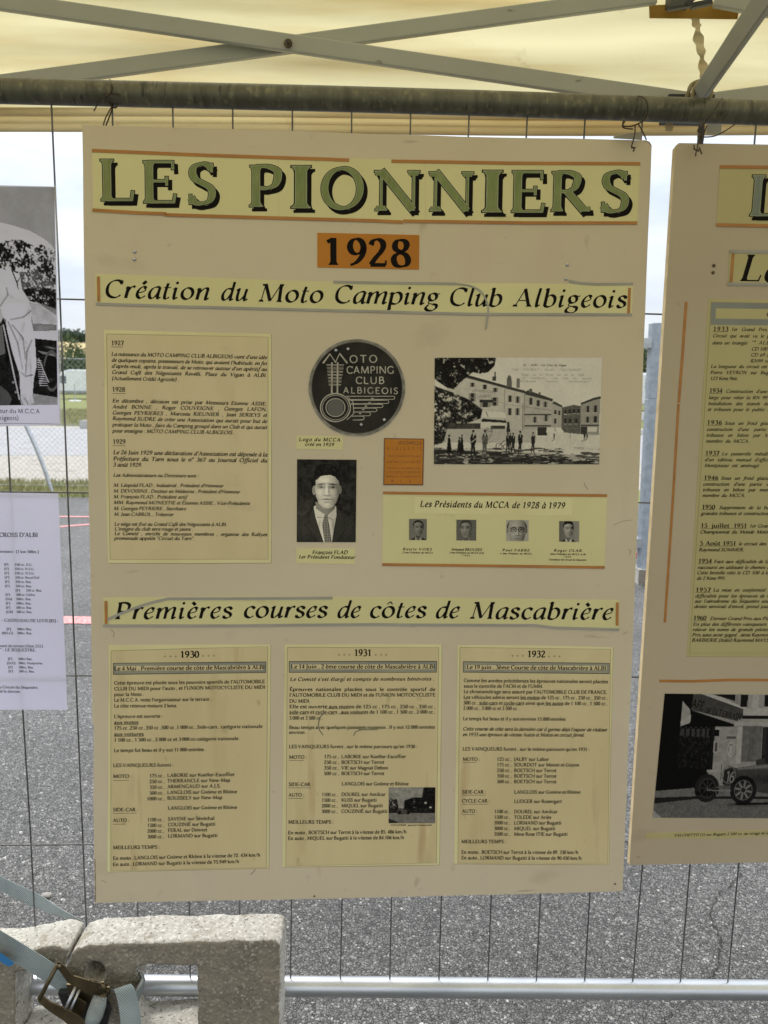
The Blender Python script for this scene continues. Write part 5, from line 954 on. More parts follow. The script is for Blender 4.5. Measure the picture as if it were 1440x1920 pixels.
# round badge
def badge():
    cu = np.array(BP.uv(*px(O5, 624, 490))); ru = np.linalg.norm(np.array(BP.uv(*px(O5, 1000, 490)))-np.array(BP.uv(*px(O5, 246, 490))))/2
    def disc(name, r_, h0, h1, m, par, n=72, c=cu, wob=0.0):
        rr = [r_*(1+wob*math.sin(i*.9)*math.sin(i*.37)) for i in range(n)]
        V = [(c[0]+rr[i]*math.cos(2*math.pi*i/n), -h1, c[1]+rr[i]*math.sin(2*math.pi*i/n)) for i in range(n)]+[(c[0]+rr[i]*math.cos(2*math.pi*i/n), -h0, c[1]+rr[i]*math.sin(2*math.pi*i/n)) for i in range(n)]
        return mesh(name, V, [tuple(range(n)), tuple(range(2*n-1, n-1, -1))]+[(i, n+i, n+(i+1) % n, (i+1) % n) for i in range(n)], m, par)
    rim = mat('badge_rim', (.30, .28, .24), .45, n1=(60, .35, .62), col2=(.13, .12, .10)); face = mat('badge_face', (.014, .012, .010), .5, spec=.12, n1=(16, .40, .72), col2=(.045, .039, .033))
    bd = disc('club_badge', ru, 0, .0012, rim, BD, wob=.006); disc('badge_ring', ru*.955, .0012, .0016, M['inkg'], bd); disc('badge_face', ru*.935, .0016, .0019, face, bd)
    hw = .0020
    def poly_line(pts, w, m='white_ink', name='emblem_line', closed=False):
        P = [np.array(BP.uv(*px(O5, x, y))) for x, y in pts]; n = len(P); V = []
        for i in range(n):
            a = P[(i-1) % n] if closed or i > 0 else P[i]; c = P[(i+1) % n] if closed or i < n-1 else P[i]; d = (c-a)/np.linalg.norm(c-a); q = np.array([-d[1], d[0]])*w/4.174*.00102/2
            V += [(P[i][0]-q[0], -hw-.0002, P[i][1]-q[1]), (P[i][0]+q[0], -hw-.0002, P[i][1]+q[1])]
        F = [(2*i, 2*i+2, 2*i+3, 2*i+1) for i in range(n-1)]+([(2*n-2, 0, 1, 2*n-1)] if closed else []); return V, F
    b = MB()
    def add(*a, **k): b.add(*poly_line(*a, **k))
    add([(358, 298), (412, 225), (455, 290), (488, 222), (548, 298)], 13)
    for x in (428, 472): add([(x, 290), (x-2, 530)], 12)
    for i in range(7): y = 308+i*25.5; add([(384+i*3, y), (522-i*4, y+2)], 5); add([(386+i*3, y+9), (520-i*4, y+11)], 3)
    for r_, w in ((110, 9), (96, 4), (70, 7)): add([(455+r_*1.06*math.cos(a*math.pi/16), 644+r_*math.sin(a*math.pi/16)) for a in range(32)], w, closed=True)
    for i in range(6):
        y0, y1 = 556+i*31, 580+i*32; xs_, xe = (540, 560, 580, 590, 590, 575)[i], (905, 858, 812, 765, 715, 665)[i]
        add([(xs_, y0), (xe, y0)]+[(xe+14*math.cos(a), (y0+y1)/2-(y1-y0)/2*math.cos(math.pi*k/6)) for k, a in ((j, -math.pi/2+j*math.pi/6) for j in range(1, 6))]+[(xe, y1), (xs_+15, y1+2)], 5.5)
    add([(545, 740), (600, 690), (592, 600), (540, 552)], 6)
    for x, y in ((743, 572), (722, 605), (693, 633), (672, 660), (648, 690)): add([(x-9, y), (x+9, y)], 9)
    b.build('emblem_lines', M['white_ink'], bd)
    q = disc('wheel_centre', ru*.17, .0021, .0024, mat('badge_wheel', (.10, .09, .08), .5), bd, 32, np.array(BP.uv(*px(O5, 455, 644))))
    t = Text(BP, hw+.0003); t.line('OTO', 562,295,785,292,58,'sansb',4,org=O5); t.line('CAMPING', 538,378,915,378,56,'sansb',4,org=O5); t.line('CLUB', 610,458,840,458,54,'sansb',4,org=O5); t.line('ALBIGEOIS', 512,532,945,538,48,'sansb',4,org=O5); t.build('raised_letters', M['white_ink'], bd)
    for x, y in ((459, 198), (553, 188), (836, 740), (656, 778)):
        c = np.array(BP.uv(*px(O5, x, y))); V = MB(); V.tube([(c[0], -.002, c[1]), (c[0], -.0045, c[1]), (c[0], -.0055, c[1])], [.0033, .0028, .0012], 14); V.build('rivet', M['galv'], bd, True)
badge()
# large portrait
def head(c, cx, cy, s, hair=.05, skin=.42, glasses=False, seed=0, turn=0.0, wide=1.0, bald=0.0, dark=.05):
    """a softly shaded head and shoulders; turn moves the features sideways"""
    sh = lambda *P: [(cx+x*s*wide, cy+y*s) for x, y in P]; T = turn*22*s
    c.over(c.m_poly(sh((-165,245),(-120,190),(-50,150),(50,150),(120,190),(165,245),(190,460),(-190,460))), dark+.03*(fbm(c.h, c.w, 6, 3, seed+3)-.5), 1)
    c.g(cx-90*s, cy+235*s, 45*s, 60*s, .035); c.over(c.m_poly(sh((-40,120),(42,120),(56,180),(6,345),(-54,180))), skin*1.35, 1); c.over(c.m_poly(sh((-14,176),(14,176),(26,400),(-24,400))), .05+.05*(((c.XX+c.YY)//(10*s)) % 2), 1)
    c.over(c.m_poly(sh((-38,70),(40,70),(42,150),(2,186),(-42,150))), skin*.55, 1)
    c.over(c.m_ell(cx, cy-(30-8*bald)*s, 84*s*wide, (92-20*bald)*s), hair+.05*(fbm(c.h, c.w, 3, 3, seed)-.5), 1)
    for sx, v in ((-1, .75), (1, .5)): c.over(c.m_ell(cx+sx*78*s*wide, cy+8*s, 11*s, 24*s), skin*v, 1)
    f = c.soft(c.m_poly(sh((-72,-20),(-62,-54-26*bald),(-20,-68-34*bald),(24,-68-34*bald),(62,-52-26*bald),(74,-18),(72,36),(58,90),(30,126),(0,134),(-30,126),(-58,90),(-72,36))), 1)
    u = (c.XX-cx)/(76*s*wide); w = (c.YY-cy)/(110*s); lit = skin*(1.10-.55*np.clip(u+.1, 0, 1)**1.4-.25*np.clip(-u-.45, 0, 1)-.22*np.clip(w-.35, 0, 1)); lit = lit*(1+.16*(fbm(c.h, c.w, 4, 3, seed+5)-.5)); c.I = c.I*(1-f)+lit*f
    c.g(cx-20*s, cy-38*s, 30*s, 18*s, skin*.16); c.g(cx-36*s+T, cy+32*s, 18*s, 18*s, skin*.16); c.g(cx+30*s+T, cy+30*s, 14*s, 16*s, skin*.08)
    for sx in (-1, 1):
        X = cx+sx*32*s+T; c.g(X, cy-4*s, 22*s, 11*s, -skin*.42); c.g(X, cy-20*s, 24*s, 6*s, -skin*.62, sx*.12); c.g(X, cy+1*s, 9*s, 6*s, -skin*.45); c.g(X, cy+14*s, 16*s, 5*s, skin*.10)
    c.g(cx-3*s+T, cy+16*s, 6*s, 26*s, skin*.26); c.g(cx+11*s+T, cy+24*s, 6*s, 26*s, -skin*.34, -.12); c.g(cx+2*s+T, cy+52*s, 19*s, 6*s, -skin*.48); c.g(cx-4*s+T, cy+43*s, 8*s, 6*s, skin*.18)
    c.g(cx+1*s+T, cy+80*s, 24*s, 5*s, -skin*.58); c.g(cx+1*s+T, cy+90*s, 17*s, 5*s, skin*.08); c.g(cx+2*s+T, cy+99*s, 16*s, 5*s, -skin*.24); c.g(cx+T, cy+114*s, 16*s, 10*s, skin*.10); c.g(cx+54*s, cy+70*s, 16*s, 40*s, -skin*.18)
    if glasses:
        for sx in (-1, 1): c.ring(cx+sx*34*s+T, cy, 25*s, 20*s, 6*s, .03)
        c.seg(cx-10*s+T, cy-4*s, cx+10*s+T, cy-4*s, 5*s, .03)
    c.I = np.clip(c.I, .005, 1)
c = Cv((152, 1048, 620, 1697), 200, .045); c.I += .08*(fbm(c.h, c.w, 14, 4, 2)-.5)+.03*(fbm(c.h, c.w, 3, 2, 22)-.5); c.g(200, 1450, 90, 130, .03)
c.over(c.m_poly([(155,1697),(160,1540),(232,1462),(292,1428),(455,1418),(520,1462),(600,1505),(616,1560),(616,1697)]), .055+.035*(fbm(c.h, c.w, 3, 3, 7)-.5), 1); c.g(215, 1580, 60, 90, .035); c.g(555, 1580, 40, 80, .02)
c.over(c.m_poly([(286,1415),(320,1400),(440,1400),(462,1415),(462,1500),(430,1697),(362,1697),(300,1500)]), .68-.20*np.clip((c.XX-400)/60, 0, 1), 1); c.g(330, 1560, 12, 90, -.12, .2); c.g(440, 1560, 10, 80, -.15, -.1)
c.over(c.m_poly([(300,1380),(455,1380),(452,1430),(392,1492),(302,1432)]), .34-.12*np.clip((c.XX-380)/60, 0, 1), 2)
c.over(c.m_poly([(276,1450),(292,1420),(312,1460),(378,1500),(340,1530),(300,1500)]), .66, 1); c.over(c.m_poly([(470,1445),(458,1415),(446,1450),(392,1500),(420,1530),(462,1500)]), .54, 1); c.seg(312, 1500, 376, 1502, 4, .25); c.seg(398, 1502, 440, 1520, 4, .2)
c.over(c.m_poly([(258,1468),(286,1430),(304,1520),(366,1697),(325,1697),(210,1560),(262,1540)]), .085, 1); c.over(c.m_poly([(462,1428),(505,1465),(520,1540),(560,1555),(470,1697),(434,1697),(468,1520)]), .07, 1)
c.seg(262, 1540, 212, 1556, 4, .02); c.seg(212, 1558, 330, 1690, 4, .02); c.seg(520, 1540, 562, 1556, 4, .02); c.seg(562, 1558, 470, 1690, 4, .02)
m = c.m_ell(388, 1185, 104, 100) | c.m_ell(362, 1140, 62, 58) | c.m_ell(425, 1148, 66, 60) | c.m_ell(330, 1175, 46, 52); m &= fbm(c.h, c.w, 6, 2, 25) > .22; c.over(m, .02+.22*np.clip(fbm(c.h, c.w, 4, 3, 5)-.56, 0, 1), 4); c.over(c.m_poly([(284,1190),(296,1190),(300,1270),(286,1280)]), .04, 1)
c.over(c.m_ell(288, 1290, 15, 36), .40, 1); c.over(c.m_ell(489, 1284, 14, 34), .26, 1); c.g(284, 1290, 5, 18, -.12)
f = c.soft(c.m_poly([(294,1262),(300,1238),(300,1212),(318,1200),(338,1180),(372,1172),(418,1170),(452,1184),(470,1206),(482,1214),(488,1262),(482,1330),(462,1384),(432,1420),(400,1432),(362,1428),(326,1394),(303,1338)]), 1)
u = (c.XX-388)/102; w = (c.YY-1300)/130; lit = .54*(1.05-.60*np.clip(u-.05, 0, 1)**1.3-.30*np.clip(-u-.5, 0, 1)-.18*np.clip(w-.4, 0, 1)); lit *= 1+.20*(fbm(c.h, c.w, 3, 3, 15)-.5); c.I = c.I*(1-f)+lit*f
c.g(360, 1212, 44, 18, .10); c.g(330, 1310, 22, 26, .08); c.g(436, 1308, 16, 22, .03); c.g(474, 1300, 14, 60, -.08)
for X, sg in ((340, -1), (430, 1)):
    c.g(X, 1262, 30, 15, -.20); c.g(X-sg*2, 1241, 32, 6.5, -.38, sg*.10); c.g(X, 1264, 19, 4.5, -.22); c.g(X+5, 1267, 7, 5.5, -.22); c.g(X-7, 1269, 5, 3, .16); c.g(X, 1286, 20, 5, .05); c.g(X, 1279, 20, 3.5, -.08)
c.g(386, 1285, 7, 42, .17); c.g(404, 1290, 7, 40, -.17, -.10); c.g(372, 1258, 5, 16, -.10); c.g(388, 1330, 24, 6, -.26); c.g(384, 1316, 10, 8, .12); c.g(366, 1322, 6, 7, -.06); c.g(390, 1345, 7, 8, -.08)
c.g(386, 1360, 40, 4.5, -.38); c.g(386, 1354, 26, 4, -.08); c.g(388, 1369, 26, 4.5, .06); c.g(388, 1381, 24, 6, -.16); c.g(388, 1402, 20, 12, .09); c.g(440, 1380, 26, 34, -.08); c.g(318, 1345, 12, 30, -.06); c.g(345, 1335, 4, 22, -.07, .4); c.g(424, 1335, 4, 22, -.09, -.4)
c.I = np.clip(c.I, .008, 1); q_ = f*.35; c.I = c.I*(1-q_)+q_*np.clip((c.I-.30)*1.7+.34, .02, .9); T_ = c.m_poly([(370,1482),(394,1482),(406,1545),(428,1697),(374,1697),(352,1560)]); c.over(T_, .14, 1); c.put(T_ & (((np.floor((c.XX+c.YY)/13)+np.floor((c.XX-c.YY)/13)) % 2) == 0), .34); c.seg(404, 1550, 424, 1690, 4, .04)
c.sharp(.5).grain(.022, 4)
photo('portrait_photograph', c, BP, [(155, 1048), (620, 1052), (613, 1697), (152, 1696)], .0008, BD, O5, label='black and white portrait of a man in a suit with a checked tie')
# orange plaque
pl = sheet('plaque', BP, [(835, 882), (1149, 887), (1141, 1252), (829, 1250)], 0, .0010, mat('dark_plaque_rim', (.14, .05, .012), .5), BD, O5); sheet('plaque_face', BP, [(842, 890), (1140, 894), (1133, 1243), (837, 1241)], .001, .0012, M['orange'], pl, O5)
t = Text(BP, .0013)
for tx, x0, y, x1, cp, tr in (('MOTO CAMPING CLUB', 945,932,1130,26,0), ('ALBIGEOIS', 858,975,1130,26,500), ('VISITE GRAND A VOTRE ALBI', 860,1030,1122,15,0), ('AURONS LE 26 JUIN 1932', 852,1076,1122,18,60), ('CONCENTR   DE CINEMA  ALBI', 852,1124,1118,14,40), ('IUTLEROUTIERSERS', 850,1158,1120,18,120), ('MANOEUVL  ET  MUNICIPALITE', 850,1190,1120,16,0)): t.line(tx, x0, y, x1, y+2, cp, 'sans', 1, tr, org=O5)
t.line("A", 888,1226,914,1226,22,'sans',1,org=O5); t.line("L", 960,1226,975,1226,22,'sans',1,org=O5); t.line("B", 1032,1228,1046,1228,20,'sans',1,org=O5); t.line("I", 1112,1228,1120,1228,18,'sans',1,org=O5); t.build('printed_text', M['inkr'], pl)
# old postcard
c = Cv((355, 65, 1342, 690), 360, .60); c.I += .06*(c.YY-65)/300*0+.05*(fbm(c.h, c.w, 30, 3, 1)-.5)
c.rect(355, 500, 1342, 690, .56, .05); c.poly([(355,592),(1342,640),(1342,690),(355,690)], .40)
c.poly([(435,185),(540,172),(770,235),(770,500),(415,500)], .50, .05); c.poly([(428,190),(545,165),(775,228),(772,242),(548,184)], .06); c.poly([(770,235),(888,262),(885,495),(768,490)], .48, .05); c.poly([(768,226),(890,258),(888,274),(770,244)], .10)
c.poly([(885,272),(900,262),(1050,312),(1048,492),(885,492)], .42, .06); c.poly([(885,266),(905,255),(1055,306),(1052,320),(890,280)], .09); c.poly([(1050,330),(1075,325),(1112,352),(1110,500),(1048,492)], .40); c.poly([(1048,330),(1060,318),(1112,345),(1110,356)], .1)
c.poly([(1110,355),(1180,340),(1226,348),(1225,512),(1110,500)], .16, .05, 3, 3); c.poly([(1222,330),(1300,302),(1336,298),(1334,518),(1222,512)], .34, .04); c.poly([(1222,328),(1300,298),(1338,290),(1338,304),(1300,312),(1222,340)], .08)
c.ell(794, 200, 14, 32, .16); c.rect(780, 200, 810, 236, .18); c.rect(838, 186, 856, 240, .22); c.rect(706, 148, 714, 200, .1); c.rect(694, 176, 716, 200, .1); c.rect(912, 248, 930, 270, .15); c.rect(968, 266, 980, 282, .15)
for x, y, w, h in ((572,210,14,26),(644,222,14,28),(706,240,14,26),(568,272,20,50),(700,296,20,50),(640,318,30,36),(795,285,12,40),(840,290,12,40),(795,360,12,40),(840,360,12,40),(918,300,12,40),(962,312,12,36),(1004,322,12,32),(944,410,12,36),(1010,400,12,36),(1066,370,9,26),(1090,374,9,26),(1066,420,9,30),(1126,370,11,24),(1150,368,11,24),(1176,366,11,24),(1202,366,11,24),(1126,420,11,30),(1154,420,11,30),(1190,420,11,30),(1256,346,16,38),(1300,344,18,40),(1256,408,16,38),(1302,406,18,38)): c.rect(x-w*.55, y, x+w*1.55, y+h, .30 if x < 1100 or x > 1225 else .12); c.rect(x, y, x+w, y+h, .06); c.rect(x-w*.3, y+h, x+w*1.3, y+h+3, .55)
c.seg(548, 182, 772, 240, 7, .12); c.seg(900, 268, 1050, 318, 6, .1); c.seg(768, 240, 768, 490, 4, .22); c.seg(886, 275, 886, 490, 4, .16); c.seg(560, 296, 768, 330, 3, .34); c.seg(772, 338, 884, 350, 3, .34); c.seg(890, 352, 1046, 372, 3, .26); c.rect(620, 310, 700, 326, .07); c.rect(885, 392, 1045, 400, .1); c.rect(890, 460, 1045, 468, .08); c.rect(1225, 455, 1334, 463, .1); c.poly([(620,372),(770,385),(782,418),(612,408)], .58); c.seg(660, 380, 672, 408, 5, .2); c.poly([(640,420),(780,432),(782,445),(632,438)], .05); c.poly([(632,440),(775,448),(788,474),(628,472)], .56); c.rect(690, 462, 775, 488, .08)
c.rect(966, 470, 1025, 518, .07); c.poly([(1022,472),(1064,474),(1070,500),(1018,502)], .58); c.poly([(1072,474),(1104,472),(1126,500),(1082,500)], .6); c.rect(1265, 470, 1320, 496, .56); c.rect(1225, 468, 1262, 512, .08)
c.rect(412, 448, 630, 482, .09, .04); c.rect(415, 482, 960, 560, .44, .04); c.poly([(786,440),(798,440),(806,500),(782,500)], .06); c.rect(877, 330, 880, 490, .12); c.rect(1160, 440, 1164, 536, .15)
c.leaves([(355,230),(470,270),(560,310),(640,368),(628,420),(540,450),(440,448),(412,560),(355,580)], .055, .40, 5, 4, .025); c.leaves([(355,65),(716,65),(706,112),(668,150),(628,160),(580,150),(545,176),(500,216),(470,250),(430,240),(355,190)], .035, .36, 5, 6, .02)
m = c.m_poly([(355,600),(700,612),(1100,640),(1342,660),(1342,690),(355,690)]) & (fbm(c.h, c.w, 3, 3, 8, 6) > .42); c.put(m, .055); m = (c.YY > 592) & (fbm(c.h, c.w, 3, 3, 18, 8) > .60); c.put(m, .12)
rp_ = random.Random(3)
for x, y0, y1, w, kd in ((445,514,640,16,'d'),(505,528,642,15,'d'),(520,512,640,13,'d'),(586,486,648,20,'m'),(655,484,650,21,'l'),(792,500,622,15,'m'),(806,504,612,12,'m'),(824,502,627,13,'m'),(865,490,632,17,'m'),(941,498,630,14,'m'),(1066,505,545,5,'m'),(1247,502,546,6,'m'),(1262,510,542,5,'m')):
    h = y1-y0; v = rp_.uniform(.02, .05) if kd != 'l' else .12; ln = rp_.uniform(-.25, .25)*w; sp = rp_.uniform(.25, .6)
    c.ell(x+ln*.3, y0+h*.075, w*.34, h*.06, .16); c.ell(x+ln*.3, y0+h*.04, w*.42, h*.035, .03)
    if kd == 'd': c.poly([(x-w*.4,y0+h*.15),(x+w*.4,y0+h*.15),(x+w*.62,y0+h*.4),(x+w*1.05,y0+h*.84),(x-w*.95,y0+h*.82),(x-w*.6,y0+h*.4)], v, .02, 5, 3); c.rect(x-w*.3, y0+h*.82, x-w*.05, y1, .06); c.rect(x+w*.1, y0+h*.82, x+w*.35, y1, .06)
    else:
        c.poly([(x-w*.5+ln*.3,y0+h*.14),(x+w*.5+ln*.3,y0+h*.14),(x+w*.85,y0+h*.34),(x+w*.62,y0+h*.56),(x-w*.6,y0+h*.56),(x-w*.85,y0+h*.3)], v, .02, 4, 3); c.poly([(x-w*.55,y0+h*.54),(x+w*.55,y0+h*.54),(x+w*(.3+sp),y1),(x+w*(sp-.05),y1),(x,y0+h*.66),(x-w*(sp),y1),(x-w*(sp+.35),y1)], v*1.3+.01)
        if w > 12: c.poly([(x-w*.1,y0+h*.14),(x+w*.2,y0+h*.14),(x+w*.05,y0+h*.32)], .5)
        c.seg(x+w*.8, y0+h*.2, x+w*(.7+ln*.03), y0+h*.5, 4, v)
    c.poly([(x-w*.5,y1),(x+w*.6,y1),(x-w*2.6,y1+9),(x-w*3,y1+5)], .14)
c.seg(576, 560, 606, 536, 5, .45)
c.ell(592, 510, 5, 12, .45); c.ring(740, 582, 18, 18, 4, .08); c.ring(782, 585, 16, 16, 4, .08); c.seg(740, 580, 770, 550, 4, .08)
c.leaves([(640,470),(700,470),(700,560),(640,560)], .2, .55, 4, 3); c.I *= 1+.10*(fbm(c.h, c.w, 3, 3, 31)-.5); c.blur(1).sharp(.5).grain(.02)
PC = photo('postcard', c, BP, [(360, 65), (1342, 65), (1325, 690), (355, 690)], .0007, BD, O6, label='black and white view of a town square with people standing')
t = Text(BP, .0009)
for tx, x0, y, x1, cp, st_ in (('12. - ALBI - Un Coin du Vigan', 875,113,1132,12,'si'), ('Café "GAUBERT"- Revelli -"NEGOCIANTS"', 815,140,1225,12,'typ'), ('Siège ou le Mcca, est né en 1928,', 870,170,1240,12,'typ'), ('(1) Café/Benis  (ou Café des Sports)', 870,190,1280,12,'typ'), ('Anc.Epicerie Fauchiais -(Act.Boulangerie -', 858,208,1334,11,'typ'), ('GRAND CAFE', 580,262,720,15,'sans'), ('GAUBERT', 606,298,695,17,'sans'), ('ASSO-CTAT', 1196,606,1292,11,'typ')): t.line(tx, x0, y, x1, y+(14 if 'GRAND' in tx else 2), cp, st_, 1, org=O6)
t.build('printed_text', M['inkg'], PC)
# presidents card
PS = sheet('presidents_card', BP, [(58, 862), (1372, 880), (1356, 1298), (52, 1278)], 0, .0005, M['yellow'], BD, O6)
sheet('inner_card', BP, [(245, 882), (1170, 888), (1168, 990), (242, 978)], .0005, .0007, M['cream'], PS, O6); t = Text(BP, .0009); t.line('Les Présidents du MCCA de 1928 à 1979', 272,940,1122,950,36,'it',4,70,org=O6)
caps = [((140,1165,382,1226), [('Basile VORS',172,1194,342,14,150),('2 ème Président du MCCA',170,1212,348,10,0)]), ((428,1165,668,1240), [('Armand BROUZES',455,1196,636,14,0),('3 ème Président du MCCA et de',444,1213,648,10,0),("l'ASA",520,1228,566,9,80)]),
        ((714,1172,952,1236), [('Paul FABRE',756,1200,916,14,150),('4 ème Président du MCCA',742,1218,928,10,0)]), ((1030,1175,1266,1268), [('Roger CLAR',1058,1202,1222,14,150),('5ème Président du MCCA et de',1036,1221,1244,10,0),("l'ASA",1114,1236,1160,9,80),('Fondateur du Circuit du Séquestre',1030,1254,1248,10,0)])]
for (x0, y0, x1, y1), L in caps:
    sheet('name_slip', BP, [(x0, y0), (x1, y0+4), (x1-2, y1+3), (x0, y1)], .0005, .0007, M['yellow'], PS, O6)
    for tx, a, y, b_, cp, tr in L: t.line(tx, a, y, b_, y+2, cp, 'si', 1, tr, org=O6)
t.build('printed_text', M['ink2'], PS)
for i, (x0, y0, x1, y1, sk, bgv, gl, hr) in enumerate(((209,1010,314,1135,.24,.24,False,.03), (487,1015,604,1138,.27,.19,False,.09), (779,1017,911,1141,.36,.40,True,.10), (1090,1023,1208,1145,.34,.28,False,.02))):
    c = Cv((x0, y0, x1, y1), 72, bgv); w = x1-x0; h = y1-y0
    if i < 2: c.put((c.YY % 10) < 3, bgv*.72)
    if i == 3: c.I = c.I*(.6+.5*(c.XX-x0)/w)
    dx, dy, sc_m, tn, wd, bl = ((.52, .40, .0036, .7, 1.0, .35), (.48, .40, .0038, -.6, .93, .1), (.48, .46, .0050, .2, 1.06, .9), (.46, .36, .0034, .9, .90, 0))[i]
    head(c, x0+w*dx, y0+h*dy, w*sc_m, hr, sk, gl, i+1, tn, wd, bl, (.035, .04, .03, .02)[i]); c.sharp(.6).grain(.02, i)
    o = photo('portrait_photograph', c, BP, [(x0, y0), (x1, y0+1), (x1-1, y1), (x0, y1-1)], .0009, BD, O6, label=('small portrait above the caption at the far left of the presidents card', 'small portrait second from the left on the presidents card', 'small portrait of a man with glasses on the presidents card', 'small portrait at the far right of the presidents card')[i])
for pts in ([px(O6, 57, 858), px(O6, 700, 866), px(O6, 1371, 874)], [px(O6, 52, 1278), px(O6, 700, 1286), px(O6, 1357, 1295)]): strip('orange_strip', BP, pts, 5.2, .0007, M['orange_tape'], BD)
# racing car picture on the 1931 sheet
c = Cv((910, 1203, 1293, 1497), 110, .30); c.I += .2*(fbm(c.h, c.w, 10, 3, 2)-.5); c.rect(910, 1400, 1293, 1497, .22, .05); c.leaves([(1195,1203),(1293,1203),(1293,1410),(1150,1410),(1180,1300)], .01, .2, 4, 3); c.leaves([(1040,1310),(1120,1285),(1200,1290),(1293,1300),(1293,1410),(1030,1410)], .02, .32, 4, 5, .01); c.leaves([(910,1290),(980,1300),(1000,1410),(910,1410)], .02, .40, 3, 6); c.rect(910, 1375, 1293, 1412, .03, .03)
c.poly([(978,1425),(985,1385),(1010,1370),(1045,1385),(1082,1395),(1082,1425)], .10); c.ell(1000, 1408, 14, 17, .02); c.ell(1072, 1408, 12, 16, .02); c.ell(1020, 1368, 9, 9, .35); c.poly([(910,1455),(1000,1490),(910,1497)], .05); c.ell(1252, 1366, 8, 7, .6); c.ell(1212, 1330, 10, 9, .4); c.I = np.clip(c.I*(1+.4*(fbm(c.h, c.w, 4, 3, 61)-.5)), .005, 1); c.grain(.02)
o = photo('racing_photograph', c, BP, [(910, 1203), (1293, 1203), (1290, 1497), (910, 1497)], .0010, S2, O2)
t = Text(BP, .0009); t.line('COUZINIÉ, sportif toulousain', 925,1519,1262,1518,14,'si',1,40,org=O2); t.build('picture_caption', M['ink2'], S2)
for pts, w in (([(208, 1180), (214, 1187), (212, 1195)], .9), ([(1178, 1030), (1183, 1034), (1180, 1040)], .9), ([(1150, 985), (1166, 978), (1185, 975)], .7), ([(470, 1640), (476, 1634), (479, 1630)], 1.2), ([(1095, 905), (1098, 912), (1103, 918)], 1.0), ([(190, 1650), (200, 1655)], .8), ([(1168, 1190), (1176, 1184)], .8)):
    strip('scuff_mark', BP, cr(pts, 3), w, .00005, M['inkg'], BD, .00003)
# pins and holes
def pin(x, y, plane, par, r_=.0034, name='silver_pin', m='galv'):
    c = plane.uv(x, y); b = MB(); b.tube([(c[0], 0, c[1]), (c[0], -.0016, c[1]), (c[0], -.0030, c[1])], [r_, r_*.9, r_*.35], 12); return b.build(name, M[m], par, True)
for x, y in ((252.5, 472), (252, 486), (1063.5, 496), (1061, 523)): pin(x, y, BP, BD)
for x, y in ((589.5, 1680), (1153, 1657)): pin(x, y, BP, BD, .0016, 'screw', 'black')
# torn scraps and dried tape marks on the 1931 sheet
for pts, w in (([(606, 1337), (600, 1346), (597, 1358), (599, 1368), (606, 1378)], 1.9), ([(663, 1379), (667, 1372), (680, 1368), (703, 1368)], 1.7)):
    o = strip('smudge', BP, cr(pts, 4), w, .0011, M['inkg'], S2, .0002)
# ================================================================ RIGHT BOARD
RP = Plane(.0406, 0.0, .00695, 1.452); _o = RP.uv(1180, 1622); RP = Plane(.0406, 0.0, .00695, 1.452, _o[1], 0)
RB = empty('display_board', RP.mw()); tag(RB, 'beige display board cut by the right edge, with a race car photograph at its foot', 'display board')
ul, vt = RP.uv(1267, 268); ub, vb = RP.uv(1180, 1622); u1 = ul+1.04
P = [(ul+.006, vt), (u1-.006, vt), (u1, vt-.006), (u1, vb), (ub, vb), (ub+.0006, (vb+vt)/2), (ul, vt-.008)]; n = len(P)
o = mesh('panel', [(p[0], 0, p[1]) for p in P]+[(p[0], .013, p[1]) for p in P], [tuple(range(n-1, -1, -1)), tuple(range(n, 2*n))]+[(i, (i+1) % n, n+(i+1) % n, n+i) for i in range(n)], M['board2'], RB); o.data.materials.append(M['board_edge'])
for i, f in enumerate(o.data.polygons): f.material_index = 1 if i >= 2 else 0
R1 = (1240, 240, 4.8); R2 = (1280, 550, 5.4875); R3 = (1280, 870, 5.1875); R4 = (1170, 1220, 4.5704)
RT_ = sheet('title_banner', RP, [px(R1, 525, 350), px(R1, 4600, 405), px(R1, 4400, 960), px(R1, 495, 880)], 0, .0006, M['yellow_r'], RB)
title_letter('L', R1, 790, 425, 1085, 795, RP, RT_, fill=3, shadow=(28, 30))
for pts in ([px(R1, 525, 350), px(R1, 4600, 400)], [px(R1, 495, 872), px(R1, 4400, 950)]): strip('orange_strip', RP, pts, 5.6, .0008, M['orange_tape'], RB)
heading([px(R1, 612, 1102), px(R1, 4000, 1140), px(R1, 3950, 1440), px(R1, 600, 1415)], [('Le', px(R1, 690, 1378), px(R1, 1040, 1384))], 50, plane=RP, par=RB, m='yellow_r')
for pts in ([px(R1, 612, 1112), px(R1, 3900, 1150)], [px(R1, 592, 1404), px(R1, 3900, 1440)]): strip('grey_strip', RP, pts, 5.2, .0008, M['grey_tape'], RB)
strip('orange_strip', RP, [px(R1, 645, 1130), px(R1, 625, 1388)], 5, .0009, M['orange_tape'], RB)
for x, y in ((1338.5, 498), (1336.8, 511)): pin(x, y, RP, RB, .0031, 'screw', 'brass')
strip('orange_strip', RP, [(1286.6, 566), (1280, 660), (1272.6, 755)], 5.2, 0, M['orange_tape'], RB); strip('orange_strip', RP, [(1272.2, 757), (1262, 930), (1252, 1085), (1246.5, 1167)], 4.8, 0, M['orange_tape'], RB)
year = lambda a, x0, y, x1, cp=46: (a, x0, y, x1, y+2, 'rb', cp)
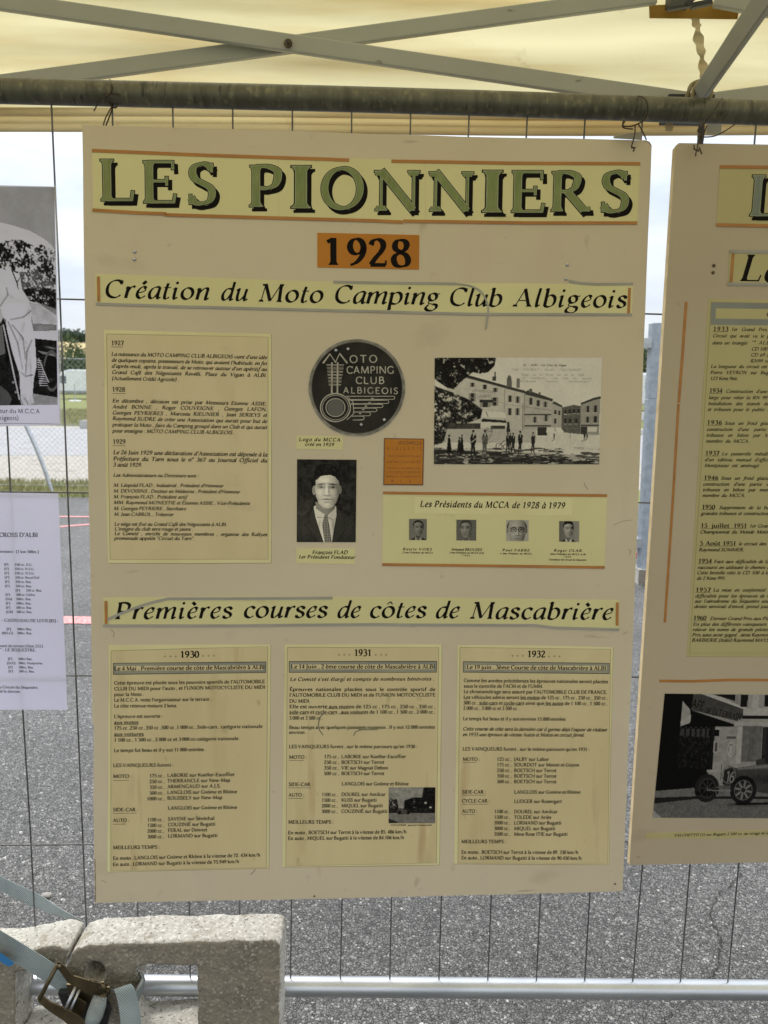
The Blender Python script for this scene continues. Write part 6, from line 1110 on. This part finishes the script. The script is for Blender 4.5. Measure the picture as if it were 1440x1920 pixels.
RL = [year('1933',310,388,468), ('1er Grand Prix',495,387,862,389,'it',34), ('Circuit qui avait vu le p',305,452,890,456,'it',34), ('dans un triangle',300,525,660,527,'it',34), ('→',705,508,765,509,'it',34), ('ALBI',778,525,910,526,'it',34), ('CD 100',703,588,866,589,'it',34), ('CD 69 d',698,650,885,651,'it',34), ('RN99 re',693,712,880,713,'it',34),
 ('La longueur du circuit est',285,768,862,770,'it',34), ('Pierre VEYRON sur Bugatti',280,830,950,833,'it',34), ('127 Kms 966.',277,892,565,893,'it',34), year('1934',270,1022,405), ("Construction d'une",440,1024,865,1026,'it',34), ('large pour relier la RN 99',262,1088,866,1090,'it',34), ('Installation des stands de',257,1150,878,1152,'it',34), ('et tribunes pour le public te',252,1210,905,1212,'it',34),
 year('1936',247,1350,402), ('Sous un froid glac',427,1352,880,1353,'it',34), ("construction d'une partie",242,1415,853,1416,'it',34), ('tribunes en béton par M',240,1475,885,1477,'it',34), ('membre du MCCA.',235,1536,682,1537,'it',34), year('1937',228,1665,375), ('La passerelle métalli',398,1666,882,1668,'it',34), ("d'un tableau manuel d'affich",222,1727,895,1729,'it',34), ('Montplaisir est aménagé.',218,1787,790,1788,'it',34)]
RL2 = [year('1946',203,152,343,42), ('Sous un froid glacial',368,152,850,153), ("construction d'une partie d",193,210,835,211), ('tribunes en béton par mon',190,265,835,266), ('membre du MCCA.',187,320,605,320), year('1950',183,437,312,42), ('Suppression de la ba',352,438,835,439), ('grandes tribunes et construction',173,495,842,496), year('15 juillet 1951',172,618,622,42), ('1er Gran',645,617,832,617), ('Championnat du Monde Motoc',165,675,845,675),
 year('5 Août 1951',162,790,518,42), ('le circuit des',540,790,805,790), ('Raymond SOMMER.',153,848,595,848), year('1954',147,962,280,42), ('Face aux difficultés de la',300,963,835,963), ('raccourci en utilisant le chemin d',140,1020,842,1020), ('Cette bretelle relie le CD 100 à la',135,1072,838,1072), ('de 2 Kms 991.',132,1125,418,1125), year('1957',123,1242,270,42), ('La mise en conformité',293,1240,800,1240), ('difficultés pour les épreuves de F',117,1297,842,1297),
 ("sur l'aérodrome du Séquestre une",113,1348,835,1348), ("droite servirait d'envol, prend jour",108,1400,838,1400), year('1960',100,1515,228,42), ('Dernier Grand Prix aux Pla',263,1517,840,1517), ('En plus des différents vainqueurs',97,1572,808,1572), ('relever les noms de grands pilotes',92,1624,838,1624), ('Prix sans avoir gagné , ainsi Raymon',88,1676,838,1676), ('BARBIERIE (Italie) Raymond MAYS',85,1727,832,1727)]
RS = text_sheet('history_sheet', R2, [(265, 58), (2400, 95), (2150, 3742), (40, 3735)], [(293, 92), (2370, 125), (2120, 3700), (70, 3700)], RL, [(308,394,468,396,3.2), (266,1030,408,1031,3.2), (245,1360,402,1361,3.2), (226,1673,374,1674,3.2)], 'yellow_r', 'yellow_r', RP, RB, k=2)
sheet('grey_header', RP, [(293, 92), (2370, 130), (2360, 345), (285, 325)], .0007, .00075, M['greyband2'], RS, R2); sheet('header_slot', RP, [(340, 155), (2300, 180), (2290, 285), (336, 260)], .00075, .0008, M['yellow_r'], RS, R2)
t = Text(RP, .0009)
for L in RL2: t.line(L[0], L[1], L[2], L[3], L[4], L[6] if len(L) > 6 else 32, L[5] if len(L) > 5 else 'it', 2, org=R3)
for r_ in ((200,158,343,158,3), (182,443,312,443,3), (170,625,622,625,3), (160,797,518,797,3), (145,969,280,969,3), (122,1248,270,1248,3), (99,1522,228,1522,3)): t.rule(*r_, org=R3)
t.line('C', 855, 235, 900, 236, 44, 'it', 3, org=R2); t.build('printed_text', M['ink2'], RS)
strip('orange_strip', RP, [px(R4, 302, 259), px(R4, 600, 262), px(R4, 900, 250), px(R4, 4400, 268)], 5.4, 0, M['orange_tape'], RB)
# racing car photograph
W4 = 2300; c = Cv((245, 367, W4, 1430), 460, .17); c.rect(245, 367, W4, 1170, .26, .03)
c.rect(1005, 367, W4, 540, .36); c.poly([(245,367),(520,367),(515,505),(925,620),(925,640),(735,640),(720,1030),(600,1165),(245,1195)], .006, .004)
c.poly([(425,430),(500,500),(510,560),(425,640)], .30); c.poly([(420,600),(515,540),(510,610),(425,640)], .34)
c.rect(425, 645, 705, 800, .07); 
for k in range(6): x = 450+k*48; c.ring(x, 700, 30, 50, 8, .006)
c.leaves([(425,720),(700,730),(715,1000),(425,1000)], .008, .35, 6, 4)
c.poly([(520,370),(610,367),(1005,490),(1000,603),(510,503)], .085, .02); c.poly([(590,367),(720,367),(1005,478),(1005,492)], .38); c.poly([(690,369),(920,372),(918,425),(880,415)], .02)
c.rect(975, 372, 1040, 475, .02); c.poly([(1040,372),(1090,372),(1078,490),(1035,488)], .30); c.rect(1040, 372, 1046, 480, .1); c.poly([(1150,372),(1205,372),(1200,485),(1145,480)], .29); c.rect(1200, 372, 1300, 470, .02); c.rect(1000, 545, W4, 575, .02); c.rect(930, 600, W4, 632, .33); c.rect(960, 575, W4, 600, .3)
c.rect(735, 650, 1000, 1010, .27, .05); c.rect(690, 668, 790, 720, .008); c.rect(720, 640, 750, 1010, .02); c.rect(745, 760, 795, 860, .30); c.rect(757, 775, 782, 850, .10); c.ell(908, 830, 34, 62, .34); c.ell(908, 830, 24, 48, .20); c.rect(895, 800, 922, 870, .34); c.rect(860, 720, 950, 745, .12); c.rect(960, 640, 1005, 960, .34)
c.rect(1010, 632, 1190, 935, .155, .03); 
for x in range(1030, 1190, 26): c.rect(x, 640, x+2, 930, .10)
c.rect(1195, 640, 1500, 960, .03); c.rect(1205, 640, 1234, 880, .05); c.rect(1500, 632, W4, 960, .2, .04); c.rect(1650, 650, 1800, 950, .04); c.rect(700, 1010, 960, 1030, .30)
c.poly([(245,1250),(245,1195),(600,1165),(W4,1150),(W4,1235),(620,1245)], .17, .02); c.poly([(245,1252),(620,1238),(W4,1232),(W4,1262),(620,1262),(245,1305)], .03); c.poly([(245,1305),(620,1262),(W4,1250),(W4,1430),(245,1430)], .15, .04, 3, 3)
c.poly([(245,1360),(330,1430),(245,1430)], .30)
c.poly([(850,1130),(860,1010),(905,985),(975,990),(1240,955),(1500,945),(1700,960),(1990,1060),(1990,1190),(1300,1215),(880,1160)], .075, .01); c.poly([(975,992),(1240,958),(1500,948),(1500,965),(1240,985),(985,1010)], .15); c.poly([(860,1010),(940,992),(940,1135),(850,1130)], .035); c.ring(905, 1050, 60, 75, 8, .15); c.poly([(1150,920),(1230,905),(1240,960),(1145,965)], .06); c.ell(1400, 900, 34, 40, .3); c.poly([(1340,925),(1470,925),(1490,960),(1330,960)], .3)
def wheel(cx, cy, rx, ry):
    c.ell(cx, cy, rx, ry, .025, .01); c.ell(cx, cy, rx*.70, ry*.72, .045); 
    for k in range(8): a = k*math.pi/4+.2; c.seg(cx+rx*.15*math.cos(a), cy+ry*.15*math.sin(a), cx+rx*.60*math.cos(a), cy+ry*.62*math.sin(a), 17, .20)
    c.ring(cx, cy, rx*.66, ry*.68, 7, .13); c.ell(cx, cy, rx*.17, ry*.17, .04)
wheel(1045, 1183, 122, 125); c.ell(712, 1168, 112, 122, .03); c.ell(720, 1168, 72, 84, .012); c.ring(716, 1168, 70, 82, 5, .1); 
for k in range(8): a = k*.785; c.seg(716, 1168, 716+58*math.cos(a), 1168+70*math.sin(a), 6, .09)
wheel(1820, 1175, 122, 125); c.seg(720, 1185, 930, 1188, 9, .2); c.poly([(790,1165),(820,1143),(930,1150),(915,1178)], .12); c.seg(795, 1190, 808, 1240, 6, .2); c.seg(832, 965, 832, 1090, 8, .01)
c.poly([(940,1300),(1170,1290),(1700,1280),(1950,1290),(1700,1305),(1000,1312)], .03); c.I = np.clip(c.I*(1+.30*(fbm(c.h, c.w, 7, 4, 41)-.5)), .004, 1); c.g(1300, 985, 260, 14, .07, -.03); c.g(1300, 1090, 300, 40, -.03); c.g(700, 1210, 150, 12, -.06); c.g(1050, 1310, 160, 14, -.08); c.I = np.clip(c.I, .004, 1); c.blur(1).sharp(.8).grain(.010)
PH = photo('racing_photograph', c, RP, [(348, 367), (2180, 385), (W4*1.0-110, 1440), (245, 1430)], .0006, RB, R4, tint=(1, .95, .88), label='black and white photograph of a racing car numbered 16 outside a café')
t = Text(RP, .0008)
for ch, x0, y0, x1, cp in (('C',528,470,578,75), ('A',572,482,612,72), ('F',612,492,640,68), ('É',640,502,672,66), ('D',690,528,716,42), ('E',716,534,738,42), ('L',750,545,768,42), ('A',768,550,792,42), ('T',800,556,832,54), ('E',832,560,858,46), ('R',858,565,888,46), ('R',888,570,914,46), ('A',914,575,940,46), ('S',940,580,962,46), ('S',960,583,980,46), ('E',978,588,1000,46)): t.line(ch, x0, y0, x1, y0+6, cp, 'sansb', 3, org=R4)
t.build('awning_lettering', M['ink'], PH); t = Text(RP, .0008); t.line('16', 862,1125,940,1128,95,'sansb',3,org=R4); t.build('race_number', mat('race_number_grey', (.17, .165, .15), .6), PH)
s = sheet('caption_label', RP, [(185, 1562), (390, 1560), (392, 1556), (1234, 1536), (2300, 1548), (2290, 1600), (1234, 1592), (800, 1612), (388, 1608), (184, 1611)], 0, .0006, M['yellow_r'], RB, R4); t = Text(RP, .0007); t.line('FALCHETTO (1) sur Bugatti 2 500 cc, au virage de la', 430,1591,1240,1571,21,'si',2,50,org=R4); t.build('printed_text', M['ink2'], s)
t = Text(RP, .0003); t.line('88', 110,1773,134,1773,10,'sansb',1,org=R4); t.build('small_print', M['ink2'], RB)
# ================================================================ WHITE POSTERS
WP = Plane(rad(2.435), rad(.83), rad(-.51), 1.491); W1 = (0, 330, 4.085); W2 = (0, 780, 3.31)
PO = empty('photo_poster', WP.mw()); tag(PO, 'laminated white poster with a black and white photograph of a man beside an old car', 'poster')
sheet('laminated_sheet', WP, [(-330, 340), (102, 350), (112.5, 797), (-320, 806)], 0, .0007, M['white'], PO); sheet('laminate_edge', WP, [(102.3, 347), (105.5, 347), (117, 799), (112.8, 799)], 0, .0005, M['film'], PO)
X0 = -1300; c = Cv((X0, 85, 445, 1750), 400, .42); c.I = .40+.10*(fbm(c.h, c.w, 60, 3, 4)-.5)+0*c.I
c.poly([(X0,330),(-200,300),(0,345),(110,370),(250,410),(360,470),(420,520),(445,560),(445,1200),(X0,1200)], .62, .06, 3, 30); c.poly([(X0,900),(240,960),(445,960),(445,1200),(X0,1200)], .30, .1, 5, 10); c.poly([(230,950),(320,965),(445,1050),(445,1120),(260,1110)], .50, .08, 6, 10)
c.leaves([(-100,560),(60,480),(180,480),(270,520),(250,640),(240,720),(160,740),(90,700),(0,730),(-100,740)], .03, .47, 5, 3, .02); c.leaves([(250,560),(330,510),(445,560),(445,800),(330,780),(250,740)], .06, .50, 5, 6, .03); c.leaves([(160,720),(300,700),(445,800),(445,880),(300,870),(180,850)], .14, .45, 5, 8); c.leaves([(180,850),(300,830),(445,850),(445,1000),(330,960),(240,940)], .04, .40, 4, 9, .02)
c.seg(100, 700, 140, 800, 9, .08); c.seg(140, 800, 180, 740, 7, .08); c.seg(140, 790, 152, 880, 9, .1); c.leaves([(X0,500),(-500,450),(-300,600),(-400,1000),(X0,1000)], .06, .45, 7, 12)
c.poly([(265,1170),(445,1165),(445,1250),(270,1225)], .60, .04); c.poly([(260,1225),(445,1245),(445,1700),(240,1700)], .028, .02); c.poly([(290,1320),(445,1350),(445,1370),(330,1345)], .28); c.ring(400, 1480, 60, 150, 10, .16); c.ell(400, 1480, 45, 120, .02); c.poly([(285,1400),(310,1370),(345,1450),(375,1570),(365,1620),(320,1610),(290,1520)], .04)
for k in range(12): y = 1395+k*18; c.seg(290+k*1.5, y, 322+k*4, y+3, 6, .50)
c.seg(300, 1380, 375, 1570, 7, .45); c.poly([(240,1655),(440,1690),(445,1750),(X0,1750),(X0,1600)], .36, .06); c.poly([(X0,1640),(-60,1640),(-60,1750),(X0,1750)], .3)
c.poly([(-330,760),(-120,700),(30,690),(110,750),(150,850),(210,910),(247,985),(250,1100),(272,1200),(285,1440),(262,1540),(250,1670),(150,1660),(145,1560),(105,1420),(60,1180),(50,1080),(-60,1000),(-330,1000)], .66, .05, 4, 12)
for a in (((60,840),(70,890),(10,975)), ((250,1010),(190,1060),(90,1080)), ((100,1120),(180,1220),(200,1380)), ((150,1480),(200,1520),(250,1510)), ((70,1100),(140,1260),(175,1460)), ((250,1240),(210,1330),(200,1500))):
    for (xa, ya), (xb, yb) in zip(a[:-1], a[1:]): c.seg(xa, ya, xb, yb, 12, .42)
c.poly([(-330,1000),(-20,960),(45,1100),(100,1340),(150,1500),(160,1750),(-330,1750)], .03, .02); c.poly([(-60,1180),(20,1120),(45,1340),(-40,1370)], .20); c.poly([(-20,980),(5,980),(30,1060),(10,1110)], .5); c.seg(30, 1120, 148, 1700, 11, .45); c.poly([(0,1590),(60,1640),(90,1700),(70,1750),(0,1750)], .14)
c.poly([(155,1655),(250,1670),(262,1730),(220,1750),(180,1745),(160,1700)], .55, .05); c.seg(190, 1690, 215, 1745, 6, .25); c.ell(103, 1568, 10, 10, .3); c.ell(122, 1645, 10, 10, .3); c.ell(-120, 560, 95, 125, .4); c.ell(-120, 480, 100, 70, .06); c.I *= 1+.22*(fbm(c.h, c.w, 16, 4, 51, 1.0)-.5)
for gx, gy, rx, ry, a, ro in ((180,1150,22,160,-.14,.25), (215,1350,14,120,-.12,-.1), (90,900,50,16,-.12,.5), (230,1040,14,60,-.12,0), (120,1000,60,18,.10,.5), (160,1450,12,110,.12,.1), (240,1480,8,120,-.14,0), (200,1250,50,10,-.12,.8), (190,1530,60,8,-.12,-.3), (20,800,60,20,-.08,.3), (200,1600,40,8,.10,0), (60,1300,14,160,-.03,0), (350,1560,60,14,.10,-.2), (400,1300,40,8,.25,.2)): c.g(gx, gy, rx, ry, a, ro)
c.I = np.clip(c.I, .01, 1); c.sharp(.5).grain(.015)
photo('printed_photograph', c, WP, [(X0, 62), (418, 88), (443, 1752), (X0, 1772)], .0009, PO, W1, tint=(.93, .93, 1.0), gain=1.45).data.materials[0] = M['photo_t']
t = Text(WP, .0010); t.line('eur du M.C.C.A', -6,1813,308,1818,32,'sans',3,org=W1); t.line('bigeois)', -10,1868,146,1868,32,'sans',3,org=W1); t.rule(-20,1893,450,1900,2.5,org=W1); t.build('printed_text', M['ink'], PO)
PR = empty('results_poster', WP.mw()); tag(PR, 'laminated white typed results poster, the lower one at the left edge', 'poster')
sheet('laminated_sheet', WP, [(-330, 918), (109.4, 925.5), (118, 1130), (126.5, 1331), (-322, 1330)], 0, .0007, M['white'], PR)
t = Text(WP, .0009); BL = [("CROSS D'ALBI", -4,750,237,750,26,'rb'), ('broisini - (1 km 500m.)', -4,848,243,851,17,'rb'), ('- CASTELNAU DE LEVIS (81) -', 12,1276,364,1280,19,'rb'), ('ment de terrain (1km.553.)', -8,1433,268,1436,17,'rb'), ('" - LE SEQUESTRE.', 3,1458,226,1461,18,'rb'), ('u Circuit du Séquestre,', -2,1689,240,1692,17,'rb'), ('té le dernier.', -2,1715,132,1717,17,'rb')]
for i, (a, b_, x0, x1, xb, xe) in enumerate((('(F)','250 cc. S.U.',27,54,92,203), ('(F)','350 cc. N.S.U.',28,56,92,216), ('(F)','250 cc. N.S.U.',29,58,93,217), ('(F)','350 cc. Royal Enf.',30,60,95,250), ('(F)','350 cc. Bsa.',32,60,97,197), ('(F)','350 cc. Bsa.',33,62,98,198), ('(F)','350 cc. Bsa.',98,126,162,262), ('(F)','500 cc. Giléra',35,64,101,218), ('(Da)','500cc. Bsa.',36,76,101,196), ('(F)','500cc. Bsa.',37,65,102,196), ('(F)','500 cc. Bsa.',38,66,102,200), ('(GB)','500 cc. Bsa.',39,82,103,202))):
    y = 928+26.7*i; BL += [(a, x0, y, x1, y, 14, 'rm'), (b_, xb, y, xe, y+1, 14, 'rm')]
for (a, b_, x0, x1, xb, xe, y) in (('(F)','500cc Bsa.',42,70,106,200,1328), ('(BELG)','500cc. Bsa.',13,82,107,200,1353), ('(F)','500cc Bsa.',50,78,114,202,1513), ('(SUE)','500cc. Husqvarna.',44,98,115,268,1539), ('(F)','500cc. Bsa.',53,80,117,210,1565), ('(F)','500 cc. Bsa.',54,82,118,216,1590)): BL += [(a, x0, y, x1, y, 14, 'rm'), (b_, xb, y, xe, y+1, 14, 'rm')]
for tx, x0, y0, x1, y1, cp, st_ in BL: t.line(tx, x0, y0, x1, y1, cp, st_, 2, org=W2)
t.build('printed_text', M['ink'], PR)
# ================================================================ CONCRETE FOOT, STRAP AND RATCHET
DF, DEP = 1.372, .082
CB = empty('concrete_block', loc=(at(260, 1900, DF).x, DF, 0)); tag(CB, 'cracked pale concrete fence block with openings standing on its edge', 'concrete block')
def slab(name, poly, holes, extra=0.0):
    cu = bpy.data.curves.new(name, 'CURVE'); cu.dimensions = '2D'; cu.fill_mode = 'BOTH'; cu.extrude = DEP/2-.006; cu.bevel_depth = .0065; cu.bevel_resolution = 2; cu.offset = -.0055
    for P in [poly]+holes:
        sp = cu.splines.new('POLY'); Q = [at(x, y, DF) for x, y in P]; sp.points.add(len(Q)-1); sp.use_cyclic_u = True
        for p_, q in zip(sp.points, Q): p_.co = (q.x-CB.location.x, max(q.z, .001), 0, 1)
    tmp = bpy.data.objects.new(name, cu); C.objects.link(tmp); bpy.context.view_layer.update(); me = bpy.data.meshes.new_from_object(tmp.evaluated_get(bpy.context.evaluated_depsgraph_get())); bpy.data.objects.remove(tmp)
    for v in me.vertices: v.co = Vector((v.co.x, DEP/2-v.co.z, v.co.y))
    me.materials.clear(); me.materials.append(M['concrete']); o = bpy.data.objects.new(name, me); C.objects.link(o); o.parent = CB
    r_ = o.modifiers.new('r', 'REMESH'); r_.mode = 'VOXEL'; r_.voxel_size = .0035; r_.use_smooth_shade = True
    for sz, st in ((.05, .006), (.012, .0035), (.005, .0014)):
        tx = bpy.data.textures.new('lump', 'CLOUDS'); tx.noise_scale = sz; tx.noise_depth = 2; d = o.modifiers.new('d', 'DISPLACE'); d.texture = tx; d.strength = st; d.mid_level = .5; d.texture_coords = 'LOCAL'
    return o
circ = [(178+20*math.cos(a*math.pi/9), 1826+21*math.sin(a*math.pi/9)) for a in range(18)]
slab('broken_half', [(134, 1790), (142, 1779), (170, 1772), (300, 1768), (420, 1765), (512, 1763), (524, 1768), (526, 1778), (521, 2093), (34, 2093), (33, 1944), (128, 1938), (131, 1900), (128, 1835), (124, 1815)],
     [circ, [(262, 1842), (254, 1826), (258, 1814), (272, 1811), (368, 1812), (371, 1929), (262, 1936), (248, 1925), (244, 1900), (250, 1862)]])
slab('broken_half', [(-140, 1795), (0, 1792), (60, 1783), (104, 1773), (128, 1781), (125, 1800), (116, 1818), (100, 1824), (30, 1822), (29, 2093), (-140, 2093)], [])['label'] = 'left half beyond the crack'
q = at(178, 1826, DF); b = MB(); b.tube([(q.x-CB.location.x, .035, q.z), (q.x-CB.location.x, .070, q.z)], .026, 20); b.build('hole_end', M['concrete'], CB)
# straps
def band(name, spec, label, hw=.0165, par=None, grp='pale blue ratchet straps round the concrete foot', cat='strap'):
    """spec: list of (x, y, D, half width in pixels dx, dy)"""
    P = [at(x, y, d) for x, y, d, _, _, *_r in spec]; Q = [at(x+dx, y+dy, (d+(r[0] if r else 0))) for x, y, d, dx, dy, *r in spec]
    n = len(P); C0 = cr(P, 6); C1 = cr(Q, 6); b = MB(); Pc = [Vector(c) for c in C0]; Wd = [Vector(a)-Vector(c) for a, c in zip(C1, C0)]; Nn = []
    for i in range(len(Pc)):
        t_ = (Pc[min(i+1, len(Pc)-1)]-Pc[max(i-1, 0)]); Nn.append(t_.cross(Wd[i]).normalized())
    b.ribbon(Pc, Wd, Nn, .0011); o = b.build(name, M['web'], par, True); tag(o, label, cat if not par else None, grp if not par else None); return o
band('strap', [(-40, 1744, 1.335, 10, -17), (10, 1772, 1.342, 10, -16), (70, 1809, 1.352, 10, -16), (105, 1832, 1.355, 10, -15), (135, 1856, 1.352, 10, -14)], 'pale blue webbing strap running down over the front of the concrete foot to the ratchet', grp=None)
band('strap', [(-60, 1612, 1.62, 5, -12), (0, 1655, 1.60, 4, -11), (60, 1685, 1.56, 6, -12), (110, 1710, 1.52, 3, -7), (152, 1729, 1.48, 1, -3)], 'pale blue webbing strap stretched behind the fence from the left edge to the crack', grp=None)
band('strap', [(222, 1862, 1.345, -14, -4), (228, 1850, 1.335, -16, 5), (236, 1862, 1.325, -18, 4), (243, 1895, 1.318, -19, 2), (246, 1930, 1.315, -19, 0), (247, 1975, 1.315, -19, 0)], 'loose ribbed strap end hanging below the ratchet', grp=None)
band('strap', [(264, 1822, 1.40, 2, 0, .035), (270, 1838, 1.375, 2, -1, .035), (262, 1860, 1.36, 4, 2, .03), (252, 1880, 1.355, 5, 4, .02)], 'folded grey strap edge wrapped round the pillar of the concrete foot', grp=None)
def ratchet():
    t = empty('ratchet_buckle', loc=at(150, 1860, 1.335)); tag(t, 'worn brass coloured ratchet buckle on the blue strap in front of the concrete foot', 'ratchet'); L = t.location
    A = lambda x, y, d: at(x, y, d)-L
    def plate(pts, d0, th, name, m='brass'):
        V = [A(x, y, d0) for x, y in pts]; V2 = [v+Vector((0, th, 0)) for v in V]; n = len(V); o = mesh(name, V+V2, [tuple(range(n-1, -1, -1)), tuple(range(n, 2*n))]+[(i, (i+1) % n, n+(i+1) % n, n+i) for i in range(n)], M[m], t)
        bv = o.modifiers.new('b', 'BEVEL'); bv.width = .0006; bv.segments = 2; return o
    plate([(103, 1806), (110, 1804), (122, 1812), (138, 1830), (165, 1838), (196, 1846), (208, 1860), (200, 1872), (178, 1872), (150, 1858), (126, 1842), (112, 1822)], 1.325, .003, 'side_plate')
    plate([(70, 1868), (78, 1866), (92, 1878), (120, 1890), (148, 1906), (170, 1925), (200, 1950), (190, 1975), (150, 1945), (120, 1915), (90, 1895), (72, 1880)], 1.300, .003, 'side_plate')
    b = MB(); b.tube([A(108, 1808, 1.322), A(92, 1838, 1.312), A(74, 1874, 1.300)], .0042, 12); b.build('handle_bar', M['brass'], t, True)
    b = MB(); b.tube([A(142, 1850, 1.325), A(122, 1893, 1.302)], .0032, 10); b.build('cross_pin', M['galv'], t, True)
    b = MB(); b.tube([A(150, 1854, 1.328), A(131, 1896, 1.304)], .0030, 10); b.build('cross_pin', M['galv'], t, True)
    b = MB(); b.tube([A(198, 1856, 1.330), A(168, 1925, 1.305)], .0075, 14); b.build('spool', M['brass'], t, True)
    b = MB(); pts = [A(x, y, d) for x, y, d in ((188, 1868, 1.322), (184, 1884, 1.316), (178, 1902, 1.310), (172, 1918, 1.306))]; b.tube(pts, [.013, .0155, .016, .014], 18); b.build('wound_webbing', M['web'], t, True)
    plate([(108, 1862), (150, 1862), (196, 1872), (206, 1900), (196, 1940), (160, 1920), (120, 1894)], 1.336, .012, 'drum_housing', 'black')
    plate([(124, 1846), (160, 1848), (180, 1858), (166, 1884), (132, 1878)], 1.331, .004, 'inner_plate')
    for cx, cy, d in ((193, 1852, 1.321), (112, 1812, 1.320)):
        p = A(cx, cy, d); b = MB(); b.tube([p, p+Vector((0, -.004, 0))], [.0085, .0075] if cx > 150 else [.005, .004], 18); b.build('rivet', M['brass'], t, True)
    for k in range(7):
        a = k*.75; p = A(193, 1852, 1.3235); b = MB(); b.box(-.0018, .0018, -.002, .001, .007, .0135); o = b.build('ratchet_tooth', M['brass'], t); o.location = p; o.rotation_euler = (0, a, 0)
    plate([(128, 1866), (148, 1872), (162, 1880), (156, 1906), (140, 1902), (124, 1890)], 1.318, .002, 'release_plate')
    b = MB(); b.tube([A(166, 1842, 1.318), A(172, 1836, 1.314), A(182, 1842, 1.314), (A(190, 1850, 1.316))], .0014, 6); b.build('spring', M['brass'], t, True)
ratchet()
o = quad_px('blue_tag', [(-3, 1785), (8, 1792), (27, 1806), (18, 1813), (4, 1806), (-3, 1798)], 1.330, M['blue'], .001); tag(o, 'small blue label on the webbing strap at the lower left edge', 'label')
def pebble():
    p = gr(87, 1681); r_ = random.Random(2); me = bpy.data.meshes.new('pebble'); bm = bmesh.new(); bmesh.ops.create_icosphere(bm, subdivisions=2, radius=.011)
    for v in bm.verts: v.co = Vector((v.co.x*1.5, v.co.y, v.co.z*.55))*(1+r_.uniform(-.12, .12))
    bm.to_mesh(me); bm.free(); me.materials.append(mat('pebble_grey', (.33, .31, .28), .8)); o = bpy.data.objects.new('pebble', me); C.objects.link(o); o.location = (p.x, p.y, .005); tag(o, 'loose flat grey pebble on the asphalt above the rear strap', 'pebble')
pebble()
# loose chippings on the near asphalt
def chips():
    r_ = random.Random(9); V = []; F = []
    for i in range(9000):
        y = 1.5+r_.random()**1.4*4.0; x = r_.uniform(-.75, .75)*y; s = r_.uniform(.0016, .0042); a = r_.uniform(0, 6.28); ca, sa = math.cos(a)*s, math.sin(a)*s; h = s*r_.uniform(.4, .9); k = len(V); q = r_.uniform(.5, 1)
        V += [(x-ca, y-sa, 0), (x+sa*q, y-ca*q, 0), (x+ca, y+sa, 0), (x-sa*q, y+ca*q, 0), (x+r_.uniform(-.3, .3)*s, y+r_.uniform(-.3, .3)*s, h)]; F += [(k, k+1, k+4), (k+1, k+2, k+4), (k+2, k+3, k+4), (k+3, k, k+4)]
    return tag(mesh('loose_chippings', V, F, mat('pale_chippings', (.40, .39, .36), .6, n1=(90, .4, .6), col2=(.22, .21, .20))), 'small pale stone chips scattered in the surface of the asphalt', 'stones', kind='stuff')
chips()
